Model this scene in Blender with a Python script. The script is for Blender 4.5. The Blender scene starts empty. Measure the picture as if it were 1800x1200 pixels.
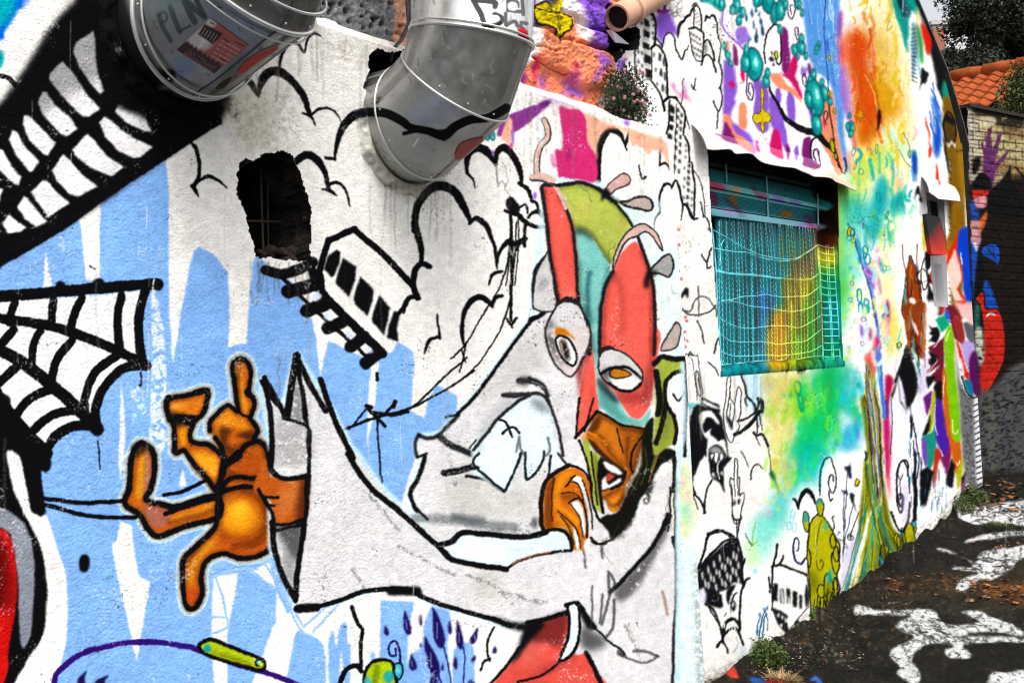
import bpy, bmesh, math, random
import numpy as np
from mathutils import Vector, Matrix
from mathutils.bvhtree import BVHTree

SC = bpy.context.scene
# ------------------------------------------------------------------ camera
STATION = np.array([0., -2.4366, 1.6]); FPX = 1750.
al, ph, ro = math.atan(1450/1750), math.radians(1.2), .02
DV = np.array([math.cos(al)*math.cos(ph), math.sin(al)*math.cos(ph), math.sin(ph)])
_r = np.cross(DV, [0, 0, 1.]); _r /= np.linalg.norm(_r); _u = np.cross(_r, DV)
RV = _r*math.cos(ro)-_u*math.sin(ro); UV = _u*math.cos(ro)+_r*math.sin(ro)
cam = bpy.data.cameras.new('camera'); camo = bpy.data.objects.new('camera', cam); SC.collection.objects.link(camo)
M = Matrix.Identity(4)
for i in range(3): M[i][0], M[i][1], M[i][2], M[i][3] = RV[i], UV[i], -DV[i], STATION[i]
camo.matrix_world = M; cam.sensor_width = 36; cam.lens = 36*FPX/1800; cam.clip_start = .05; cam.clip_end = 600
SC.camera = camo
# ------------------------------------------------------------------ sky, sun, exposure (bright overcast day)
SUN_EL, SUN_AZ = math.radians(58), math.radians(205)
W = bpy.data.worlds.new('World'); SC.world = W; W.use_nodes = True
nt = W.node_tree; bg = nt.nodes['Background']; sky = nt.nodes.new('ShaderNodeTexSky'); sky.sky_type = 'NISHITA'; sky.sun_disc = False
sky.sun_elevation = SUN_EL; sky.sun_rotation = SUN_AZ; sky.air_density = 1.; sky.dust_density = 6.; sky.ozone_density = .6
hs_ = nt.nodes.new('ShaderNodeHueSaturation'); hs_.inputs['Saturation'].default_value = .22; hs_.inputs['Value'].default_value = 1.2   # thin bright cloud over the whole sky
nt.links.new(sky.outputs[0], hs_.inputs['Color']); nt.links.new(hs_.outputs[0], bg.inputs[0]); bg.inputs[1].default_value = .15
sl = bpy.data.lights.new('sun', 'SUN'); sl.energy = 1.1; sl.angle = math.radians(16); sl.color = (1, .97, .92)
so = bpy.data.objects.new('sun', sl); SC.collection.objects.link(so)
so.rotation_euler = Vector((math.sin(SUN_AZ)*math.cos(SUN_EL), math.cos(SUN_AZ)*math.cos(SUN_EL), math.sin(SUN_EL))).to_track_quat('Z', 'Y').to_euler()
SC.view_settings.view_transform = 'Standard'; SC.view_settings.look = 'None'; SC.view_settings.exposure = .60; SC.view_settings.gamma = 1
SC.cycles.max_bounces = 6; SC.cycles.pixel_filter_type = 'BLACKMAN_HARRIS'; SC.cycles.filter_width = 1.15
# ------------------------------------------------------------------ paint engine
# The murals are drawn as vector shapes (traced outlines, brush strokes, spray fades) and
# rasterised here with numpy; every wall vertex later takes the paint colour at its place.
CROPS = {'A':(0,0,3),'B':(0,400,3),'C':(0,800,3),'D':(400,0,3),'E':(400,400,3),'F':(400,800,3),
         'G':(800,0,3),'H':(800,400,3),'I':(800,800,3),'J':(1200,0,3),'K':(1200,400,3),'L':(1200,800,3),
         'M':(200,0,5),'N':(620,0,5),'O':(900,0,5),'Q':(1480,220,3.53),'R':(1480,540,3.335),
         'T':(1190,600,4),'U':(1640,0,2.857),'V':(1660,400,2.4),'W':(930,300,3.75),'X':(930,580,3.53),
         'Y':(210,620,2.553),'Z':(1200,0,3.528),'a':(1400,780,3.53),'b':(1190,840,3.333),
         'c':(1220,200,4.287),'d':(1240,400,4.287),'0':(0,0,1),
         '1':(1000,700,3.446),'2':(940,790,4.48),'3':(700,230,3.319),'4':(1100,0,3.733),'5':(1130,160,3.446)}
OX, OY, CW, CH = -150, -250, 2100, 1700
PRNG = np.random.RandomState(7)

def noise2(h, w, cell, seed):
    r = np.random.RandomState(seed)
    gh, gw = int(h/cell)+3, int(w/cell)+3
    g = r.rand(gh, gw)
    y = np.arange(h)/cell; x = np.arange(w)/cell
    yi = y.astype(int); xi = x.astype(int); fy = y-yi; fx = x-xi
    fy = (fy*fy*(3-2*fy))[:, None]; fx = (fx*fx*(3-2*fx))[None]
    a = g[yi][:, xi]; b = g[yi][:, xi+1]; c = g[yi+1][:, xi]; d = g[yi+1][:, xi+1]
    return (a*(1-fx)+b*fx)*(1-fy)+(c*(1-fx)+d*fx)*fy

def box1(a, r, ax):
    if r < 1: return a
    n = 2*r+1
    pad = [(0, 0), (0, 0)]; pad[ax] = (r+1, r)
    c = np.cumsum(np.pad(a, pad), axis=ax)
    hi = np.take(c, range(n, c.shape[ax]), axis=ax); lo = np.take(c, range(0, c.shape[ax]-n), axis=ax)
    return (hi-lo)/n

def blur(a, s):
    if s < .4: return a
    r = max(1, int(round(s)))
    for _ in range(2): a = box1(box1(a, r, 0), r, 1)
    return a

class Chart:
    def __init__(self, col):
        self.a = np.empty((CH, CW, 3), np.float32); self.a[:] = np.array(col)/255.
        self.ids = np.zeros((CH, CW), np.int16)
CUR = None
def use(ch):
    global CUR; CUR = ch

def P(crop, pts):
    ox, oy, sc = CROPS[crop]
    out = []
    for t in pts.split():
        v = [float(q) for q in t.split(',')]
        out.append((v[0]/sc+ox-OX, v[1]/sc+oy-OY)+tuple(q/sc for q in v[2:]))
    return out

def smooth(p, closed, n=5):
    p = np.array(p, float); m = len(p)
    if m < 3: return p
    out = []
    for i in range(m if closed else m-1):
        if closed: a, b, c, d = p[i-1], p[i], p[(i+1) % m], p[(i+2) % m]
        else: a, b, c, d = p[max(i-1, 0)], p[i], p[i+1], p[min(i+2, m-1)]
        for k in range(n):
            t = k/n
            out.append(.5*((2*b)+(c-a)*t+(2*a-5*b+4*c-d)*t*t+(3*b-a-3*c+d)*t**3))
    if not closed: out.append(p[-1])
    return np.array(out)

def cover(poly, pad=2):
    x0 = int(max(0, math.floor(poly[:, 0].min())-pad)); x1 = int(min(CW, math.ceil(poly[:, 0].max())+pad))
    y0 = int(max(0, math.floor(poly[:, 1].min())-pad)); y1 = int(min(CH, math.ceil(poly[:, 1].max())+pad))
    if x1-x0 < 2 or y1-y0 < 2: return None
    w, h, SS = x1-x0, y1-y0, 3
    acc = np.zeros((h*SS, w+2))
    q = np.roll(poly, -1, 0)
    for (ax, ay), (bx, by) in zip(poly[:, :2], q[:, :2]):
        if ay == by: continue
        sg = 1. if by > ay else -1.
        if ay > by: ax, ay, bx, by = bx, by, ax, ay
        k0 = max(0, math.ceil((ay-y0)*SS-.5)); k1 = min(h*SS, math.ceil((by-y0)*SS-.5))
        if k1 <= k0: continue
        k = np.arange(k0, k1); yy = (k+.5)/SS+y0
        xx = np.clip(ax+(yy-ay)*(bx-ax)/(by-ay)-x0, 0, w); xi = xx.astype(int); fr = xx-xi
        acc[k, xi] += sg*(1-fr); acc[k, xi+1] += sg*fr
    cv = np.clip(np.abs(np.cumsum(acc, 1)), 0, 1)[:, :w]
    return x0, y0, cv.reshape(h, SS, w).mean(1)

def blend(x0, y0, m, col, a):
    h, w = m.shape
    t = CUR.a[y0:y0+h, x0:x0+w]; m = (m*a)[..., None]
    t *= 1-m; t += m*(np.array(col, np.float32)/255.)

def f(crop, col, pts, soft=.5, a=1., sm=1, grit=0):
    p = P(crop, pts) if isinstance(pts, str) else pts
    p = np.array([q[:2] for q in p])
    if sm: p = smooth(p, True)
    r = cover(p, int(soft*3)+3)
    if r is None: return
    x0, y0, m = r; m = blur(m, soft)
    if grit:
        n = noise2(*m.shape, 2.2, len(p)+x0)*.6+noise2(*m.shape, 7, len(p)+y0)*.4
        m = m*np.clip((blur(n, 1)-grit)*8+.5, 0, 1)
    blend(x0, y0, m, col, a)

def s(crop, col, w, pts, soft=.6, a=1., sm=1, closed=False, grit=0):
    """a stroke; w in crop pixels is the full width, a third number per point overrides it"""
    sc = CROPS[crop][2]; p = P(crop, pts) if isinstance(pts, str) else pts
    p = np.array([(q[0], q[1], q[2] if len(q) > 2 else w/sc) for q in p])
    if sm: p = smooth(p, closed, 6)
    if closed: p = np.vstack([p, p[:1]])
    rm = p[:, 2].max()/2+soft*2+2
    x0 = int(max(0, p[:, 0].min()-rm)); x1 = int(min(CW, p[:, 0].max()+rm+1))
    y0 = int(max(0, p[:, 1].min()-rm)); y1 = int(min(CH, p[:, 1].max()+rm+1))
    if x1-x0 < 1 or y1-y0 < 1: return
    m = np.zeros((y1-y0, x1-x0))
    for (ax, ay, aw), (bx, by, bw) in zip(p[:-1], p[1:]):
        r = max(aw, bw)/2+soft*2+1
        u0 = int(max(x0, min(ax, bx)-r)); u1 = int(min(x1, max(ax, bx)+r+1))
        v0 = int(max(y0, min(ay, by)-r)); v1 = int(min(y1, max(ay, by)+r+1))
        if u1 <= u0 or v1 <= v0: continue
        X = np.arange(u0, u1)[None]+.5; Y = np.arange(v0, v1)[:, None]+.5
        dx, dy = bx-ax, by-ay; L = dx*dx+dy*dy+1e-9
        t = np.clip(((X-ax)*dx+(Y-ay)*dy)/L, 0, 1)
        d = np.hypot(X-ax-t*dx, Y-ay-t*dy)-np.maximum((aw+(bw-aw)*t)/2, .35)
        al = np.clip(.5-d/(2*soft), 0, 1); al = al*al*(3-2*al)
        sub = m[v0-y0:v1-y0, u0-x0:u1-x0]
        np.maximum(sub, al, out=sub)
    if grit:
        n = noise2(*m.shape, 2.2, x0+5)*.6+noise2(*m.shape, 6, y0+9)*.4
        m = m*np.clip((n-grit)*6+.5, 0, 1)
    blend(x0, y0, m, col, a)

def ell(cx, cy, rx, ry, rot=0, n=20):
    t = np.linspace(0, 2*math.pi, n, endpoint=False); c, q = math.cos(math.radians(rot)), math.sin(math.radians(rot))
    x, y = rx*np.cos(t), ry*np.sin(t)
    return [(cx+a*c-b*q, cy+a*q+b*c) for a, b in zip(x, y)]
def e(crop, col, cx, cy, rx, ry=None, rot=0, soft=.7, a=1., line=None, lw=8, grit=0):
    ox, oy, sc = CROPS[crop]; ry = rx if ry is None else ry
    p = ell(cx/sc+ox-OX, cy/sc+oy-OY, rx/sc, ry/sc, rot)
    if col is not None: f(crop, col, p, soft, a, 1, grit)
    if line is not None: s(crop, line, lw, p, closed=True)
def o(crop, col, line, w, pts, soft=.7, sm=1, grit=0):
    """filled shape with an outline"""
    f(crop, col, pts, soft, 1, sm, grit); s(crop, line, w, pts, .6, 1, sm, True)
def drop(crop, col, cx, cy, rx, ry, rot=0):
    ox, oy, sc = CROPS[crop]; c, q = math.cos(math.radians(rot)), math.sin(math.radians(rot))
    p = []
    for t in np.linspace(0, 2*math.pi, 16, endpoint=False):
        x = rx*math.sin(t)*(.55-.45*math.cos(t)*-1 if 0 else (1+math.cos(t)*-.6)/1.3); y = ry*-math.cos(t)
        p.append(((cx+x*c-y*q)/sc+ox-OX, (cy+x*q+y*c)/sc+oy-OY))
    f(crop, col, p)
def sp(crop, col, x0, y0, x1, y1, n, r0, r1, seed, a=1.):
    """sprinkled specks"""
    q = np.random.RandomState(seed)
    for _ in range(n):
        r = q.uniform(r0, r1); e(crop, col, q.uniform(x0, x1), q.uniform(y0, y1), r, r*q.uniform(.6, 1.7), q.uniform(0, 90), .5, a)
def part(n, crop, pts, sm=1):
    p = np.array([q[:2] for q in P(crop, pts)])
    if sm: p = smooth(p, True)
    r = cover(p)
    x0, y0, m = r
    CUR.ids[y0:y0+m.shape[0], x0:x0+m.shape[1]][m > .5] = n
K_ = (9, 9, 12)
WH = (238, 236, 232)
BL = (131, 176, 234)

def weather(ch, seed, chip=.5, sat=1.):
    """hand-made edges, mottled pigment, fine scratches and flaked spots in the dried paint"""
    r = np.random.RandomState(seed)
    wx = (noise2(CH, CW, 3.5, seed)-.5)*1.5+(noise2(CH, CW, 18, seed+1)-.5)*2.2; wy = (noise2(CH, CW, 3.5, seed+2)-.5)*1.5+(noise2(CH, CW, 18, seed+3)-.5)*2.2
    yy, xx = np.mgrid[0:CH, 0:CW]; x = np.clip(xx+wx, 0, CW-2); y = np.clip(yy+wy, 0, CH-2); xi = x.astype(int); yi = y.astype(int); fx = (x-xi)[..., None]; fy = (y-yi)[..., None]; A = ch.a
    ch.a = ((A[yi, xi]*(1-fx)+A[yi, xi+1]*fx)*(1-fy)+(A[yi+1, xi]*(1-fx)+A[yi+1, xi+1]*fx)*fy).astype(np.float32)
    g_ = ch.a.mean(-1, keepdims=True); ch.a = np.clip(g_+(ch.a-g_)*sat, 0, 1); ch.a *= 1-.22*np.clip(sat-1, 0, .5)/.4*(ch.a.max(-1, keepdims=True)-ch.a.min(-1, keepdims=True))
    m = (noise2(CH, CW, 2.2, seed+4)-.5)*.10+(noise2(CH, CW, 9, seed+5)-.5)*.08+(noise2(CH, CW, 60, seed+6)-.5)*.07
    ch.a *= (1+m)[..., None]
    fl = np.clip((noise2(CH, CW, 2.6, seed+7)*.55+noise2(CH, CW, 30, seed+8)*.45-.77)*9, 0, 1)*chip; ch.a += (np.array(WH)/255.*.96-ch.a)*fl[..., None]
    dk = np.clip((noise2(CH, CW, 2.4, seed+9)*.6+noise2(CH, CW, 45, seed+10)*.4-.85)*10, 0, 1)*.7; ch.a *= (1-dk)[..., None]
    for i in range(70):
        x0, y0, L = r.uniform(0, CW), r.uniform(0, CH), r.uniform(20, 140)
        use(ch); s('0', (232, 232, 230), r.uniform(.8, 1.8), [(x0, y0), (x0+r.uniform(-2, 2), y0+L*.5), (x0+r.uniform(-3, 3), y0+L)], .6, r.uniform(.3, .8), 1, False, .35)
# ------------------------------------------------------------------ mural of the near wall
FR = Chart(WH); use(FR)
n1 = noise2(CH, CW, 160, 1)*.6+noise2(CH, CW, 40, 2)*.4
FR.a *= (1-.025*np.clip((n1-.45)*3, 0, 1))[..., None]
HALO = (206, 232, 238); GREY = (216, 215, 216); NAVY = (26, 14, 78)
# pale blue ground with dripping white wedges
f('0', BL, '-160,300 0,440 137,383 143,400 152,492 173,493 178,333 290,278 296,320 297,533 303,640 333,467 341,440 350,433 377,448 400,478 404,540 401,612 412,606 425,604 433,604 438,540 444,462 452,449 475,470 520,500 560,590 665,640 668,612 682,604 706,604 726,618 728,640 722,720 745,735 753,700 768,676 803,696 803,725 770,760 740,770 700,900 560,1030 480,1100 440,1210 400,1460 -160,1460', sm=0)
f('B', WH, '430,-20 445,150 455,275 522,275 526,0', sm=0)
f('B', WH, '240,120 230,310 276,310', sm=0)
f('B', WH, '1650,480 1690,785 1732,585', sm=0)
f('B', WH, '640,800 628,1200 635,1340 655,1200 662,1100', sm=0)
f('0', WH, '653,640 667,640 660,700 645,788 647,700', sm=0)
f('B', WH, '1640,330 1650,440 1700,360 1690,300', sm=0)
f('C', WH, '630,345 695,370 715,560 735,640 792,665 745,950 720,1085 690,950 620,640 588,460 615,450', sm=0)
f('C', WH, '962,70 945,170 986,160', sm=0)
f('C', WH, '1125,640 1255,618 1245,700 1195,960 1200,1200 1128,1200 1115,930', sm=0)
f('C', WH, '1458,715 1560,950 1530,1050 1510,1300 1450,1300 1455,950', sm=0)
f('C', WH, '1320,615 1420,560 1450,700', sm=0)
f('0', WH, '525,1090 560,1070 640,1030 760,1050 960,1110 860,1300 568,1300 572,1150 563,1127', sm=0)
f('F', BL, '355,955 400,930 490,980 512,1040 505,1300 310,1300', .9)
f('F', BL, '545,1300 530,1000 560,925 575,1010 592,905 625,885 635,990 650,1010 640,1300 620,1300 600,1030 580,1300', .9)
f('F', BL, '810,760 985,770 950,960 940,1300 795,1300', sm=0)
f('F', BL, '1020,1000 1040,880 1080,790 1150,790 1176,870 1160,970 1165,1300 940,1300 950,1080', .9)
f('F', BL, '1190,1060 1215,1000 1250,985 1290,1000 1300,1080 1300,1300 1195,1300', .9)
f('F', BL, '760,1040 790,1100 790,1300 750,1300', 2)
# thin blue under-drawing right of the creature
for q in ('1390,560 1480,700 1560,880 1610,940', '1420,540 1500,720 1590,890', '1110,650 1240,600 1360,600', '1110,600 1150,680 1185,800 1200,900 1120,940', '1330,610 1440,700', '1600,900 1720,800 1790,740', '1650,930 1790,780', '1100,850 1190,850'):
    s('C', (150, 188, 236), 13, q)
# worn, scratched paint by the web
f('B', (226, 234, 244), '800,330 820,330 865,560 880,900 870,1150 790,1150 800,800', 1, .9, grit=.47)
f('B', (226, 234, 244), '690,850 760,860 770,1200 720,1200', 1, .6, grit=.58)
f('B', (226, 234, 244), '300,40 330,40 340,120 310,100', 1, .6, grit=.5)
# top left teal and blue corner
f('A', (0, 92, 214), '-400,-300 170,-300 150,0 140,25 95,60 50,125 20,180 -10,215 -400,300', 2)
f('A', (0, 168, 180), '-400,-300 80,-300 85,20 60,80 30,120 -10,150 -400,200', 7)
f('A', (0, 160, 165), '-30,255 10,270 22,310 10,350 -30,365', 2)
s('A', K_, 26, '-20,398 40,412 82,448')
# big black spider web above
f('A', K_, '400,-60 395,0 300,100 210,232 115,385 0,545 -150,700 -200,1200 -150,1500 0,1400 120,1318 350,1192 520,1085 700,955 860,845 1000,738 1120,665 1182,612 1202,530 1185,440 900,300 700,-60', 5)
s('A', K_, 40, '-60,1425 120,1318 350,1180 600,1000 860,830 1000,735 1150,640', 2)
CW_ = (236, 235, 236)
for q in ('490,170 405,228 392,270 420,350 480,440 528,490 545,472 520,400 505,300 503,220',
 '335,332 272,390 262,412 330,505 430,605 468,610 522,566 450,490 390,400', '228,490 203,540 230,610 330,708 350,716 405,675 370,620 290,560 250,490',
 '130,612 122,660 160,740 230,812 252,815 288,752 220,680 160,620', '66,690 52,740 90,820 150,898 166,900 204,852 130,770 88,700',
 '-10,785 -10,890 70,965 95,975 108,930 60,880 18,795', '690,500 628,558 612,590 660,640 760,688 800,688 762,620 732,560 715,510',
 '555,620 533,650 560,720 620,790 700,828 730,824 798,772 720,740 640,690 590,640', '460,712 388,788 400,820 480,880 580,928 645,880 560,820 500,745',
 '335,818 278,900 300,950 370,1018 410,1032 508,980 430,920 370,850', '225,955 168,1010 190,1060 258,1138 362,1066 300,1020 250,960',
 '130,1034 97,1090 130,1150 190,1192 244,1164 190,1110 150,1050', '50,1134 12,1180 40,1225 105,1222 140,1200 90,1170', '-20,985 14,1000 -5,1070 -40,1090'):
    c_ = np.array([[float(v) for v in p_.split(',')] for p_ in q.split()]); c_ = c_.mean(0)+(c_-c_.mean(0))*1.05; f('A', CW_, ' '.join('%g,%g' % tuple(v) for v in c_), 1.3, 1, 0)
f('A', K_, '190,640 320,520 500,420 620,330 700,300 640,260 560,100 470,40 380,80 250,300 130,480', 9, .35)
# black branch of web fading across the first duct's collar
s('A', K_, 120, '560,60 580,300 620,480 760,560 940,600 1120,560', 9)
# second web
f('B', (236, 236, 236), '-60,380 300,372 780,330 738,450 736,600 765,720 620,770 520,900 510,1060 400,1050 290,1110 232,1190 60,1080 -60,880', sm=0)
for w, q in ((60, '-60,362 0,362 300,338 520,318 800,298 832,300'), (54, '-60,470 80,490 240,512 400,560 600,640 765,722'),
  (66, '-60,620 20,655 120,712 260,825 400,945 512,1062'), (50, '768,335 735,450 733,600 752,710'), (46, '640,360 622,450 622,560 632,650'),
  (46, '432,370 388,470 372,555'), (42, '285,380 276,440 272,510'), (42, '78,395 60,440 50,500'), (50, '770,730 650,742 545,850 505,960 512,1065'),
  (46, '620,672 500,765 452,880 450,965'), (46, '380,595 300,690 272,800'), (42, '212,540 175,620 168,720'), (50, '70,540 10,610 -40,650'),
  (52, '512,1052 400,1042 290,1105 228,1195'), (46, '400,965 280,985 185,1060 145,1100'), (48, '262,855 150,905 78,1000'), (50, '85,735 30,785 -20,830'), (80, '-60,800 0,920 110,1060 240,1190')):
    s('B', K_, w, q)
for x, y, r in ((765, 722, 30), (512, 1062, 36), (832, 305, 28), (520, 292, 30), (318, 305, 26)): e('B', K_, x, y, r)
s('B', (232, 235, 240), 9, '812,262 808,330 815,390', .8, .9, grit=.35)
s('B', K_, 11, '745,765 746,825 735,828'); s('B', K_, 8, '517,1120 522,1200 528,1275')
# black, white and red shape at the lower left
f('0', K_, '-160,690 0,690 20,720 45,755 80,795 88,810 88,824 80,828 72,825 79,900 74,908 64,908 50,870 40,830 95,950 95,1080 40,1260 -160,1400', 1)
f('C', (238, 237, 235), '38,-20 100,0 130,100 155,230 170,300 240,312 290,450 340,600 356,750 350,950 320,1100 285,1240 240,1500 -40,1500 75,1200 150,1070 228,935 248,750 240,600 215,480 160,370 110,270 62,150', .8)
f('C', K_, '95,-40 270,-40 268,60 240,92 212,78 240,300 215,326 172,300 150,220 125,90', 1, sm=0)
f('C', (128, 134, 146), '-200,270 0,278 60,302 120,355 160,430 178,530 182,660 168,900 140,1005 122,1012 105,950 95,700 82,560 60,440 20,390 -200,300', .8)
f('C', (192, 20, 18), '-300,390 0,388 40,412 68,470 86,620 82,800 50,1000 0,1220 -300,1300', .8)
f('C', (60, 5, 8), '-200,440 10,440 48,560 50,700 20,800 -200,860', 9, .8)
f('C', (95, 8, 10), '40,600 75,640 78,760 50,880', 5, .5)
e('C', K_, 443, 570, 30, 47, 4)
# purple arc, caterpillar and flames along the bottom
s('C', (44, 14, 104), 30, '285,1200 300,1145 360,1090 440,1040 560,1004 700,985 850,988 1000,1010 1100,1048 1250,1100 1400,1142 1560,1205 1700,1280')
o('C', (168, 186, 26), K_, 22, '1052,1010 1072,982 1120,972 1200,1002 1300,1040 1352,1062 1388,1082 1390,1118 1360,1130 1300,1112 1180,1080 1090,1050')
f('C', (110, 122, 10), '1110,1040 1200,1070 1310,1105 1320,1090 1200,1045', 2, .8)
e('C', (30, 150, 140), 1097, 1018, 22, soft=1); e('C', (120, 200, 190), 1366, 1090, 18, line=K_, lw=12); e('C', (190, 210, 60), 1376, 1100, 12)
for q in ('405,1240 412,1180 430,1155 455,1132 446,1172 452,1240', '480,1240 500,1195 540,1168 572,1154 552,1190 545,1240'): f('C', (24, 14, 60), q)
# orange creature: pale halo, then fills, then black contour
OR1, OR2, GOLD, DK = (186, 92, 22), (150, 62, 14), (236, 160, 30), (60, 26, 8)
foot = '50,500 64,440 94,404 135,420 157,470 158,540 140,610 122,660 195,680 250,690 350,660 442,645 446,735 350,765 290,780 180,822 130,790 90,725 38,692 25,660 45,600'
arm = '215,212 300,190 392,168 390,225 368,280 330,320 322,395 400,412 465,470 460,530 440,615 400,572 330,495 290,440 250,445 243,330 220,290'
hand = '405,350 410,308 440,270 486,235 530,258 515,130 505,60 522,34 550,25 580,50 590,112 580,172 602,205 604,242 588,288 602,312 620,350 604,388 640,405 665,450 672,545 600,560 500,560 455,620 440,600 470,540 470,450 430,380'
body = '470,520 530,470 560,420 620,395 650,415 666,450 672,545 720,562 770,582 842,565 832,722 760,760 700,766 690,822 670,880 620,912 545,922 470,902 392,930 366,1000 372,1080 342,1140 308,1146 288,1100 284,1000 292,920 345,865 430,782 440,700 448,640'
for q in (foot, arm, hand, body): s('Y', HALO, 62, q, 2, .9, 1, True)
for q in (foot, arm, hand, body): f('Y', OR1, q)
s('Y', HALO, 22, '645,110 690,210 670,330 670,450', 2); s('Y', HALO, 26, '800,5 720,250 650,110', 2)
f('Y', (212, 140, 24), '92,465 80,560 72,650 105,640 115,520 112,460', 2); f('Y', (178, 122, 116), '120,450 145,500 140,580 118,640 110,600 122,520', 3, .9)
f('Y', (150, 92, 82), '110,690 180,690 230,730 180,790 120,750', 4, .9, grit=.3)
f('Y', (205, 130, 26), '235,740 330,705 430,675 436,700 330,735 250,765', 3); f('Y', (214, 120, 30), '225,240 300,215 380,200 370,250 300,290 240,285', 3); f('Y', (238, 170, 60), '230,232 300,225 250,260', 3, .7)
f('Y', (220, 140, 26), '260,330 310,330 300,400 270,430', 4); f('Y', (236, 160, 34), '320,450 430,460 450,540 420,560 350,500', 5); 
f('Y', (218, 140, 28), '520,70 560,55 580,100 560,170 580,230 570,270 545,250 532,150', 3); f('Y', (200, 84, 24), '545,60 578,110 565,170 550,120', 3, .8); f('Y', (214, 130, 24), '440,290 490,255 545,300 590,320 560,350 480,330 455,400 470,470 440,420', 4)
f('Y', (168, 76, 20), '500,480 640,430 660,540 560,580 480,560', 7); f('Y', (196, 108, 52), '720,590 820,580 780,700 700,740', 6, .8); f('Y', OR2, '800,570 845,570 835,720 770,750', 7)
e('Y', (140, 62, 14), 565, 770, 120, 140, 0, 5); e('Y', (206, 120, 20), 540, 735, 90, 85, 0, 8); e('Y', GOLD, 535, 735, 62, 62, 0, 9); e('Y', (248, 182, 44), 540, 700, 36, 26, 0, 6)
f('Y', (192, 84, 26), '480,830 600,860 670,800 660,870 600,912 480,890', 5, .9)
f('Y', (206, 136, 28), '310,960 360,880 430,820 420,870 350,940 330,1020 340,1080 312,1060', 5)
f('Y', (185, 72, 24), '300,1060 350,1050 355,1110 320,1130', 5)
f('Y', DK, '450,335 500,345 480,400 530,440 520,460 460,420', 4, .9); f('Y', DK, '520,370 600,345 590,390 540,380', 3, .9)
for q in (arm, body, foot, hand): s('Y', (84, 38, 8), 40, q, 5, .5, 1, q != hand)
for w, q in ((30, '440,640 560,606 625,615 665,680 690,820'), (40, '560,610 640,650 670,760 620,850 520,870'), (26, '330,500 400,580 440,620'), (26, '480,470 540,420 620,400'), (24, '300,940 345,880 420,800'), (26, '366,1000 372,1080 345,1130'), (24, '540,60 525,140 535,230'), (24, '225,760 330,735 440,700'), (30, '500,540 580,570 650,545')): s('Y', (92, 40, 8), w, q, 5, .6)
for q in (arm, body): s('Y', K_, 24, q, closed=True)
s('Y', K_, 27, foot, closed=True); s('Y', K_, 22, hand)
for w, q in ((24, '440,640 480,615 560,600 625,612 660,670 690,730 692,820'), (16, '300,285 250,290 330,330'), (15, '465,470 470,520 440,610'), (14, '660,645 710,648'), (12, '662,684 692,684'),
  (14, '530,260 560,280 590,288'), (13, '580,160 565,180 600,205'), (18, '480,500 500,470 532,440'), (16, '300,285 370,285'), (22, '205,720 280,695 440,650'), (20, '215,200 300,190 385,175')): s('Y', K_, w, q)
f('Y', K_, '220,270 330,285 320,320 240,330', 4, .9); f('Y', K_, '55,420 95,402 140,430 110,450 75,470', 3, .7)
s('C', K_, 24, '225,224 300,236 420,248 540,246 650,240'); s('C', K_, 24, '238,258 320,282 420,308 560,326 712,326'); s('C', K_, 20, '865,210 960,190 1080,135')
# train, tracks, clouds and cables
f('E', WH, '530,75 670,25 975,310 1005,372 940,400 905,460 897,600 830,655 640,490 510,350 488,240')
for w, q in ((20, '250,245 330,300 400,375 520,490 620,575 740,685'), (46, '440,205 500,350 640,490 820,665')): s('E', K_, w, q)
for w, q in ((56, '200,225 300,245 450,185'), (72, '318,338 470,295'), (72, '418,440 530,395'), (66, '528,528 600,500'), (66, '650,625 720,575'), (66, '728,712 790,665')): s('E', K_, w, q, 1.6)
for q in ('445,350 490,330 497,370 460,388', '530,440 556,468 545,492 505,475', '620,560 650,545 670,575 640,585', '720,640 750,630 765,655 735,660'): f('E', (214, 224, 240), q, .7, .9)
s('E', K_, 34, '1000,372 980,310 830,150 680,20 670,8 535,68 508,150 485,235 500,340 640,482 822,655', sm=0)
for q in ('532,150 580,115 595,130 590,190 562,250 545,262 510,215', '610,160 680,210 670,285 642,365 575,300 568,280', '700,255 770,330 765,390 737,467 670,400 664,370', '800,358 857,420 850,470 826,568 765,500 760,480', '880,435 912,450 897,530 902,604 843,580 850,520'):
    f('E', K_, q, 1, sm=0)
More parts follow.
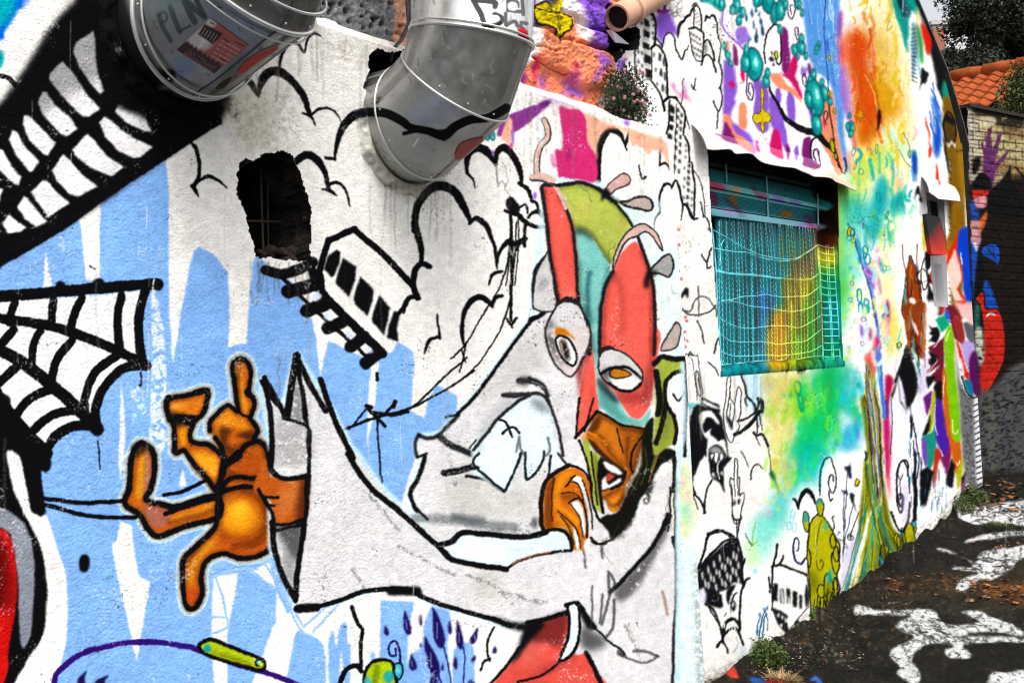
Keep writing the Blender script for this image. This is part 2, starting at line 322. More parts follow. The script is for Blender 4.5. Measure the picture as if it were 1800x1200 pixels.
for cr, q in (('D', '75,402,30 130,450,30 165,512,10'), ('D', '165,505,10 180,425,40 230,378,48 290,390,46 350,440,40 400,510,36 430,602,24'),
  ('D', '272,362,14 285,290,17 320,237,20 370,233,16 405,278,12 420,210,14 455,176,15 490,190,8'), ('D', '393,595,10 440,615,16 465,665,6'), ('D', '440,605,14 480,575,15 530,570,13 570,595,10 600,640,5'),
  ('D', '362,850,40 420,816,42 480,850,38 515,920,30 530,990,22'), ('D', '500,1000,10 540,1005,18 575,1032,8'), ('D', '530,975,18 580,962,17 620,1000,15 645,1085,9'),
  ('D', '518,832,16 566,838,18'), ('D', '566,842,12 585,735,28 620,655,42 680,605,52 760,592,52 840,600,48'),
  ('D', '985,1215,34 1000,1090,42 1060,1002,46 1130,978,48 1200,1012,46 1240,1080,40 1282,1172,20'), 
  ('E', '985,-20,38 1008,60,36 1022,130,30 1020,192,24'), ('E', '1065,206,30 1020,192,30 985,240,32 980,300,28 998,372,22'), ('E', '1010,376,18 960,368,26 930,418,26 905,450,22'), ('E', '930,450,10 945,400,16'),
  
  ('3', '418,545,18 450,512,28 500,540,30 540,610,26 565,700,20 576,805,8'), ('3', '576,800,10 590,705,22 630,655,30 668,648,24 690,692,14'), ('3', '690,690,14 718,642,20 738,672,16'), ('3', '738,670,18 740,560,18 770,485,16 815,470,28 838,496,22'),
  ('E', '1377,300,9 1395,250,19 1446,230,17'), ('E', '1256,645,8 1236,560,22 1245,460,26 1290,382,32 1340,366,32 1380,400,24 1396,422,12'), ('E', '1394,418,12 1415,370,22 1448,358,20'),
  ('E', '1106,458,8 1110,520,13 1121,582,16'), ('E', '1120,574,15 1072,590,19 1046,630,16 1037,665,8'),
  ('G', '60,912,16 65,822,36 110,782,42 170,802,40 214,872,14'), ('G', '60,910,16 95,950,12 106,992,6'), ('G', '214,875,14 225,802,32 265,780,42 310,830,36 340,900,32 352,978,14'), ('G', '335,962,16 385,998,24 406,1062,16'), ('G', '402,1060,14 430,1072,18 442,1130,8'),
  ('G', '752,955,32 760,790,36 800,692,38 848,692,32 888,740,16 906,795,8'), ('G', '902,765,14 916,700,14'), ('G', '970,868,8 985,942,9 1006,932,10'), 
  ('G', '1082,755,9 1080,872,9'), ('G', '1080,872,12 1108,862,14 1138,900,10'), ('W', '828,382,8 832,318,12 860,280,14'), ('W', '862,275,14 858,180,14 890,92,18 930,90,16 938,122,8'),
  ('W', '938,118,8 960,62,14 998,170,12 1005,322,8'), ('W', '940,745,6 950,812,9 980,810,7 1010,840,6')):
    s(cr, K_, 20, q, 1.1)
s('G', (150, 148, 148), 9, '215,868 224,985'); s('G', (165, 165, 165), 9, '228,975 245,955 268,980')
for q in ('1000,738,14 1035,790,22 1050,850,22 1046,930,20 1016,985,26', '1040,962,14 1095,932,22 1145,950,18 1195,992,8', '1008,980,20 1030,1005,20 1050,1035,8', '470,1400,8 500,1420,8'): s('A', K_, 20, q)
# the pole with its cables
for w, q in ((16, '295,-30 297,490'), (10, '325,-30 318,120 300,260 292,480'), (14, '275,480 295,512 325,478'), (12, '295,512 300,525'), (9, '290,60 272,200 220,340 130,490 50,620 -20,690'), (9, '322,70 305,240 288,400 220,570 110,730 -10,838'), (26, '330,80 368,60')): s('H', K_, w, q)
f('3', K_, '630,410 650,388 680,400 710,440 700,480 660,480 635,450', .6)
for w, q in ((14, '655,392 664,600 666,900'), (18, '625,466 690,490'), (15, '690,462 742,430 752,475'), (28, '700,490 768,548 866,556'), (8, '650,480 655,650 628,900'), (8, '695,500 706,600 682,900'), (14, '640,405 700,455'), (12, '670,395 690,470')): s('3', K_, w, q, .6)
s('3', (225, 225, 222), 9, '752,512 790,538 858,545', .6)
for w, q in ((11, '1262,685 1150,782 1040,890 960,950 850,980'), (11, '1300,755 1190,832 1080,892 980,945 860,992'), (16, '595,1072 740,1012 830,990'), (10, '640,1062 740,945'), (18, '730,938 830,1050'), (15, '820,990 890,918'), (24, '760,972 850,985 950,968'), (26, '875,940 885,920'), (11, '788,1010 800,1200 816,1345'), (20, '735,940 760,945')): s('E', K_, w, q, .8)
s('E', K_, 9, '1262,598 1225,762'); s('E', K_, 9, '1232,640 1256,708'); s('E', K_, 18, '790,770 790,800')
# marks along the bottom
s('F', K_, 22, '655,800 685,880 712,920 704,1000 704,1110', sm=1); s('F', K_, 26, '590,1210 620,1132 680,1105 706,1135')
for cx, cy, rx, ry, r in ((945, 880, 22, 66, -8), (836, 920, 14, 28, -12), (1018, 865, 10, 30, 0), (1105, 905, 32, 112, -12), (1170, 905, 12, 36, 0), (1220, 945, 22, 78, -8), (1305, 950, 20, 46, 22), (1072, 1060, 34, 112, -18), (975, 1090, 24, 44, -12), (1200, 1092, 12, 36, 0), (1298, 1070, 12, 20, 20), (1136, 1112, 9, 22, 0), (1410, 1022, 13, 22, 10), (1085, 1185, 30, 24, -30), (1285, 1195, 22, 14, 0), (1016, 998, 8, 12, 0)):
    drop('F', NAVY, cx, cy, rx, ry, r)
    if rx > 18: s('F', (150, 175, 226), 5, '%g,%g %g,%g' % (cx-4, cy-ry*.2, cx+2, cy+ry*.5), .7, .7)
s('F', NAVY, 12, '908,1110 908,1030 885,978 852,1000 856,1050 885,1052 888,1018')
for q in ('1138,1000 1165,1100 1178,1230', '1245,1010 1250,1100 1240,1230', '1110,1130 1135,1230'): s('F', (30, 30, 110), 9, q)
o('F', (174, 194, 20), K_, 18, '735,1240 722,1152 760,1092 822,1076 868,1092 874,1150 890,1240'); f('F', (110, 130, 12), '770,1120 800,1110 790,1240 760,1240', 3)
e('F', (40, 160, 160), 850, 1165, 28, 34, 0, 2); e('F', (60, 170, 180), 738, 1190, 20, 26, 0, 2); o('F', (50, 165, 185), K_, 10, '880,1100 915,1098 924,1140 905,1180 880,1160'); e('F', (120, 210, 215), 898, 1125, 14, 18, 0, 2)
s('F', K_, 12, '1405,905 1376,970 1370,1030 1385,1082'); s('F', K_, 14, '1385,1070 1350,1090 1334,1132')
# ---- hooded grey figure
sil = '460,670 468,690 497,725 522,625 540,655 590,735 615,785 645,825 680,870 720,905 765,945 735,900 722,868 735,835 748,810 738,800 733,780 745,767 775,763 807,727 833,700 860,663 900,607 933,563 945,470 960,330 1010,318 1060,330 1110,380 1150,460 1195,640 1188,1000 1186,1300 870,1300 930,1095 893,1097 833,1077 783,1063 750,1053 717,1033 667,1033 633,1040 587,1057 543,1067 520,1063 500,1000 478,960 478,900 482,800 470,740'
s('0', HALO, 16, sil, 4, .8, 0, True)
f('0', GREY, '1188,815 1186,1300 870,1300 930,1095 893,1097 833,1077 783,1063 750,1053 717,1033 667,1033 633,1040 587,1057 543,1067 520,1063 500,1000 478,960 478,900 482,800 470,740 458,668 497,725 522,625 540,655 590,735 615,785 645,825 680,870 720,905 752,930 735,900 722,868 735,835 748,810 738,800 733,780 745,767 775,763 807,727 833,700 860,663 900,607 933,563 980,540 1100,600 1130,840 1170,835', sm=0)
f('0', HALO, '1196,480 1194,700 1192,1300 1240,1300 1240,480', 5, .6)
f('0', (226, 240, 238), '1150,380 1196,420 1198,560 1165,560 1158,470', 6, .8)
f('0', (178, 174, 172), '905,610 870,660 840,700 880,690 960,640 940,600', 12, .6); f('0', (186, 186, 178), '800,830 900,850 940,900 800,910', 14, .6)
f('0', (176, 172, 160), '840,990 880,1000 870,1060 830,1040', 12, .5)
s('I', (70, 76, 80), 46, '-210,330 0,340 110,360 310,380', 5, .55); s('F', (70, 76, 80), 40, '1200,325 1340,345', 6, .6); e('F', (60, 60, 62), 1620, 355, 18, 30, 0, 3, .8)
f('Y', (120, 118, 118), '700,300 850,330 850,520 700,500', 9, .45, grit=.35); f('Y', (60, 60, 62), '700,770 815,770 800,930 750,880', 5, .85); f('Y', (70, 70, 72), '800,110 830,300 760,280', 4, .5, grit=.4); f('Y', (90, 88, 88), '710,860 790,940 790,1070 740,980', 6, .5, grit=.4)
f('Y', (214, 214, 212), '700,520 740,555 850,540 850,500', 3)
for w, q in ((26, '650,112 665,200 682,320 685,450 680,520 740,565 850,550'), (24, '650,115 700,200 738,275'), (34, '797,10 775,130 752,285'), (20, '800,60 835,250 842,330'), (26, '800,25 860,150 925,260'), (16, '735,290 800,310 852,350 848,520'), (18, '848,350 850,560 835,740'), (12, '815,130 830,300'),
   (26, '838,580 830,760 800,980 790,1110'), (26, '685,760 700,900 740,1010 790,1110'), (14, '690,800 760,780 840,770')): s('Y', K_, w, q, 1.2)
for w, q in ((30, '490,800 560,1000 650,1190 660,1210'), (20, '175,810 300,985')): s('E', K_, w, q)
s('F', K_, 30, '635,-5 740,155 900,290 1000,380 1100,470 1180,545'); s('F', K_, 14, '860,270 930,320 1000,390')
s('F', K_, 26, '360,810 430,810 560,775 700,722 800,705 950,705 1040,752 1150,792 1300,835 1400,862 1490,898'); s('F', K_, 44, '370,808 470,800', 1.5); s('F', K_, 46, '860,712 1000,714', 4); f('F', K_, '1380,850 1560,885 1700,850 1600,930 1480,905', 3)
for w, q in ((20, '400,490 300,620 180,790 95,900 10,985'), (24, '395,485 440,470 475,440'), (16, '420,430 410,320 430,210 500,125'), (14, '415,425 450,440 480,440'), (10, '-50,1000 20,985')): s('H', K_, w, q, 1.6)
for w, q in ((22, '1215,990 1120,1085 1060,1110 1010,1095'), (18, '1010,1095 990,1140 1000,1200'), (34, '1120,1100 1180,1150 1290,1190'), (28, '1535,810 1590,805'), (20, '1590,790 1660,830 1690,880'), (16, '1450,880 1600,875 1690,890')): s('E', K_, w, q, 2.5, .9)
for w, q in ((24, '1040,10 1010,110 965,190 975,245 1000,290'), (14, '1000,280 1050,335'), (36, '1145,95 1260,70 1330,40'), (16, '1260,110 1360,125 1440,180 1470,185'), (14, '1000,10 1050,-10')): s('F', K_, w, q, 1.6)
for q in ('340,790 385,790 380,830 330,825', '-5,-5 0,0'): f('H', (60, 58, 58), q, 4, .9)
chest = '833,800 832,785 845,765 862,750 882,727 913,703 942,697 958,707 965,735 976,790 988,832 970,828 964,765 953,813 925,843 925,800 917,798 890,862 880,857 833,826'
s('0', HALO, 8, chest, 4, .8, 0, True); f('0', (222, 238, 243), chest, 2, sm=0); f('H', (96, 104, 110), '400,900 490,930 485,975 410,950', 5, .7)
f('H', (168, 166, 168), '120,1180 185,1070 260,985 340,915 250,900 120,1080', 5, .6)
for w, q in ((16, '250,885 330,890 430,870 490,915 530,1020 560,1130 570,1200'), (18, '100,1170 180,1065 250,985 330,920 390,885'), (10, '330,800 410,820 470,860 500,920'), (9, '75,1160 110,1120')): s('H', (30, 30, 32), w, q, 1.6)
for w, q in ((15, '130,-10 100,50 240,172 262,186 300,110 350,-10'), (14, '372,-10 376,130 455,45 468,-20'), (18, '0,92 60,72 120,65'), (12, '545,-10 600,60'), (14, '465,380 458,280 470,190 495,100 505,0')): s('I', (24, 24, 26), w, q, 1)
for q in ('365,1200 345,1160 340,1100 325,1180', '490,1110 500,1170 480,1200'): s('H', (60, 60, 62), 12, q, 2, .8)
s('H', K_, 14, '235,1015 270,1025 285,1060 300,1100'); s('H', K_, 14, '250,1085 280,1060 310,1050 340,1080')
# cuff
cuff = '-35,490 0,470 30,430 80,425 240,435 440,415 560,400 600,420 612,470 605,500 440,525 300,580 260,590 60,575 -20,540'
f('I', (220, 237, 243), cuff); f('I', (244, 248, 248), '0,500 100,470 260,500 200,530 60,530', 6, .8)
for w, q in ((30, '-90,470 -20,455 40,408 140,412 350,430 480,405'), (30, '-90,480 -20,545 90,572 270,600'), (15, '270,595 300,575 370,542 500,512 610,500'), (14, '605,420 615,500')): s('I', K_, w, q, 1.2)
s('I', (216, 120, 90), 7, '300,572 380,535 500,505', 1, .7)
# torso, sash and trousers
f('I', (212, 80, 70), '170,1240 300,1085 380,985 450,880 585,825 600,880 580,1000 640,1050 690,1040 730,1110 800,1300 150,1300', 1); f('I', (96, 30, 30), '430,890 585,825 592,900 560,1010 480,990 400,985', 5, .85); f('I', (226, 110, 100), '370,1000 500,990 420,1090 350,1110', 6, .6); f('I', (120, 34, 34), '540,1080 660,1050 560,1100 480,1150 380,1190', 5, .6)
f('I', K_, '370,910 440,870 470,890 400,975 330,1060 290,1100 330,1010', 3)
for w, q in ((16, '340,1010 270,1110 180,1210'), (12, '555,1080 470,1150 330,1195'), (26, '690,1040 740,1130 780,1220'), (26, '590,830 480,860 380,880'), (24, '585,790 640,778 665,800 700,860 740,905'), (12, '740,905 800,970 870,1020 900,1060')): s('I', K_, w, q, 1.2)
f('I', (50, 50, 50), '665,900 740,930 800,990 720,1030 660,1000', 6, .8); f('I', K_, '655,790 700,850 745,905 700,910 660,840', 3)
o('I', (224, 238, 243), K_, 16, '598,790 650,790 655,880 650,970 620,1040 572,1078 555,1065 590,980 600,880')
f('I', (52, 50, 50), '835,710 900,650 1000,540 1090,400 1125,320 1125,400 1050,540 1000,640 940,720 870,770', 4, .75, grit=.3); s('I', K_, 22, '815,715 880,660 1000,530 1090,400 1130,320', 2)
for w, q in ((14, '805,612 840,670 815,725 808,620'), (13, '815,730 790,830 775,890'), (12, '778,730 765,880'), (15, '838,760 832,900 790,965'), (10, '722,690 720,900'), (12, '860,1045 960,1085 1030,1085 1065,1060'), (14, '940,1030 1000,1030 1070,1062'), (16, '860,1030 880,1050'), (12, '770,470 778,540'), (10, '675,500 690,590')): s('I', (40, 39, 40), w, q, 2.2, .8)
for w, q in ((16, '1148,20 1165,160 1162,420 1166,700 1152,1000 1148,1210'), (20, '1148,430 1158,470')): s('I', (22, 22, 24), w, q, 1.6)
s('I', (60, 60, 60), 10, '1135,180 1125,330', 3, .7); s('I', (120, 70, 50), 12, '1095,720 1120,840', 3, .7)
f('Y', (176, 84, 24), '650,470 672,548 720,562 770,582 842,568 832,722 760,762 696,768 690,700 660,640 600,610'); f('Y', (196, 112, 56), '725,600 820,585 790,690 710,740', 6, .8); f('Y', (70, 30, 12), '815,570 845,565 838,735 790,755', 5, .9)
for w, q in ((20, '672,450 680,520 740,566 850,552'), (18, '625,612 660,670 690,730 694,820'), (14, '660,645 710,648'), (12, '662,684 694,684'), (20, '842,560 832,740 800,770'), (14, '696,770 760,765 820,745')): s('Y', K_, w, q, 1.2)
# hand
hnd = '472,390 462,330 468,230 492,145 540,92 600,62 652,70 692,108 704,180 692,245 702,330 704,420 682,488 650,490 620,472 602,412 560,388'
f('2', (196, 102, 18), '80,612 74,440 90,280 170,195 280,145 350,158 412,220 444,330 436,420 418,480 418,600 424,680 392,720 386,785 350,792 300,780 290,700 260,640 220,612')
f('2', (124, 58, 12), '82,610 78,440 96,285 165,220 135,400 138,605', 2); f('2', (222, 140, 26), '150,480 160,300 190,210 280,170 320,185 270,215 230,270 200,330 210,420', 3, .9); f('2', (130, 66, 18), '200,350 300,340 350,370 280,390 230,400', 3, .9)
f('2', (226, 140, 30), '180,430 260,470 330,520 350,560 340,610 300,560 240,500 190,480', 2); f('2', (110, 100, 30), '200,520 270,590 310,680 320,770 300,760 280,670 240,600', 2); f('2', (214, 130, 26), '160,500 230,560 280,640 300,700 270,640 200,590', 2)
f('2', GREY, '300,228 335,208 375,238 402,310 440,450 452,600 458,672 600,690 560,740 460,740 424,620 418,480 392,400 362,300 330,268', .8); f('2', (238, 242, 242), '300,228 335,208 375,238 396,300 372,290 345,262 318,258', 1)
f('2', (226, 238, 242), '285,428 320,404 352,420 378,470 392,540 398,640 386,684 366,600 350,520 310,470'); f('2', (226, 238, 242), '305,600 330,640 352,700 352,782 326,772 315,680'); f('2', (240, 236, 230), '398,740 430,690 445,720 430,760 400,766')
for w, q in ((34, '72,650 50,560 50,400 64,300 100,235 170,178 272,124'), (20, '272,124 340,142 400,180 430,245 446,330'), (14, '240,292 270,265 292,228 320,205'), (13, '300,250 340,272 366,330 388,420'), (16, '268,420 300,394 350,386 388,440 410,560 412,690'), (11, '180,480 260,548 322,612 352,690 360,780'), (9, '205,520 275,620 312,745'), (10, '285,430 312,470 350,522 368,600 386,684'), (13, '375,240 402,310 440,450 452,620'), (30, '70,640 150,628 230,640 275,690 292,780'), (10, '205,345 290,335 350,372'), (16, '440,690 500,740 560,735'), (10, '150,215 135,400 138,560')): s('2', (18, 12, 8), w, q, .7)
# hood, mask and face
RED, OLV, TEAL = (228, 94, 82), (170, 181, 82), (124, 193, 185)
s('W', HALO, 50, '800,180 850,240 770,300 690,250', 5, .7); s('W', HALO, 60, '800,640 900,540 970,600 940,700', 6, .7); s('W', HALO, 40, '10,30 100,60 250,60 440,80 540,180', 5, .7)
o('W', (196, 194, 195), (40, 40, 44), 11, '140,532 92,590 46,690 26,850 36,910 100,930 190,900 172,760'); f('W', (110, 108, 108), '60,740 130,700 140,730 70,800', 4, .5, grit=.4)
f('W', OLV, '200,102 330,80 430,108 500,150 580,210 650,310 690,375 630,450 560,560 540,615 490,560 430,450 360,395 300,375 265,260 228,180')
f('W', (205, 180, 90), '290,220 360,200 420,300 400,340 330,300', 9, .35); f('W', (205, 180, 90), '560,340 640,330 600,420', 7, .5)
f('W', TEAL, '300,385 400,430 452,500 530,610 520,690 480,830 460,1000 465,1250 405,1250 390,1050 340,920 325,860 312,600')
f('W', (40, 60, 48), '300,370 370,380 440,450 420,460 350,420 305,420', 4, .85); s('W', (60, 70, 40), 14, '440,455 490,545 530,605', 4, .7)
s('W', (24, 70, 80), 26, '400,680 385,800 390,950', 6, .8); f('W', (30, 60, 66), '330,930 400,900 410,1060 385,1060', 6, .7)
f('W', RED, '85,112 140,100 172,100 215,190 260,300 290,400 308,600 325,860 280,845 230,845 192,872 170,750 140,560 120,380 100,230')
f('W', (238, 130, 100), '200,800 310,800 322,850 240,840', 7, .7); f('W', (206, 70, 62), '250,420 300,480 300,700 240,600', 9, .4)
f('W', RED, '552,660 600,560 650,500 702,470 740,520 790,640 820,800 830,1000 825,1260 465,1260 478,1000 505,800')
f('X', RED, '436,-20 792,-20 786,200 765,400 742,478 700,540 650,548 600,500 560,430 530,380 440,280')
s('W', (150, 56, 50), 30, '570,690 610,800 620,1000 600,1080', 9, .55); f('X', (110, 36, 36), '690,440 740,240 778,100 770,390 730,470', 7, .6); f('X', (140, 44, 42), '540,380 680,380 720,420 640,460 570,430', 8, .8); f('W', (196, 120, 110), '590,1110 640,1090 640,1190 590,1190', 9, .5)
f('X', TEAL, '385,-20 436,-20 436,150 432,290 500,400 560,430 600,520 650,552 700,545 755,485 742,555 690,600 610,596 520,555 468,500 430,470 420,300 400,150'); f('X', K_, '425,300 470,330 560,440 520,440 440,360', 4, .9)
f('X', RED, '384,100 340,250 310,420 296,660 350,605 400,530 432,488 420,400 404,200'); f('X', (140, 40, 40), '300,220 380,50 384,110 330,280 320,420 300,320', 4); f('X', (196, 70, 62), '380,340 410,400 400,520 370,560 375,440', 4, .8)
for c, w, q in (((120, 34, 30), 34, '100,130 125,380 150,560 185,760 200,860'), ((120, 34, 30), 30, '200,180 265,310 300,480 318,700 322,850'), ((130, 40, 36), 34, '560,680 510,800 490,1000 485,1180'), ((110, 30, 28), 40, '745,540 800,700 815,900 812,1180'), ((90, 104, 30), 30, '210,110 330,95 430,120 520,175 650,320'), ((50, 110, 104), 30, '330,600 345,800 400,1000 430,1190'), ((50, 110, 104), 26, '520,640 480,820 455,1000'), ((90, 104, 30), 24, '300,360 400,410 470,500 535,590')): s('W', c, w, q, 5, .5, 1, False, .15)
f('X', (120, 34, 30), '760,60 785,80 770,300 740,420 720,440 745,260', 5, .5); f('X', (40, 100, 96), '440,300 500,410 600,540 700,560 600,570 500,520 440,450', 4, .5)
for w, q in ((26, '85,112 100,230 120,380 140,560 172,750 192,880'), (21, '215,190 262,300 292,400 310,600 325,860'), (26, '80,120 100,95 165,95'), (26, '200,98 330,78 430,105 500,150'), (18, '560,205 650,310 680,365'), (26, '552,660 520,720 485,830 468,1000 462,1210'), (23, '720,440 790,640 822,800 832,1000 826,1210'), (39, '192,885 240,848 300,860 335,910'), (31, '330,910 380,1000 400,1080 395,1200'), (23, '470,1180 530,1165 570,1190')): s('W', (24, 22, 24), w, q, 1.5)
o('W', (206, 176, 168), (40, 34, 34), 11, '552,650 562,560 620,440 680,382 740,350 800,372 850,430 882,528 848,490 810,432 762,402 712,432 640,470 592,560')
o('W', (204, 166, 156), (60, 50, 50), 10, '498,132 560,60 622,18 662,42 652,90 580,120 540,152'); o('W', (184, 166, 160), (34, 30, 30), 16, '600,205 650,200 722,172 790,182 816,230 790,265 720,250 650,235'); o('W', (146, 146, 145), (34, 32, 32), 14, '800,665 860,592 922,550 950,590 950,650 920,700 862,680'); o('W', (176, 160, 156), (50, 46, 46), 11, '872,1165 920,1070 972,1000 996,1040 990,1110 962,1165 890,1185')
f('W', K_, '480,130 520,120 560,180 600,200 560,215 500,180 475,205', 2); f('W', K_, '770,670 830,660 850,680 800,700 790,760 770,785 755,740', 3); s('W', (205, 172, 162), 22, '10,52 80,55 130,70 180,110 240,250'); s('W', (50, 44, 44), 7, '20,68 100,75 160,100'); s('W', K_, 18, '140,85 200,100')
s('G', (40, 34, 34), 34, '470,635 492,690 488,730 450,775 430,850 432,915'); s('G', (216, 180, 166), 22, '468,635 490,690 486,730 448,775 428,850 430,915'); s('G', (216, 180, 166), 30, '405,935 460,925 520,950')
s('G', (70, 60, 60), 8, '395,948 470,955 540,985'); s('G', HALO, 30, '440,620 455,760', 6, .5)
# eyes
o('W', (206, 204, 206), (30, 29, 30), 14, '192,885 250,862 330,895 378,1000 388,1090 330,1150 270,1170 180,1130 120,1060 125,990'); f('W', (60, 58, 58), '120,980 170,1020 160,1160 125,1100', 5, .7)
f('X', (206, 196, 194), '100,0 120,100 170,220 240,285 290,260 330,180 380,60 370,-20', 1.5); s('X', (34, 32, 34), 13, '98,-10 112,90 160,210 240,285 290,262 350,150 382,40 375,-20', 1.5); f('X', K_, '110,20 160,40 180,150 250,220 180,190 125,110', 5, .6, grit=.35)
f('X', (190, 112, 22), '165,-15 220,-10 270,40 280,60 235,35 175,40'); o('X', (240, 240, 238), K_, 15, '165,62 190,32 240,55 285,120 298,185 272,222 225,190 185,130'); f('X', (80, 66, 64), '190,60 222,60 250,130 255,190 225,180 195,120', 2); f('X', K_, '210,80 235,100 245,170 222,150', 2); s('X', (220, 200, 150), 5, '200,80 215,150')
o('X', (204, 202, 202), (34, 32, 34), 12, '432,255 440,150 500,120 580,140 650,190 702,270 692,340 640,378 560,370 490,330'); s('X', K_, 20, '440,270 500,242 560,232 620,235 690,300', 1.5); f('X', (226, 226, 224), '490,300 540,280 640,290 690,305 660,362 600,376 530,345', 2); o('X', (186, 116, 26), K_, 9, '500,262 530,240 600,252 632,280 560,300 512,290'); s('X', K_, 18, '500,330 560,368 640,378 692,335', 1.4); f('X', K_, '440,255 500,240 500,300 520,340 470,310', 4, .6)
# face, hood edge
f('1', (184, 98, 20), '165,78 250,120 330,160 452,182 445,270 420,350 400,440 345,520 332,592 290,684 240,664 228,620 200,602 198,560 300,530 340,460 260,400 180,310 110,252 76,242 118,190')
f('1', (206, 120, 34), '180,150 260,160 320,240 330,330 300,360 240,270 190,220', 5, .7); f('1', (150, 76, 16), '330,180 440,190 420,320 380,420 350,420 330,300', 5, .7); f('1', (70, 34, 10), '120,180 170,110 200,130 170,190 120,215', 3, .9)
f('1', (14, 15, 11), '452,180 512,110 508,220 520,312 560,296 642,318 622,362 560,402 508,492 470,560 430,610 400,700 335,792 262,856 232,800 188,742 225,705 300,684 342,592 385,500 430,420 440,300', .8)
f('1', (14, 15, 11), '470,540 520,500 500,580 480,640 450,620', 2, .8, grit=.45); f('1', (20, 20, 18), '330,770 400,690 380,760 300,840', 2, .8, grit=.4)
s('1', (170, 110, 60), 7, '542,330 520,410 482,505', .8, .9); s('1', (96, 110, 44), 14, '530,330 520,380 500,440', 1.2, .8); s('1', (60, 70, 30), 12, '440,380 420,480 380,570', 2, .7); s('1', (84, 96, 40), 10, '460,300 470,420 440,520', 2, .5)
f('1', (216, 126, 26), '236,616 262,606 332,592 292,684 242,662', .8); f('1', (196, 110, 24), '200,566 300,532 345,470 340,510 270,562 205,598', .8)
f('1', (60, 30, 12), '106,250 150,262 200,316 270,380 346,436 330,456 250,404 170,330', 1); s('1', (226, 134, 32), 13, '118,205 200,250 285,350 346,425', 1, .9)
f('1', (10, 8, 7), '182,362 212,368 344,448 316,512 250,548 198,560 180,480', .7); f('1', (242, 240, 238), '205,386 240,390 328,446 292,456 250,440 215,412'); f('1', (242, 240, 238), '203,492 228,468 236,520 312,478 308,502 215,552 200,532'); f('1', (176, 64, 50), '230,450 272,470 230,502', .7)
f('1', (160, 172, 66), '82,258 115,248 132,310 168,332 186,390 180,500 190,600 192,692 160,652 140,540 130,440 100,340'); f('1', (96, 106, 38), '150,330 180,400 176,500 186,640 165,560 158,440', 1.5, .8)
for w, q in ((34, '440,200 425,320 395,430 345,560 300,660'), (26, '170,90 260,140 340,180 440,196'), (24, '190,230 260,330 330,410'), (22, '230,620 270,650 330,600'), (20, '210,600 300,545 340,480'), (18, '360,240 350,340 365,420')): s('1', (52, 24, 6), w, q, 5, .55, 1, False, .2)
for w, q in ((11, '138,320 150,450 176,640'), (16, '62,258 110,380 130,480 148,640 188,742 262,764'), (20, '186,380 180,480 196,600 205,690'), (15, '168,75 250,120 330,162 452,184'), (14, '442,232 392,310 376,400 386,450'), (10, '290,180 310,260 330,330'), (14, '345,445 320,510 250,552'), (20, '40,235 90,180 165,80'), (15, '44,240 52,110 62,0'), (12, '95,200 128,70 150,0'), (14, '140,860 180,880 240,860 290,820'), (12, '635,350 640,640 642,896'), (10, '612,540 615,680 600,800'), (16, '596,700 560,800 500,896')): s('1', (14, 12, 10), w, q, .8)
f('1', (228, 160, 112), '76,240 96,206 106,230 90,256')
olive = '786,300 805,200 832,180 1000,190 1000,270 930,262 870,292 842,360 850,450 880,500 902,560 912,620 892,700 842,735 772,765 782,500'
f('X', (150, 162, 62), olive, 1); f('X', (90, 98, 34), '850,470 880,540 860,640 820,720 830,600', 6, .8)
f('X', (240, 240, 238), '862,420 852,370 866,328 902,290 1000,290 1010,400 1000,600 965,820 925,830 912,700 918,560 880,490', 1)
f('X', (206, 214, 150), '925,830 965,830 1010,900 1010,1250 915,1250', 5, .7)
for w, q in ((34, '780,210 800,190 832,165 900,180 960,178 1010,195'), (26, '1010,282 940,258 880,285 845,345 850,450 900,540 915,620 900,700'), (39, '800,520 810,420 790,260'), (31, '845,450 830,560 790,700'), (13, '895,395 930,440 970,378'), (21, '970,200 975,400 965,780'), (23, '900,760 905,880 890,1000')): s('X', (14, 14, 12), w, q, 1.4)
s('0', (200, 226, 240), 9, '1200,640 1203,760 1192,840 1192,1210', 3, .8)
for c, x, y in (((226, 170, 200), 960, 940), ((226, 170, 200), 985, 1030), ((90, 200, 190), 965, 1110), ((120, 210, 170), 980, 1160), ((206, 214, 140), 940, 1000)): e('X', c, x, y, 18, 32, 0, 5, .7)
s('O', K_, 20, '0,0 0,0')
# ledge colours: peach, pink, purple
f('G', (243, 176, 150), '540,560 690,600 800,650 950,690 1130,760 1140,900 1085,800 1000,790 930,740 905,700 850,680 800,682 765,720 748,790 742,850 690,740', 1.5)
f('G', (200, 46, 112), '548,570 600,575 660,582 692,640 698,740 745,832 743,952 640,945 555,930 535,860 530,790 570,775', 1)
f('G', (152, 28, 96), '590,780 605,800 600,870 588,850', 2, .8); e('G', (236, 150, 190), 518, 850, 14, 40, -10); e('G', (200, 46, 112), 553, 920, 9, 20)
f('G', (128, 52, 132), '225,690 262,628 330,590 490,528 502,545 420,620 330,690 240,720', 1); f('G', (84, 20, 90), '440,545 500,530 490,560', 3)
f('G', (243, 176, 150), '270,640 285,620 300,640 300,680 290,760 260,745 245,720', 1); e('G', (150, 110, 190), 305, 720, 10, 40); e('G', (210, 80, 150), 297, 770, 10, 18); e('G', (30, 160, 165), 172, 720, 12, 22, line=(10, 70, 80), lw=5); e('G', (30, 160, 165), 200, 715, 12, 26, line=(10, 70, 80), lw=5)
f('G', (186, 150, 206), '330,440 420,470 520,500 640,560 560,560 450,500', 4, .6); e('G', (140, 90, 190), 905, 640, 14, 22, 0, 2); e('G', (140, 96, 196), 422, 1030, 9, 20, 0); e('G', (140, 96, 196), 200, 805, 8, 14)
s('G', (243, 176, 150), 26, '1010,780 1020,800', 2); s('G', (243, 176, 150), 22, '930,720 945,760', 2)
sp('G', (150, 110, 60), 690, 600, 1100, 740, 60, 2, 6, 3, .5)
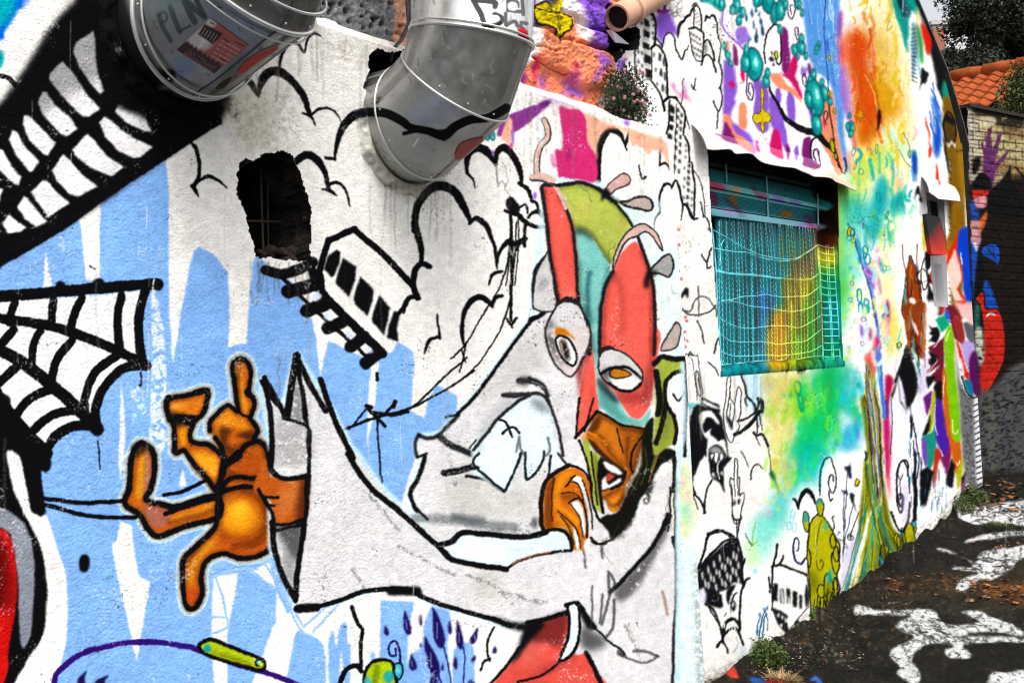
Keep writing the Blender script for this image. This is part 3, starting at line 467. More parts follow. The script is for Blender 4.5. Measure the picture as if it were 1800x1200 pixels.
# stains where rain runs off the ledge and round the hole
for x0, y0, x1, y1, k in ((430, 130, 520, 330, 1), (560, 60, 700, 120, 2), (390, 170, 460, 260, 3)):
    f('0', (150, 142, 124), '%d,%d %d,%d %d,%d %d,%d' % (x0, y0, x1, y0+10, x1-20, y1, x0+20, y1-10), 12, .3, grit=.55)
f('0', (176, 170, 142), '395,165 470,150 490,240 440,270 410,220', 9, .28); f('0', (150, 148, 128), '640,210 690,300 760,330 720,345 660,300', 9, .5)
f('A', (70, 70, 66), '1190,480 1230,560 1280,640 1230,620 1190,560', 4, .8, grit=.5)
# ------------------------------------------------------------------ murals of the tall wall behind
BK = Chart(WH); use(BK)
BK.a *= (1-.05*np.clip((noise2(CH, CW, 120, 5)-.45)*3, 0, 1))[..., None]
PUR, PCH, MAG, LAV = (140, 104, 192), (246, 160, 130), (196, 44, 112), (160, 130, 206)
TQ, TQL, TQD, YL, LIME = (30, 150, 150), (120, 214, 210), (8, 84, 92), (238, 208, 46), (176, 186, 34)
# rough block work above the ledge
f('0', (126, 127, 130), '300,-400 735,-400 730,100 690,130 620,70 545,40 300,0', 2)
f('0', (246, 196, 170), '700,-40 722,-40 716,60 700,130 690,100', 2)
f('O', PCH, '-60,700 140,490 250,260 400,230 440,100 560,130 600,220 680,280 700,380 860,440 900,560 905,680 860,760 800,900 900,1000 800,1100 300,1000', 3)
f('O', PCH, '-200,640 60,740 160,560 250,420 180,420 -100,500', 4)
f('O', (240, 240, 238), '-100,-400 200,-400 140,180 250,240 250,420 200,520 100,620 -100,700', 3); f('O', (240, 240, 238), '450,-400 620,-400 600,100 640,170 560,140 440,70', 3)
f('O', PUR, '120,-60 210,-20 220,120 250,210 150,190 130,120', 3); f('O', PUR, '605,-60 860,-60 870,200 856,440 760,420 690,380 665,260 620,150 595,60', 3); f('O', (96, 60, 130), '610,-40 860,-30 856,70 760,80 690,30', 4, .8)
f('O', (244, 238, 240), '590,200 650,230 700,370 640,350 590,290', 3)
f('O', (160, 30, 70), '130,-20 200,-10 190,60 140,50', 3); f('O', MAG, '210,480 240,500 270,560 262,640 268,700 240,690 235,600', 3); f('O', MAG, '545,560 560,540 580,620 560,640', 3); f('O', MAG, '770,480 800,520 840,620 870,660 820,640 790,560', 3)
f('O', PUR, '690,400 740,450 790,480 860,540 890,590 830,560 790,640 740,700 690,750 690,700 760,600 745,500', 4); f('O', PUR, '470,690 560,740 640,790 690,800 640,850 560,830 500,760', 5); f('O', PUR, '300,640 330,660 340,750 300,770', 4); f('O', (110, 40, 110), '70,620 130,590 160,680 120,760 60,740', 4); f('O', (130, 60, 140), '480,640 560,630 590,740 520,720', 5, .8); f('O', PUR, '470,800 520,820 520,860 470,840', 4)
f('O', (226, 130, 100), '300,560 420,600 520,660 600,740 560,700 420,640', 5, .8); sp('O', (120, 64, 44), 150, 450, 900, 940, 260, 2, 6, 11, .75); sp('O', (200, 110, 80), 150, 250, 900, 940, 200, 3, 9, 12, .5)
o('O', (232, 208, 26), K_, 16, '212,60 250,40 300,20 330,70 340,110 400,120 440,112 500,150 532,180 520,230 490,270 455,285 440,330 415,362 395,300 372,262 310,230 250,210 205,150', 1); f('O', (226, 210, 30), '350,-80 460,-80 440,60 420,110 340,100 330,40', 2); f('O', (40, 34, 66), '290,-40 420,-40 400,30 330,50', 4); f('O', (120, 110, 20), '340,110 380,180 420,250 440,180 400,130', 4, .6); s('O', (80, 74, 20), 10, '350,110 400,180 430,260 425,310'); s('O', K_, 12, '205,60 280,90 330,110')
f('O', (232, 150, 190), '170,780 330,790 470,870 600,950 560,960 420,900 250,850', 5, .7); f('O', (240, 176, 150), '430,860 800,960 1060,1060 1300,1200 1250,1260 400,980', 5)
# colour fields of the long wall: lilac thicket, blue fall, orange blaze, turquoise lagoon
f('Z', (238, 236, 238), '130,-400 900,-400 1000,1000 220,800 240,500', 3)
f('Z', PUR, '235,400 270,375 310,400 325,480 335,560 320,610 335,640 300,700 310,760 380,800 440,880 440,960 300,860 215,780 218,690 245,640', 2)
for c, q in ((LAV, '330,190 380,165 410,220 400,260 350,280'), ((112, 40, 100), '310,300 322,275 336,310 342,400 315,395'), (MAG, '360,420 380,425 386,480 372,515 358,470'), (PCH, '270,255 288,270 285,320 270,330'),
  (PUR, '440,470 520,540 540,600 530,700 540,800 500,820 460,800 440,700 450,600'), (PUR, '535,600 560,610 590,640 620,700 640,800 650,880 640,930 600,860 560,800 530,700'), (PCH, '355,650 390,640 400,700 395,790 360,800 345,760'), (PCH, '250,720 290,720 310,800 340,840 380,880 370,910 320,860 260,790'),
  (PUR, '580,560 600,550 612,600 600,660 580,640'), (PUR, '650,560 670,550 690,620 700,700 690,770 660,740 645,660'), ((112, 40, 100), '612,190 630,168 650,200 662,300 665,400 650,460 620,440 610,330'), (MAG, '640,460 670,380 705,330 712,420 700,480 730,560 740,620 700,560 660,500 600,450'), (PCH, '540,470 600,460 650,530 700,560 740,640 700,600 640,560 590,540'), ((112, 40, 100), '775,400 790,400 800,450 785,470'), (LAV, '735,420 770,430 760,480 740,470'),
  (MAG, '545,860 560,810 585,800 605,850 620,930 620,985 560,960 540,930'), ((112, 40, 100), '215,780 235,755 270,760 300,810 310,840 360,870 340,890 290,880 200,830'), (MAG, '455,890 462,870 480,940 460,935'), ((112, 40, 100), '640,910 655,890 668,940 650,1000'), ((112, 40, 100), '745,880 765,850 795,860 800,960 790,1010 745,990'), ((112, 40, 100), '745,1000 800,990 850,1030 830,1050 750,1030'),
  (PCH, '860,620 930,560 950,600 970,760 990,950 1000,1060 960,1090 920,1000 870,900 840,800'), (PUR, '800,560 840,520 850,700 820,800 780,700 770,640'), (PCH, '320,840 370,850 440,920 430,945 340,880'), (PUR, '690,930 710,900 720,960 700,1000'), (MAG, '285,510 310,500 318,540 295,545'), (MAG, '870,720 885,760 880,800')): f('Z', c, q, 1)
sp('Z', (60, 50, 60), 480, 830, 530, 900, 22, 1, 3, 8); 
# blue water fall
f('Z', (110, 164, 222), '740,-400 960,-400 970,100 980,400 990,560 1000,700 1010,900 1100,1300 1050,1300 960,800 930,560 880,480 800,400 760,200', 2)
for i in range(46):
    r = np.random.RandomState(100+i); x = r.uniform(745, 985); y = r.uniform(-300, 700); L = r.uniform(60, 260)
    if x > 760+max(0, y)*.32: s('Z', [(200, 226, 244), (150, 196, 236), (60, 110, 190), (236, 240, 244)][i % 4], r.uniform(2, 9), '%g,%g %g,%g %g,%g' % (x, y, x+4, y+L*.5, x+12+L*.05, y+L), 1, .7, grit=.2)
s('Z', (40, 70, 150), 7, '885,-100 880,60 875,200 885,330 900,480 905,560'); f('Z', (40, 70, 170), '890,240 902,260 905,330 892,300', 2)
f('Z', (112, 50, 130), '965,80 985,70 990,150 985,240 965,220', 3); f('Z', (196, 70, 120), '975,230 1000,260 1010,400 990,420 970,360', 4); f('Z', LAV, '1030,130 1045,140 1040,210 1025,200', 3)
f('Z', PUR, '975,440 1010,400 1050,440 1075,530 1080,620 1060,760 1080,860 1075,940 1050,900 1040,780 1010,720 980,600', 2); f('Z', (232, 140, 150), '1010,960 1030,920 1050,1010 1060,1120 1040,1100', 4, .8)
# orange to turquoise
f('J', (250, 236, 200), '900,-300 1150,-300 1190,200 1220,420 1260,700 1240,900 1180,960 950,900 920,700 880,400 890,100', 16)
f('J', (246, 190, 90), '1000,160 1060,170 1110,330 1140,480 1170,600 1120,640 1040,600 1010,420', 14, .9); f('J', (244, 150, 30), '1060,470 1110,500 1140,560 1100,600 1060,570', 12, .9)
f('J', (232, 96, 24), '870,170 910,150 960,180 990,260 960,330 1000,400 1040,560 1060,640 1000,740 940,780 920,620 915,480 880,360 850,280', 9); f('J', (246, 150, 40), '930,400 1000,450 1050,590 1040,680 950,760 920,700', 8, .9); f('J', (240, 120, 110), '850,230 880,200 910,280 960,300 990,340 920,340 870,290', 7, .8); f('J', (228, 80, 20), '925,440 950,420 965,560 940,560', 6, .8)
f('J', (246, 226, 226), '900,60 960,50 960,140 930,160 890,150', 10, .9); f('J', (250, 244, 236), '860,-100 1000,-100 990,40 930,70 880,30', 8)
f('J', (222, 208, 70), '800,990 860,980 930,800 1000,760 1060,740 1050,900 980,900 940,1040 930,1130 900,1240 870,1500 800,1600', 12, .95); f('J', (226, 196, 30), '798,1000 865,990 885,1060 905,1180 900,1260 880,1420 830,1600 798,1640', 4); f('K', (236, 206, 40), '800,-40 850,-60 870,60 860,200 830,300 806,300', 8, .8); f('K', (60, 190, 90), '806,240 850,180 880,300 860,460 820,560 806,500', 10, .8)
f('J', (180, 214, 130), '930,860 1010,820 1070,780 1130,760 1150,860 1060,900 980,960 960,1100 920,1180 940,1300 900,1400 930,1040', 14, .9)
f('J', (150, 210, 215), '1040,640 1100,660 1160,720 1200,820 1190,860 1120,770 1060,740', 9, .6)
f('K', (56, 180, 176), '820,-220 880,-190 930,-140 1000,-130 1010,-60 960,20 880,60 900,180 860,280 840,420 820,560 840,700 820,760 760,800 830,560', 14, .9)
f('J', (44, 168, 164), '1020,1010 1060,930 1080,1000 1060,1100 1040,1200 1000,1280 980,1200 1000,1110', 9, .9); f('J', (44, 168, 164), '1090,1080 1120,1040 1170,990 1160,1080 1130,1140 1100,1150', 9, .9); f('J', (236, 190, 200), '1080,820 1120,850 1140,900 1110,960', 7, .7); f('J', (240, 150, 70), '1130,950 1145,940 1150,1000 1130,1020', 5, .7); f('J', (246, 230, 120), '1090,900 1110,920 1120,1040 1090,1030', 7, .8); f('J', (240, 230, 110), '1130,1140 1180,1150 1190,1240 1140,1330', 8, .6)
f('K', (150, 226, 220), '880,-60 960,40 940,240 890,300 860,200', 12, .8); f('K', (120, 216, 220), '1000,-100 1060,-60 1050,60 980,60', 12, .8); f('K', (250, 240, 170), '1060,-60 1110,-80 1150,80 1140,300 1120,400 1080,420 1040,300 1060,100', 12, .75); f('K', (246, 220, 90), '1070,440 1120,390 1140,480 1130,600 1100,700 1080,640', 9, .85)
f('K', (90, 190, 200), '1060,190 1130,230 1150,200 1130,280 1080,240', 5, .5)
sp('K', (240, 226, 80), 850, 0, 1060, 700, 60, 4, 11, 21, .55); sp('K', (240, 170, 200), 880, 100, 1060, 800, 26, 5, 14, 22, .45); sp('K', (30, 150, 150), 850, -100, 1050, 700, 30, 3, 9, 23, .5)
# below the window: pale blue, sand, emerald and aqua spray
f('K', (190, 222, 236), '212,770 440,760 440,1000 400,1010 330,920 340,800 290,785', 7, .9)
f('K', (222, 216, 150), '440,765 560,760 660,770 680,900 620,1030 560,1130 560,1300 500,1320 470,1200 440,1000', 9, .95); f('K', (236, 214, 190), '620,790 690,790 690,860 640,850', 7, .6); f('K', (150, 148, 140), '440,810 470,800 480,860 445,880', 8, .6)
f('K', (20, 176, 90), '690,750 850,720 850,900 930,900 960,1060 830,1060 700,1200 620,1260 560,1200 620,1060 680,960', 14, .95); f('K', (130, 214, 60), '560,860 640,830 690,900 680,1000 620,1030 560,960', 9, .8); f('K', (40, 200, 120), '640,1010 760,1000 740,1200 640,1240', 12, .8)
f('K', (50, 184, 180), '830,780 900,740 960,760 950,860 900,920 840,940', 12, .8); f('L', (40, 186, 180), '640,-60 740,-60 790,40 740,160 660,130 570,200 540,320 480,380 430,420 430,520 380,420 470,300 520,150', 14, .9); f('K', (60, 180, 214), '830,1040 900,1010 950,1080 900,1180 800,1160', 9, .8); f('K', (236, 220, 240), '820,960 880,960 900,1030 860,1060 830,1030', 7, .7)
f('L', (150, 224, 210), '370,330 480,300 520,240 520,400 440,520 400,600 370,500', 12, .7); f('L', (170, 220, 110), '320,470 380,460 400,560 350,590', 8, .6); f('L', (190, 160, 90), '530,20 600,20 590,130 540,140', 12, .5); f('L', (224, 240, 236), '100,380 330,380 420,560 380,900 330,1000', 20, .5)
f('L', (230, 232, 150), '-60,-60 30,60 60,300 40,420 -20,380 -60,200', 9, .6); 
for x, y, rx, ry, c in ((0, 290, 14, 30, (90, 206, 196)), (25, 330, 12, 20, (90, 206, 196)), (8, 140, 14, 22, (240, 180, 210)), (20, 230, 12, 16, (240, 180, 210)), (455, 300, 9, 16, (240, 150, 200)), (480, 250, 6, 9, (240, 220, 90)), (505, 285, 6, 9, (240, 220, 90)), (380, 610, 9, 16, (110, 190, 220)), (440, 240, 6, 9, (240, 220, 90))): e('L', c, x, y, rx, ry, 0, 2.5, .7)
for cx, cy, rx, ry in ((605, 845, 18, 34), (622, 905, 12, 24), (628, 945, 8, 20)): e('K', None, cx, cy, rx, ry, -10, line=(20, 136, 110), lw=12)
e('K', None, 775, 1030, 14, 40, 0, line=(100, 230, 140), lw=7); e('K', (30, 150, 130), 535, 885, 6, 14, 0, 1.5); e('K', (30, 150, 130), 570, 885, 7, 16, 0, 1.5); e('K', (30, 150, 150), 810, 1130, 7, 20, 0, 1.5)
f('J', (250, 250, 250), '1150,-200 1250,-200 1330,240 1400,600 1450,900 1470,1700 1230,1700 1190,900 1230,800 1220,420', 6)
# turquoise bubbles, snakes of ink, yellow butterflies
def bub(cr, x, y, rx, ry, rot=0, k=1):
    e(cr, (10, 40, 48), x, y, rx*1.12+2, ry*1.1+2, rot); e(cr, TQ, x, y, rx, ry, rot); e(cr, TQD, x-rx*.25, y+ry*.35, rx*.55, ry*.5, rot, 1.6, .45); e(cr, (70, 186, 180), x+rx*.2, y-ry*.1, rx*.55, ry*.6, rot, 1.4, .8); e(cr, (186, 236, 230), x+rx*.3, y-ry*.15, rx*.24, ry*.34, rot, 1)
s('Z', LAV, 12, '245,80 245,150 265,200 310,240 370,300 385,330'); s('Z', LAV, 6, '230,120 235,160')
s('Z', K_, 10, '512,390 508,300 522,220 550,170 585,155 600,190 612,280 612,360 600,400 585,395'); s('Z', K_, 9, '585,395 575,350 578,330')
s('Z', K_, 26, '535,520,10 550,570,18 590,650,22 640,735,28 700,785,34 760,810,38 830,830,40 880,880,36 930,930,26 960,990,16 990,1070,8'); s('Z', K_, 8, '905,560 912,700 930,800 945,900 955,980'); s('Z', K_, 12, '800,985 795,920 805,870 830,855')
for w, q in ((9, '825,1000 815,960 818,930 838,930 848,980 852,1025 830,1040'), (8, '400,470 395,540 405,600 428,625 438,580 430,525 412,520 410,560 420,590'), (7, '770,550 748,520 742,480 755,455 765,480 762,510'), (7, '895,770 880,740 880,700 895,690 902,720 895,745'), (8, '650,60 655,100 680,115 695,60 690,0'), (6, '670,90 665,40 680,35'), (7, '715,250 700,220 698,180 715,175 715,220'), (9, '1000,1080 1010,1040 1005,980 995,985')): s('Z', (36, 18, 48), w, q)
e('Z', LIME, 583, 340, 12, 24, -8, line=K_, lw=4); f('Z', K_, '535,365 555,350 568,378 545,380', .6); f('Z', K_, '555,400 568,390 566,415', .6); f('Z', K_, '550,325 560,320 562,345', .6)
for q in ('175,-10,60,70,0', '235,25,24,44,0', '210,10,14,50,0', '335,40,22,48,0', '310,65,16,28,0', '372,80,14,30,0', '350,130,14,28,0', '520,-30,40,110,-8', '572,85,24,62,0', '605,65,26,62,0', '470,0,22,40,0', '635,30,14,30,0', '600,180,11,26,0', '440,400,50,95,-8', '390,395,28,52,0', '395,315,14,36,0', '518,505,20,34,-8', '527,455,13,30,0',
  '735,300,24,42,-6', '692,312,16,34,0', '735,240,12,26,0', '765,350,10,22,0', '712,360,9,14,0', '820,605,50,112,-12', '780,620,20,50,-10', '812,460,18,32,0', '880,580,20,45,-10', '865,510,11,22,0', '915,632,11,24,0', '830,775,28,62,-6', '812,690,9,22,0', '790,490,10,20,0', '258,285,12,24,-10', '280,345,12,34,-10', '295,392,10,20,-8', '720,30,14,30,0', '740,80,10,24,0', '705,30,8,24,0', '833,300,10,20,0', '826,325,9,14,0', '848,275,7,16,0', '1035,715,8,16,0', '1030,790,12,26,0', '1045,775,9,22,0', '1052,800,10,30,0', '1042,830,12,20,0', '455,15,16,30,0'):
    v = [float(t) for t in q.split(',')]; bub('Z', *v)
for cx, cy, rx, ry, r in ((495, 180, 12, 46, -8), (485, 130, 10, 22, 0), (455, 220, 12, 50, 0), (395, 110, 8, 26, 0), (405, 250, 8, 26, 0), (430, 80, 8, 30, 0), (440, 150, 6, 30, 0), (455, 60, 8, 20, 0), (475, 90, 6, 16, 0), (420, 240, 5, 20, 0)): drop('Z', (16, 50, 84), cx, cy, rx, ry, r)
def fly(cr, x, y, k):
    o(cr, YL, K_, 5*k, ' '.join('%g,%g' % (x+a*k, y+b*k) for a, b in ((-8, -190), (10, -195), (16, -150), (12, -60), (40, -30), (62, 0), (50, 40), (20, 40), (16, 80), (0, 110), (-8, 70), (-6, 40), (-40, 50), (-66, 10), (-50, -20), (-20, -20), (-4, -60))), .8); s(cr, (150, 120, 10), 4*k, '%g,%g %g,%g %g,%g' % (x-30*k, y-50*k, x, y, x+10*k, y+60*k))
fly('Z', 492, 725, .9); fly('Z', 1098, 710, .45)
for x, y in ((905, 580), (908, 360), (940, 690)): e('Z', LIME, x, y, 8, 20, -6, line=K_, lw=3)
o('Z', LIME, K_, 5, '920,870 930,860 945,900 940,950 920,930'); o('Z', LIME, K_, 5, '940,955 955,955 958,985 945,985')
# thin branch down the wall and its blossom
for w, q in ((9, '905,20 940,180 990,330 1020,480 1035,620 1050,760 1050,900'), (20, '915,40 960,200 1005,380 1030,560 1045,720')): s('K', (130, 170, 220) if w > 10 else (60, 80, 150), w, q, 1.2, .9)
s('K', (40, 56, 110), 7, '870,-20 900,40 930,140 965,260 1000,380 1025,520')
for x, y in ((882, 20),): e('K', (214, 196, 40), x, y, 14, 22, 0, line=K_, lw=5); e('K', (120, 200, 190), x+14, y+4, 10, 20, 0, line=K_, lw=4)
for x, y, rx, ry in ((962, 120, 12, 22), (975, 170, 14, 26), (958, 150, 8, 16), (932, 360, 12, 34), (940, 430, 12, 34), (970, 400, 12, 26), (978, 425, 8, 20), (942, 640, 10, 14), (930, 830, 6, 10), (1060, 470, 6, 14)): e('K', None, x, y, rx, ry, -6, line=(20, 140, 150), lw=8)
for x, y in ((915, 490), (1140, 620), (1070, 905), (1147, 1080), (935, 920)): e('K', YL, x, y, 12, 16, 20, line=K_, lw=5)
f('K', (242, 242, 244), '890,470 950,440 1000,560 1030,760 1060,1040 1090,1320 1000,1300 960,1100 940,800 900,700', 5, .85)
for c, q in (((240, 130, 130), '960,680 1000,640 1020,560 1030,640 1020,760 1000,800 980,740'), (MAG, '1020,580 1040,600 1035,720 1020,680'), (PUR, '960,200 1000,230 1012,330 990,300'), ((110, 40, 100), '1025,240 1040,300 1050,360 1035,320'), ((110, 40, 100), '1075,380 1090,400 1085,520 1070,460'), ((170, 30, 80), '1070,780 1110,800 1095,900 1080,940 1070,860'), (PUR, '935,500 955,540 948,580 935,540'), ((130, 50, 110), '985,520 1000,560 990,600'), ((110, 40, 100), '1065,900 1090,940 1080,1060 1060,980'), (PUR, '905,1010 930,1090 935,1120 915,1090'), (PUR, '1030,150 1050,180 1045,240'), (MAG, '1058,1010 1100,1040 1110,1190 1090,1300 1070,1200')): f('K', c, q, 1.5)
s('K', (90, 140, 220), 20, '1025,640 1040,760 1055,880 1060,1000', 1.5); 
# feathery brush texture over the blaze and the lagoon
PAL = {0: [(232, 84, 20), (250, 170, 50), (244, 120, 30), (252, 214, 110), (236, 130, 120)], 1: [(240, 206, 70), (252, 232, 150), (250, 190, 60), (244, 238, 200)], 2: [(40, 170, 150), (30, 150, 160), (120, 214, 190), (190, 214, 60), (70, 196, 120)], 3: [(60, 190, 200), (150, 226, 220), (244, 232, 120), (250, 250, 240), (236, 180, 200)]}
for i in range(230):
    r = np.random.RandomState(2000+i); u = r.rand(); x = 1480+r.beta(2, 2)*170; y = r.uniform(-60, 640)
    k = 0 if (x < 1560 and 20 < y < 250) else 1 if (y < 260 and x < 1600) else 2 if 240 < y < 430 else 3
    if y < 200 and x < 1485: continue
    if x > 1615 or (x > 1590 and y > 430): continue
    c = PAL[k][r.randint(len(PAL[k]))]; L = r.uniform(10, 46); w = r.uniform(1, 7)
    s('0', c, w, [(x-OX, y-OY), (x-OX+r.uniform(-5, 6), y-OY+L*.5), (x-OX+r.uniform(-7, 8), y-OY+L)], r.uniform(.6, 2.5), r.uniform(.35, .85), 1, False, .15)
f('J', (232, 86, 20), '905,160 935,150 965,260 950,340 990,430 1030,560 1000,660 960,720 940,560 935,430 900,300', 5, .75); f('J', (250, 176, 40), '1010,420 1080,450 1120,540 1090,610 1040,560', 6, .7)
f('J', (30, 158, 160), '1030,960 1060,920 1085,1000 1060,1120 1030,1230 990,1260 1000,1120', 5, .75); f('J', (30, 158, 160), '1100,1060 1160,1000 1165,1060 1130,1140 1100,1140', 5, .7)
for w, q in ((5, '960,400 1000,470 1030,580'), (4, '990,380 1020,480 1040,590'), (4, '1010,560 1040,590 1030,690'), (3, '950,600 990,640 1020,700'), (4, '1000,690 1020,720'), (4, '1160,700 1190,760 1200,830'), (4, '1140,790 1180,860 1210,880'), (3, '1090,110 1080,160 1110,140')): s('J', (250, 220, 170) if w > 4 else (60, 60, 40), w, q, .7, .8)
f('J', K_, '1030,590 1048,585 1045,640 1028,680', .8)
for i in range(26):
    r = np.random.RandomState(2600+i); x, y = r.uniform(1490, 1610), r.uniform(230, 640); e('0', None, x, y, r.uniform(1.5, 4), r.uniform(3, 9), r.uniform(-20, 20), line=[(20, 110, 120), (90, 60, 110), (60, 120, 60)][i % 3], lw=1.2)
# same loose brushwork under the window
for i in range(150):
    r = np.random.RandomState(3000+i); x, y = r.uniform(1345, 1520), r.uniform(660, 900)
    c = ([(226, 220, 150), (206, 196, 120), (150, 210, 70)] if x < 1400 else [(50, 190, 110), (40, 206, 140), (110, 214, 80), (40, 180, 180)] if x < 1480 else [(60, 190, 210), (150, 226, 226), (236, 240, 244)])[r.randint(3)]
    if y > 760+(1520-x)*.7: continue
    s('0', c, r.uniform(3, 14), [(x-OX, y-OY), (x-OX+r.uniform(-6, 6), y-OY+r.uniform(8, 26))], r.uniform(2, 5), r.uniform(.25, .6), 0, False, .1)
# ink skyline with clouds
f('O', (240, 239, 235), '1100,-300 1250,-300 1230,130 1240,500 1400,800 1300,1260 1140,1120 1000,900 1000,460 1120,440 1130,240', 2)
f('O', (232, 168, 130), '860,-200 1290,-200 1225,100 1160,110 1080,120 1000,230 860,0', 1)
f('O', PUR, '1300,110 1370,110 1410,230 1455,330 1340,400 1320,400 1270,290', 3); s('O', (130, 60, 130), 18, '1285,40 1290,95 1380,95'); s('O', (130, 60, 130), 18, '1340,20 1335,90')
f('O', PUR, '905,560 1000,500 1020,560 1030,620 960,640', 5)
f('O', (214, 90, 150), '1395,740 1440,790 1500,820 1510,680 1540,800 1560,870 1530,880 1500,850 1420,810', 3, .8)
def blk(cr, cols, w, h, pts):
    for q in pts.split():
        x, y = [float(v) for v in q.split(',')]; f(cr, cols, '%g,%g %g,%g %g,%g %g,%g' % (x-w/2, y-h/2-w*.15, x+w/2, y-h/2+w*.1, x+w/2, y+h/2+w*.1, x-w/2, y+h/2-w*.1), .5, 1, 0)
IK = (12, 12, 15)
for w, q in ((11, '1040,30 1150,80 1160,130'), (14, '1160,130 1240,115 1260,200 1250,420'), (8, '1085,150 1100,300'), (8, '1080,440 1090,640 1120,740'), (12, '1220,420 1290,400 1360,520 1368,700 1372,850'), (8, '1225,400 1225,560'), (10, '1250,260 1310,380'), (16, '1340,960 1325,900 1360,870 1430,860'), (12, '1430,860 1520,990 1505,1220'), (10, '1385,880 1380,960 1350,1090 1330,1230'), (7, '1440,880 1420,1000 1410,1220'), (10, '1520,1020 1555,1100 1560,1140'),
  (12, '1190,110 1220,-20'), (16, '1120,750 1150,710 1200,705 1260,760 1310,860 1335,980'), (30, '1595,60 1620,40 1640,75'), (9, '1640,70 1665,140 1660,250 1680,350'), (8, '1600,80 1590,240'), (14, '1550,250 1630,240'), (8, '1560,260 1600,440 1610,480'), (8, '1650,240 1680,480'), (14, '1680,360 1720,350'), (9, '1720,350 1780,470 1785,530'), (18, '1470,330 1450,340'),
  (22, '1460,320 1470,240 1490,190 1510,200'), (24, '1510,200 1540,150 1565,150'), (22, '1565,150 1570,100 1600,90'), (14, '1340,420 1350,320 1390,290 1430,320 1440,400 1440,460'), (14, '1440,400 1480,520 1495,520'), (16, '1490,520 1515,450 1535,450'), (12, '1545,290 1580,360 1590,470 1610,540'), (12, '1610,540 1660,545 1670,580'), (20, '1665,550 1690,490 1730,480 1770,530 1790,640'), (20, '1690,240 1695,170 1720,165'), (22, '1720,175 1750,135 1780,160 1800,230'), (9, '1530,290 1560,300'), (8, '1610,690 1600,780 1610,790'), (10, '1575,740 1600,770')): s('O', IK, w, q, .8)
s('O', (70, 70, 70), 6, '1480,870 1510,690'); s('O', (90, 90, 90), 5, '1500,240 1520,340 1520,440')
blk('O', IK, 52, 52, '1182,195'); blk('O', IK, 60, 56, '1180,298 1180,400'); blk('O', IK, 60, 58, '1188,515'); blk('O', IK, 56, 80, '1200,650'); blk('O', (90, 92, 92), 50, 14, '1185,155 1182,245 1182,350 1184,455 1192,575')
blk('O', IK, 18, 34, '1130,150 1120,190 1110,240 1135,220 1130,480 1140,580 1150,650 1120,630 1110,500'); blk('O', IK, 24, 70, '1302,510 1340,540 1312,630 1345,670 1320,770 1356,810'); blk('O', IK, 14, 36, '1262,615 1275,740 1250,490 1225,200 1228,240 1232,300 1240,360')
blk('O', IK, 40, 66, '1410,960'); blk('O', IK, 38, 60, '1404,1045 1396,1130'); blk('O', IK, 34, 40, '1385,1200'); blk('O', IK, 18, 40, '1460,960 1492,1000 1455,1035 1490,1070 1450,1110 1488,1130 1446,1180 1486,1190')
blk('O', IK, 12, 18, '1610,110 1630,130 1645,150 1610,160 1630,190 1648,210 1606,200 1575,290 1600,300 1625,300 1650,300 1585,330 1610,340 1640,340 1590,380 1615,390 1645,390 1600,430 1625,440 1655,440 1612,480 1640,490'); f('O', (120, 120, 120), '1690,380 1715,370 1720,440 1690,450', 3)
sp('O', (70, 70, 80), 1400, 20, 1490, 150, 26, 2, 7, 4, .6)
# tall building continues beside the wall end (G / crop 800,0)
for w, q in ((13, '1130,520 1160,520 1212,600 1210,700'), (8, '1165,530 1150,700 1145,830 1155,960'), (10, '1130,530 1118,640 1112,740'), (12, '1210,690 1232,770 1235,850 1256,900 1250,1000 1262,1100 1260,1150'), (9, '1200,720 1205,850'), (8, '1155,900 1160,980'), (20, '1170,950 1190,1020 1195,1090 1215,1110 1225,1150'), (16, '1225,1130 1255,1160 1280,1160'), (8, '1265,890 1300,960 1310,1080'), (9, '1290,1065 1310,1110 1315,1160 1340,1210'), (18, '1130,520 1100,545')): s('G', IK, w, q, .8)
blk('G', IK, 26, 30, '1140,575 1138,630 1130,675 1130,720'); blk('G', IK, 11, 26, '1180,580 1195,600 1175,630 1195,650 1170,680 1192,700 1168,730 1190,750 1165,780 1185,800 1162,820 1182,850 1160,870 1178,900 1195,830 1200,880 1185,930 1160,930'); blk('G', IK, 12, 30, '1215,880 1240,890 1212,930 1236,945 1210,975 1232,995 1208,1020 1232,1045 1225,1075 1215,1060 1250,930 1248,990 1246,1050')
s('H', IK, 9, '1300,140 1330,180 1345,130 1355,110'); s('H', IK, 8, '1330,180 1332,215 1348,205'); s('H', IK, 9, '1365,660 1375,610 1392,580', 1.2); s('H', (30, 30, 34), 8, '1335,710 1370,740 1388,780'); s('H', (40, 40, 44), 9, '1198,425 1230,455 1290,460 1345,440 1372,410'); s('H', (70, 70, 74), 8, '1195,430 1240,440 1260,390 1290,365 1330,370 1370,430 1380,470'); s('H', (90, 90, 92), 8, '1284,310 1284,470'); s('H', (50, 50, 52), 9, '1275,490 1300,540 1316,610'); f('H', IK, '1195,360 1215,320 1232,325 1228,375 1215,355 1200,375')
for x, y in ((1180, 90), (1195, 270), (1215, 470), (1222, 490), (1208, 590), (1226, 598), (1215, 630), (1180, 10), (1210, 550)): e('H', (150, 30, 60), x, y, 6, 6, 0, .6)
f('H', K_, '1142,330 1155,350 1180,345 1195,362 1180,380 1150,360', 1, .8)
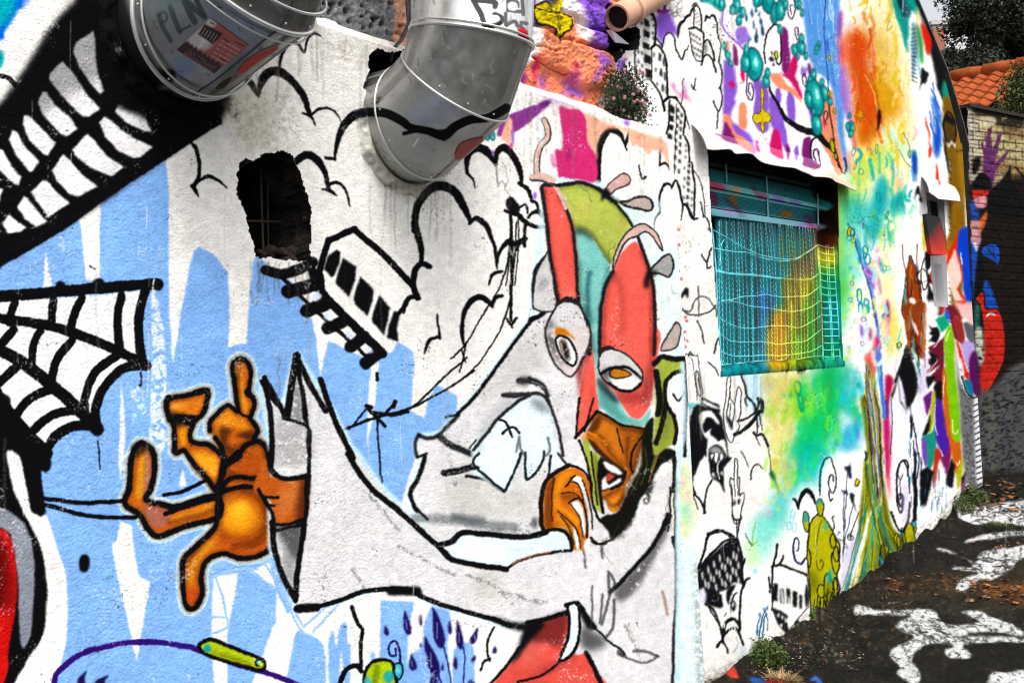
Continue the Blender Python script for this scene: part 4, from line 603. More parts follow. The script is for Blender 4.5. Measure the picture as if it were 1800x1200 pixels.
# cap, singer, hand with a mic and a small fist
o('T', (242, 241, 238), IK, 6, '55,95 80,90 130,100 150,130 175,430 72,440 62,180', 1); s('T', IK, 10, '80,100 95,72 112,100'); s('T', IK, 5, '85,105 110,140 128,260 138,420'); s('T', IK, 7, '135,215 150,220 165,370 148,372 138,300', closed=True); s('T', IK, 5, '150,260 158,330'); e('T', (220, 60, 120), 85, 152, 6, 6)
f('T', IK, '165,390 300,440 310,500 270,495 170,440', 1, sm=0); f('T', (240, 240, 240), '185,412 285,455 295,470 190,440', .7); f('T', (130, 200, 210), '75,440 180,440 100,470 75,520', 2)
f('T', IK, '130,450 200,460 300,500 330,620 350,700 360,800 380,815 360,850 330,900 335,1060 300,990 240,950 225,870 200,800 160,860 130,960 110,1000 90,900 85,760 84,600 95,520', 1.2)
f('T', (238, 238, 236), '160,510 200,490 250,490 280,540 300,580 280,580 250,545 215,530 190,560 180,600 200,640 240,610 235,650 270,680 285,700 330,690 345,760 350,810 330,770 300,730 260,725 225,760 222,830 235,960 215,1010 240,1090 200,1200 150,1100 120,960 135,930 160,840 200,800 215,700 195,660 165,600 155,545', 1)
s('T', IK, 9, '155,790 160,730 180,705 200,730 205,810'); s('T', IK, 6, '165,790 175,740 190,780 180,800')
f('T', (150, 150, 148), '228,770 250,740 290,745 325,790 300,800 250,790', 2); 
for q in ('232,800 245,835 258,795', '262,790 268,850 285,845 290,785', '298,785 305,840 318,830 322,800', '330,800 335,825 342,810'): o('T', (240, 240, 238), IK, 4, q)
s('T', (220, 220, 222), 8, '300,840 285,890 300,960'); s('T', IK, 10, '340,860 378,815'); f('T', (236, 236, 236), '250,920 265,930 262,945 248,940', 1); f('T', (236, 236, 236), '305,925 320,915 322,940', 1)
for w, q in ((13, '190,1210 205,1050 245,970'), (14, '100,990 130,1070'), (16, '105,1070 140,1090 175,1140 200,1200'), (8, '110,1080 145,1180'), (8, '450,770 470,800 500,880')): s('T', IK, w, q, 1)
o('T', (242, 242, 240), IK, 8, '365,250 380,260 372,370 390,420 405,440 420,350 435,322 452,360 448,430 440,540 430,560 440,600 410,650 385,710 355,680 332,590 330,500 345,380 355,280', 1)
s('T', IK, 9, '370,370 360,440 352,530 375,570'); s('T', IK, 7, '378,430 370,540 390,590'); s('T', IK, 7, '405,440 395,560 385,610'); f('T', IK, '345,520 365,540 390,560 388,620 360,580', 1.5)
for w, q in ((16, '455,245 480,310 490,380 540,430 555,490'), (14, '490,390 480,410 492,450'), (16, '430,560 500,540 560,480 580,420'), (26, '405,650 460,630 530,570 580,490'), (10, '545,500 565,560 560,640'), (28, '575,405 600,430 600,490'), (8, '580,500 600,620'), (7, '560,500 575,600'), (20, '535,640 560,660 600,650 640,730'), (8, '545,650 585,730'), (5, '640,730 655,820 660,930')): s('T', IK, w, q, 1)
s('T', IK, 12, '520,970 530,900 550,865 575,860'); s('T', IK, 8, '575,860 600,890'); f('T', (20, 60, 60), '655,900 680,930 710,1010 720,1080 690,980 655,950', 2)
o('T', (243, 243, 240), IK, 8, '375,965 402,962 405,830 414,818 425,840 428,950 440,960 440,1080 452,1068 470,1068 472,1110 450,1200 440,1270 395,1265 385,1140', 1); s('T', IK, 7, '405,960 405,1090'); s('T', IK, 7, '425,960 428,1080'); e('T', IK, 398, 1130, 14, 24); e('T', IK, 435, 1125, 11, 22); e('T', (240, 240, 240), 398, 1118, 6, 12); s('T', IK, 6, '385,1000 385,1120'); s('b', IK, 12, '322,215 335,242 370,240 375,215')
# big headed boy
f('b', IK, '120,545 200,450 300,370 355,350 375,440 385,600 380,620 330,610 300,650 265,680 262,760 215,735 170,735 125,660', 1)
f('b', (240, 240, 238), '170,740 262,762 290,700 245,670 290,650 312,640 300,720 318,760 350,640 376,625 372,760 360,880 340,850 300,840 262,860 235,800', 1)
f('b', IK, '245,680 262,690 262,760 180,735 215,690', 1); f('b', IK, '290,690 300,640 345,620 320,680 300,740', 1); e('b', IK, 332, 745, 15, 32); e('b', (240, 240, 238), 330, 738, 6, 14); s('b', IK, 8, '318,730 335,690 352,670'); s('b', IK, 6, '282,810 290,790'); s('b', (80, 80, 80), 5, '312,720 316,790')
q_ = np.random.RandomState(3)
for i in range(6):
    for j in range(7):
        x = 150+j*33+(i % 2)*14; y = 620-j*33+i*46-52
        if 135 < x < 372 and y > 545-(x-120)*.82+26 and y < 690-(x-120)*.3:
            e('b', (240, 240, 238), x, y, 5.5, 20+q_.rand()*8, -4, .6)
o('b', (240, 240, 238), IK, 15, '128,530 160,430 185,340 250,310 300,320 330,350 280,370 200,440', 1)
for w, q in ((20, '185,330 240,305 290,320 325,352'), (14, '350,350 378,450 386,620'), (14, '165,735 215,770 240,830 262,910 268,960'), (10, '180,745 240,840'), (13, '388,610 372,720 368,890'), (20, '272,900 285,850 330,822 358,850 362,880'), (16, '265,960 275,920 310,885 350,885 365,910 388,975'), (14, '235,985 250,960 270,955'), (11, '265,955 290,990 298,1020'), (18, '10,565 30,600 38,650'), (16, '38,655 70,665 95,720 104,755'), (14, '386,640 400,600 425,582'), (10, '385,520 396,470'), (9, '362,240 352,350'), (6, '347,250 348,350')): s('b', IK, w, q, 1)
for k in range(6): s('b', (240, 240, 238), 7, '%d,%d %d,%d' % (278+k*15, 872-abs(k-3)*9+6, 276+k*16, 892-abs(k-3)*6))
f('b', (226, 224, 240), '125,660 145,650 165,665 165,730 140,735', 2); s('b', (120, 120, 120), 6, '345,930 355,970 330,1020', 1.5, .7)
s('b', (150, 150, 150), 5, '180,830 170,880', 1, .6); s('b', (150, 150, 150), 5, '150,780 138,800', 1, .6)
# towers and clouds redrawn in full
f('4', (240, 239, 236), '60,330 0,340 -10,480 60,900 130,1100 300,1450 560,1500 640,840 640,330 600,60 540,20 480,20 340,110 330,230 290,210 250,230 200,120 110,60 60,110', 1.5, sm=0)
f('4', PUR, '205,110 260,80 310,140 345,240 300,210 255,235 245,310 205,210', 3); f('4', (226, 130, 190), '296,552 320,540 330,590 372,612 382,500 396,590 412,640 432,668 395,652 350,632 312,592', 1.5, .8); s('4', (130, 60, 130), 12, '210,30 215,80 280,75'); s('4', (130, 60, 130), 12, '258,20 255,75')
f('4', (240, 239, 236), '118,105 165,85 195,150 190,300 230,310 270,400 274,640 245,690 160,525 92,560 62,335 60,100', .8, sm=0)
def win_(cr, w, h, pts, c=IK):
    for q in pts.split():
        x, y = [float(v) for v in q.split(',')]; f(cr, c, '%g,%g %g,%g %g,%g %g,%g' % (x-w/2, y-h/2-w*.2, x+w/2, y-h/2+w*.25, x+w/2, y+h/2+w*.2, x-w/2, y+h/2-w*.15), .45, 1, 0)
for w, q in ((9, '60,335 66,420 76,500 96,545'), (12, '18,22 66,22 110,76 116,102'), (15, '114,106 166,86 196,150 192,300'), (7, '60,100 62,180 64,335'), (14, '165,322 210,300 266,396 272,642'), (7, '170,330 172,520'), (10, '195,236 236,302'), (9, '240,312 255,242 286,216 320,252 326,332'), (11, '326,320 356,380 372,388 386,336 402,330'), (7, '400,330 412,300'),
  (20, '340,245,10 350,172,22 382,142,20'), (20, '384,140,12 395,115,20 422,98,20'), (18, '424,96,10 432,72,18 446,58,18'), (8, '450,46 446,190'), (11, '448,50 470,40 492,88 496,200 512,232 500,402'), (13, '412,192 455,186 497,208'), (8, '415,208 440,340 460,396'), (10, '458,396 490,402'), (13, '510,282 540,264 580,350 584,396'), (18, '520,140,10 528,112,20 548,122,12'), (16, '548,120,12 570,102,18 596,152,12 602,232,9 626,302,9 612,402,9'), (13, '496,424 510,372 542,360 576,402 590,472'), (9, '612,402 632,482 626,562 612,582'), (10, '620,576 634,652 612,732 582,694 572,662'), (9, '606,736 600,845'), (8, '430,552 445,582 456,516'), (6, '440,582 462,590'), (5, '380,512 366,690'), (8, '60,455 75,520')): s('4', IK, w, q, .6)
s('4', (120, 120, 120), 11, '92,562 112,528 160,526', .8); s('4', IK, 12, '160,526 215,602 246,684 256,724')
win_('4', 38, 46, '137,150'); win_('4', 44, 46, '135,222'); win_('4', 46, 46, '135,305'); win_('4', 48, 52, '143,388'); win_('4', 42, 60, '150,484'); win_('4', 44, 8, '137,186 136,262 138,345 146,432 160,520', (110, 112, 112))
win_('4', 11, 24, '65,58 92,76 84,132 102,152 76,92 82,342 85,402 90,466 105,352 108,432 112,492 175,126 183,166 178,216 184,250'); win_('4', 16, 50, '226,376 233,476 240,576'); win_('4', 12, 52, '253,410 258,500 264,596'); win_('4', 9, 26, '187,362 197,460 205,552')
win_('4', 7, 11, '460,70 474,88 460,96 476,114 460,122 478,142 462,150 480,168'); win_('4', 11, 15, '428,222 446,234 466,244 484,256 434,262 452,274 472,284 490,292 440,310 456,322 476,330 492,338 446,352 466,362 484,370'); f('4', (90, 90, 90), '512,292 530,282 534,350 516,356', 2, .8)
for i in range(44):
    r = np.random.RandomState(4000+i); x, y = r.uniform(285, 375), r.uniform(-10, 110); s('4', (50, 52, 60), r.uniform(1.5, 4), '%g,%g %g,%g %g,%g' % (x, y, x+r.uniform(-14, 14), y+r.uniform(-16, 16), x+r.uniform(-22, 22), y+r.uniform(-20, 20)), .5, .7)
f('5', (240, 239, 236), '160,60 200,48 255,135 248,260 275,330 282,430 303,445 312,590 308,760 240,690 195,540 178,300 150,230', .8, sm=0)
for w, q in ((18, '128,62 160,42 200,44'), (12, '198,44 256,136 246,262'), (8, '96,0 130,125'), (11, '162,60 152,222 132,292'), (5, '206,82 196,300 190,500'), (12, '248,262 276,332 282,432'), (12, '280,432 300,442 304,502 313,592 309,762'), (6, '262,150 284,230'), (9, '75,832 78,772 103,742'), (18, '104,742,10 96,642,12 120,582,20 150,562,20 172,594,10'), (14, '172,592,9 196,542,14 226,602,15 239,692,12 233,780,6'), (18, '240,686,20 270,702,20 300,772,18 332,772,10'), (6, '310,482 350,552 370,662 374,742'), (9, '350,672 366,762'), (9, '370,752 400,792 413,852')): s('5', IK, w, q, .6)
win_('5', 30, 44, '178,112'); win_('5', 28, 40, '173,166'); win_('5', 28, 36, '170,222'); win_('5', 30, 32, '165,276'); win_('5', 14, 26, '212,116 235,146 210,160 232,190 208,210 230,230 204,252 228,276 200,300 225,322 198,346 224,370 196,402 222,426 192,462 217,488'); win_('5', 14, 24, '282,456 278,490 276,526 274,560 276,600 272,642 270,686'); win_('5', 8, 18, '264,300 260,330 262,360 258,400 252,470 253,532 250,580 250,646 297,612 296,652 294,692')
# olive creature, moss tree, reeds and curls at the foot of the wall
OL, OLD, AQ = (178, 176, 36), (92, 92, 18), (40, 150, 160)
f('L', (246, 247, 247), '580,250 700,200 730,60 800,0 960,0 970,120 940,300 920,420 830,560 820,760 700,800 640,640 560,580 580,420', 6, .9)
s('L', IK, 13, '585,228 600,240 612,280'); s('L', IK, 22, '612,280,8 625,215,22 650,185,26 680,205,24 708,260,10')
s('L', IK, 8, '725,210 724,120 738,40 765,10 785,25 805,90 808,150 795,195 780,190 770,150 775,110 790,105 795,135'); s('L', (36, 110, 140), 6, '728,190 730,90 745,35'); s('L', IK, 9, '770,190 775,240 790,230')
for q in ('850,60 880,50 870,-20 895,110 880,120 870,90', '830,180 860,185 845,140 870,205 850,200', '880,200 910,210 905,240 920,300 900,260 885,240', '915,130 925,125 930,160 912,165'): f('L', (26, 26, 40), q, .8)
for w, q in ((5, '870,90 860,260 850,440'), (5, '850,200 848,400'), (5, '900,260 870,380 850,470'), (8, '850,430 845,560'), (6, '930,300 880,430')): s('L', (40, 44, 60), w, q)
e('L', YL, 922, 145, 11, 18, 20, line=K_, lw=4); s('L', IK, 7, '800,320 790,330 800,370 795,395 785,385'); e('L', None, 880, 430, 8, 18, 0, line=IK, lw=5); e('L', None, 893, 435, 6, 14, 0, line=IK, lw=5); sp('L', (26, 26, 40), 805, 400, 870, 500, 22, 2, 5, 31)
s('L', (34, 20, 56), 10, '645,540,10 625,570,12 595,550,12 583,500,10 585,445,9 600,435,8 612,460,8 608,495,8 598,500,7')
o('L', OL, IK, 9, '665,400 690,330 720,310 760,345 790,400 810,440 828,480 826,560 815,640 830,700 800,780 760,800 720,840 690,870 675,800 668,700 660,560', 1); f('L', (196, 192, 40), '690,360 740,330 770,420 780,560 740,620 700,560 680,460', 5, .8); f('L', OLD, '655,600 700,620 720,680 690,740 670,700', 5, .7)
for x, y, rx, ry in ((725, 275, 17, 46), (650, 350, 16, 54), (806, 560, 20, 60), (792, 450, 14, 36), (730, 715, 22, 34), (768, 690, 24, 66), (810, 520, 14, 40), (738, 790, 16, 44), (665, 540, 10, 50), (808, 700, 10, 60), (780, 760, 14, 40), (710, 830, 14, 34)): o('L', OL, IK, 7, ' '.join('%g,%g' % t for t in ell(x, y, rx, ry, -4, 12)), 1)
e('L', AQ, 648, 330, 11, 28, 0, 1.5); e('L', AQ, 722, 240, 10, 14, 0, 1.5); e('L', AQ, 775, 640, 14, 40, 0, 2); e('L', OLD, 768, 710, 18, 50, 0, 3, .7); e('L', AQ, 752, 375, 13, 24, 0, 3, .8)
s('L', (70, 68, 10), 6, '735,340 715,400 705,500 712,590 728,605 740,570 732,545 725,560')
for i in range(9): s('L', IK, 6, '%d,%d %d,%d' % (672+i*17, 850-i*10, 676+i*18, 790-i*9-(i % 3)*20))
# ghost and branching moss trunk
f('L', (212, 208, 230), '845,520 870,500 890,455 905,440 925,460 915,560 900,640 870,700 830,680 840,600', 2)
f('L', (90, 96, 20), '930,330 970,0 960,-120 940,-300 985,-280 1010,0 1030,-60 1060,140 1080,260 1110,380 1150,420 1160,470 1080,580 1050,640 960,680 890,740 820,760 870,700 920,560', 2)
for i in range(60):
    r = np.random.RandomState(300+i); t = r.rand(); x0 = 985+r.uniform(-20, 60); x1 = 830+t*330
    s('L', [(176, 178, 36), AQ, (60, 56, 14), (40, 110, 120), (150, 150, 40), (196, 190, 50), (236, 238, 236)][i % 7], r.uniform(3, 11), '%g,%g %g,%g %g,%g %g,%g' % (x0-10, r.uniform(-20, 80), x0-8+r.uniform(-10, 16), 200+r.uniform(-50, 60), (x0+x1)/2, 400+r.uniform(-40, 60), x1, 740-(x1-830)*.75), 1.1, .9)
f('L', (240, 240, 240), '1030,160 1045,145 1056,190 1050,230 1040,250 1028,210', 1.5)
for i in range(26):
    r = np.random.RandomState(500+i); x = 1050+r.uniform(0, 200); y = 640-(x-1050)*.9+r.uniform(-130, -12); o('L', [OL, OL, (60, 170, 190), OLD][i % 4], IK, 5, ' '.join('%g,%g' % t for t in ell(x, y, r.uniform(9, 20), r.uniform(20, 46), -4, 12)), 1)
o('L', OL, IK, 6, ' '.join('%g,%g' % t for t in ell(1200, 430, 26, 76, -6, 14)), 1)
f('R', (84, 84, 20), '140,330 165,322 195,430 222,560 232,700 228,900 245,1100 145,1200 140,1000 166,900 150,700 155,560', 3, .5)
for i in range(70):
    r = np.random.RandomState(700+i); x = r.uniform(132, 196); s('R', [OL, (36, 34, 12), (236, 236, 230), (30, 110, 110), IK, (206, 200, 60), (130, 90, 150)][i % 7], r.uniform(2, 8), '%g,%g %g,%g %g,%g' % (x, r.uniform(330, 640), x+r.uniform(10, 36), r.uniform(640, 760), x+r.uniform(30, 60), r.uniform(800, 1150)), .8, .9)
f('R', (196, 50, 100), '255,810 285,800 290,900 285,1010 290,1130 262,1000 258,900', 2); f('R', (236, 150, 150), '262,1000 285,1010 290,1150 275,1130', 4, .8)
f('R', (238, 238, 242), '285,560 330,540 400,620 470,480 500,560 470,900 440,1200 300,1200 285,900', 3)
for w, q in ((6, '290,540 292,700 285,860'), (10, '385,990 388,920 365,895 335,920 322,1000 330,1110 345,1170 356,1130 350,1090 340,1100'), (5, '340,1000 345,1090'), (5, '330,980 345,1010 356,980'), (12, '400,600 410,700 405,760'), (8, '395,560 430,740 445,860'), (7, '420,780 425,1010'), (14, '428,850 432,1060'), (8, '450,850 445,1000'), (6, '460,880 470,1000'), (7, '130,840 142,870 136,900')): s('R', (22, 20, 36), w, q)
for i in range(26):
    r = np.random.RandomState(900+i); x = r.uniform(390, 500); y = r.uniform(700, 1180); s('R', [(40, 90, 130), (20, 18, 30), (90, 160, 190)][i % 3], r.uniform(2, 6), '%g,%g %g,%g' % (x, y, x+r.uniform(-6, 6), y+r.uniform(20, 90)), .8, .85)
s('L', IK, 13, '1100,300 1120,350 1145,395 1170,395 1190,340 1196,250'); s('L', IK, 9, '1196,200 1190,100 1170,35 1145,40 1130,130 1132,240 1145,300 1160,280 1165,230 1155,205 1148,230'); f('L', (202, 190, 214), '1165,150 1190,160 1190,330 1165,370 1160,280', 4, .7); s('L', K_, 22, '1222,100 1228,190 1225,340', 1.4)
# lion, diamonds and masks toward the corner
f('Q', (246, 246, 246), '330,580 440,560 505,300 520,560 560,900 500,1200 340,1200', 8, .9)
o('Q', (130, 66, 30), IK, 6, '420,810 440,840 470,940 490,1040 498,1200 380,1200 385,1040 400,930', 1)
for i in range(34):
    r = np.random.RandomState(40+i); x = r.uniform(390, 490); y = r.uniform(850, 1190); s('Q', [(196, 120, 40), (60, 26, 14), (90, 160, 160), (160, 60, 30), (24, 16, 14)][i % 5], r.uniform(4, 12), '%g,%g %g,%g %g,%g' % (x, y, x+r.uniform(-14, 14), y+40, x+r.uniform(-12, 12), y+r.uniform(60, 120)), 1, .9)
f('R', (120, 60, 30), '375,-20 495,-20 490,200 480,300 430,270 390,200 370,100', 1)
for i in range(34):
    r = np.random.RandomState(140+i); x = r.uniform(378, 490); y = r.uniform(-10, 260); s('R', [(206, 110, 40), (60, 26, 14), (80, 150, 150), (160, 60, 30), (24, 16, 14)][i % 5], r.uniform(4, 12), '%g,%g %g,%g %g,%g' % (x, y, x+r.uniform(-10, 10), y+30, x+r.uniform(-8, 8), y+r.uniform(50, 110)), 1, .9)
f('Q', (240, 236, 226), '415,1080 440,1068 462,1090 450,1110 425,1100', 1); f('R', (240, 240, 236), '405,70 430,100 450,150 442,160 420,110', 1); s('Q', (90, 30, 20), 6, '375,740 380,820 400,930'); s('Q', (90, 30, 20), 6, '465,740 468,900')
f('R', K_, '378,215 400,260 440,400 450,480 400,580 375,625 345,560 335,480 330,420 300,540 290,520 318,440 300,450 330,370', 1, sm=0); f('R', (226, 222, 232), '332,390 358,450 368,520 375,600 345,545 336,470', 1, sm=0); f('R', (170, 200, 200), '420,250 440,300 460,380 450,420 430,340', 1); s('R', (30, 90, 90), 8, '440,320 462,420 455,500')
f('R', (206, 198, 220), '470,330 495,250 500,480 480,700 440,520', 3, .9); f('R', (240, 240, 244), '300,560 400,590 470,500 500,560 480,640 470,700 420,640 330,620', 3, .7)
e('Q', (246, 246, 246), 515, 925, 22, 98, 3, line=K_, lw=7); s('Q', K_, 5, '505,890 515,905'); s('Q', K_, 5, '522,900 540,930 528,960'); s('Q', K_, 5, '508,970 520,968')
f('Q', (200, 186, 60), '500,600 520,620 515,780 500,760', 2)
f('Q', K_, '505,555 560,545 600,560 640,650 650,790 560,790 550,620 520,600', 1, sm=0); f('Q', (220, 48, 26), '520,640 550,605 560,760 650,760 650,805 560,800 550,830 530,800 520,720', 1, sm=0); f('Q', (90, 20, 14), '565,690 640,740 640,765 560,760', 4, .8)
f('Q', K_, '515,790 560,830 550,880 530,930 560,900 580,1060 620,1120 610,1180 570,1160 530,1080 530,1000', 1); f('Q', (220, 48, 26), '545,930 575,920 580,1000 560,990', .8); f('Q', (240, 240, 240), '532,900 552,890 545,930', .8); f('Q', (240, 240, 240), '540,980 565,1000 560,1040', .8)
f('Q', (228, 226, 232), '495,300 520,340 545,400 545,520 500,560', 3, .6); f('Q', K_, '460,390 475,375 490,430 500,480 480,470 485,440 465,430 455,470', 1); e('Q', (30, 90, 190), 452, 240, 16, 66, -4, 2); f('Q', (20, 60, 150), '440,150 462,180 470,300 450,360 440,280', 3, .7)
f('Q', (214, 66, 40), '530,60 545,110 560,150 550,200 540,190 540,120', 1); f('Q', (214, 66, 40), '590,230 605,330 600,365 585,340', 1); f('Q', (214, 66, 40), '515,-60 540,30 545,90 530,40', 1)
for i in range(16):
    r = np.random.RandomState(60+i); x = r.uniform(540, 640); y = r.uniform(-280, 120); s('Q', [(30, 90, 190), (30, 130, 110), (120, 150, 220)][i % 3], r.uniform(4, 12), '%g,%g %g,%g' % (x, y, x+r.uniform(10, 40), y+r.uniform(60, 140)), 1, .85)
# upper teal feathers, eyes and the dark verge
f('J', (20, 140, 130), '1095,-200 1250,-200 1240,60 1200,60 1190,200 1185,280 1150,160 1110,40', 1.5); f('J', K_, '1130,-20 1160,10 1170,100 1150,60', 1.5); f('J', (40, 70, 80), '1160,-40 1200,60 1180,100 1165,60', 3)
f('J', (100, 140, 160), '1210,130 1230,140 1240,260 1230,330 1212,440 1205,300', 2); 
for i in range(14): s('J', K_, 4, '%d,%d %d,%d' % (1206, 160+i*20, 1236, 150+i*22), .8, .8)
f('J', K_, '1215,-60 1260,-60 1275,100 1330,230 1400,400 1385,520 1350,480 1320,330 1270,130', 2); f('J', (214, 46, 24), '1255,120 1290,160 1312,220 1300,290 1270,230', 1.5); f('J', (40, 130, 60), '1230,130 1255,170 1270,330 1250,300', 2); f('J', K_, '1262,360 1285,380 1300,390 1280,440 1262,440 1250,480', 1)
f('J', (20, 130, 110), '1375,430 1400,450 1430,560 1400,560 1370,500', 2)
f('J', (36, 90, 190), '1310,510 1340,540 1360,650 1360,760 1340,840 1320,760 1335,640', 3); f('J', (150, 190, 230), '1290,520 1320,560 1330,640', 4, .6)
f('J', (112, 84, 26), '1372,520 1430,540 1475,640 1490,1050 1470,1700 1420,1700 1400,1000 1405,880 1380,780', 1.5); f('J', (160, 126, 40), '1440,640 1480,700 1490,1050 1465,1000', 4, .8); e('J', (70, 52, 20), 1408, 680, 30, 92, -6, 1, line=K_, lw=8); f('J', K_, '1385,600 1415,620 1440,640 1420,660 1400,640 1380,640', 1)
for i in range(10): s('J', (240, 240, 236), 4, '%g,%g %g,%g' % (1395+i*5, 770+8*math.sin(i), 1397+i*5, 755+8*math.sin(i)))
for i in range(26): s('J', K_, 4, '%d,%d %d,%d' % (1402, 840+i*34, 1414, 846+i*34))
f('J', K_, '1372,720 1385,760 1405,900 1395,900', 1); s('J', K_, 6, '1445,800 1475,795')
f('J', (20, 24, 60), '1400,-100 1402,-100 1402,-98', .5)
f('Q', (126, 94, 28), '680,540 740,460 735,640 700,740 650,810 650,700 680,660', 1.5); f('Q', (150, 118, 34), '655,720 690,730 660,790', 2, .8)
# lightning ribbons, gems and droplets near the corner
f('Q', (220, 56, 30), '725,650 715,760 735,850 750,960 720,1010 775,1080 770,1150 730,1120 700,950 640,880 650,810', 1, sm=0); f('Q', (244, 206, 196), '700,760 730,870 740,960 715,1020 760,1090 700,1090 670,1010 650,880', 1, sm=0); f('Q', (20, 76, 190), '725,660 790,640 840,820 830,1000 815,1110 775,1110 750,960 740,850 715,780', 1); s('Q', (200, 220, 250), 9, '735,790 745,860', .8); s('Q', K_, 10, '800,880 805,1000', 1, .8)
f('Q', (100, 30, 50), '640,1110 690,1120 760,1200 640,1200', 1, sm=0); f('Q', (230, 190, 190), '690,1090 770,1110 830,1120 820,1200 760,1200', 2, sm=0); f('Q', (60, 110, 190), '630,1130 660,1160 690,1200 640,1200', 2)
f('R', (238, 232, 228), '495,-20 560,-20 560,60 520,120 498,200', 3); f('R', (220, 60, 34), '580,-20 600,-20 592,40 582,40', 1); f('R', (34, 150, 120), '550,70 600,50 630,100 600,130 580,150 565,110', 1); f('R', K_, '505,95 530,120 560,115 575,160 560,210 520,200 505,205 530,165 508,155 525,135', 1, sm=0)
f('R', (92, 28, 46), '640,30 690,90 720,190 660,180 640,100', 1); f('R', (92, 28, 46), '505,235 570,200 600,160 600,330 590,440 545,440 520,400 580,330 500,390 495,380 520,340 500,310 530,290', 1, sm=0); f('R', K_, '505,255 570,290 530,345 505,330 520,300', 1, sm=0); f('R', K_, '490,400 560,400 505,480', 1, sm=0); s('R', (236, 226, 226), 5, '500,385 560,310'); s('R', (236, 226, 226), 5, '540,235 600,165'); f('R', K_, '540,460 590,435 590,550 555,550', 1)
f('R', (96, 40, 110), '475,525 530,485 520,580 500,640', 1, sm=0); f('R', (170, 176, 30), '530,520 550,490 540,640 520,740 510,690', 1); f('R', K_, '470,750 520,620 515,720 490,760', 1, sm=0); f('R', (40, 130, 116), '470,760 530,730 550,640 556,800 530,920 500,940 490,860', 1); f('R', (110, 80, 160), '470,760 495,790 495,930 470,880', 1)
f('R', (74, 44, 140), '545,560 580,540 610,640 640,780 610,880 560,800 545,700', 1); s('R', (220, 210, 240), 5, '548,570 546,690 560,745'); f('R', (110, 36, 90), '555,810 600,870 635,780 640,850 615,980 590,920 570,860', 1); s('R', (236, 230, 240), 6, '578,840 590,870')
f('R', (198, 108, 40), '590,440 600,350 620,400 650,740 690,790 700,900 670,980 640,850 600,640', 1); s('R', (246, 226, 200), 5, '600,400 596,520'); f('R', (130, 190, 30), '600,180 630,105 655,180 660,330 690,640 695,770 670,790 640,720 610,380', 1); s('R', (226, 240, 180), 7, '610,200 622,150 632,138'); s('R', (226, 240, 180), 7, '645,660 655,730 672,742 680,720')
f('R', (170, 60, 40), '535,960 545,830 580,860 560,950 545,1060', 1); f('R', K_, '460,960 500,930 540,960 520,1060 490,1170 460,1160', 1, sm=0); f('R', K_, '610,1000 640,880 665,930 650,1060 610,1040', 1, sm=0); f('R', (170, 176, 30), '670,980 700,900 712,860 705,980 680,1070 675,1010', 1); f('R', K_, '700,1000 730,960 715,1110 700,1090', 1, sm=0); f('R', (90, 30, 80), '700,1040 725,1000 715,1090', 1); s('R', (246, 230, 200), 6, '670,910 680,930 690,900')
f('R', (240, 240, 238), '545,1060 570,920 600,960 610,1050 670,1070 700,1110 730,1010 770,1100 770,1300 460,1300 470,1170 520,1150', 3, .85)
for i in range(30):
    r = np.random.RandomState(160+i); x = r.uniform(480, 640); y = r.uniform(940, 1180); s('R', [(60, 100, 140), (20, 22, 40), (120, 160, 190)][i % 3], r.uniform(2, 6), '%g,%g %g,%g' % (x, y, x+r.uniform(-4, 4), y+r.uniform(20, 70)), .8, .8)
f('R', (96, 97, 99), '655,140 690,420 740,520 780,540 800,900 830,1030 770,1100 730,1020 705,860 690,640', 1.5); f('R', (214, 214, 216), '775,540 800,540 815,800 825,1010 790,1030 780,800', 2)
for i in range(15): s('R', (20, 20, 22), 7, '%g,%g %g,%g' % (772+i*1.5, 580+i*33, 800+i*1.6, 566+i*33))
for i in range(120):
    r = np.random.RandomState(260+i); y = r.uniform(300, 1060); x = r.uniform(672+y*.05, 700+y*.07+20); s('R', (34, 34, 36), 4, '%g,%g %g,%g' % (x, y, x+9, y+7), .6, .9)
f('R', (220, 50, 30), '672,180 700,260 715,330 740,400 740,425 715,400 700,340 680,260', 1); f('R', (236, 228, 236), '690,300 700,310 715,380 705,390', 1); f('R', (180, 166, 210), '690,200 740,190 790,210 780,270 740,340 720,330 700,250', 1); f('R', (130, 50, 50), '650,60 700,60 718,195 680,190', 1); f('R', (80, 84, 90), '715,90 770,100 780,200 740,190', 1); f('R', (226, 190, 190), '720,-20 775,-20 775,100 740,80', 2)
f('R', (80, 24, 80), '745,300 790,260 805,430 800,520 770,500 745,430', 1); f('R', (30, 110, 130), '715,425 760,440 770,525 745,510', 1); s('R', K_, 8, '700,400 730,490 765,530 800,520')
# small painted train at the foot, blue reeds, tiny heart flower
o('b', (244, 243, 240), IK, 6, '560,520 600,510 680,535 755,560 772,640 765,760 700,830 650,905 590,850 560,770 555,640', 1, sm=0); s('b', IK, 16, '560,515 610,510 680,535 755,565'); s('b', IK, 13, '565,515 580,450 588,390'); s('b', IK, 11, '600,505 620,470 625,450'); s('b', IK, 12, '560,520 555,620 548,640'); s('b', IK, 10, '538,580 545,670'); s('b', IK, 10, '560,640 565,700 552,775')
blk('b', IK, 28, 104, '578,668'); blk('b', IK, 22, 90, '616,690'); blk('b', IK, 22, 90, '652,690'); blk('b', IK, 26, 94, '690,708'); blk('b', IK, 16, 84, '723,722'); f('b', IK, '750,640 762,620 768,700 755,760 745,700', 1); f('b', (244, 243, 240), '610,650 616,640 624,720 614,740', 1); f('b', (244, 243, 240), '648,700 655,690 662,740 652,745', 1)
f('b', IK, '555,758 600,775 648,808 640,830 655,890 650,915 620,890 590,850 575,800', 1); 
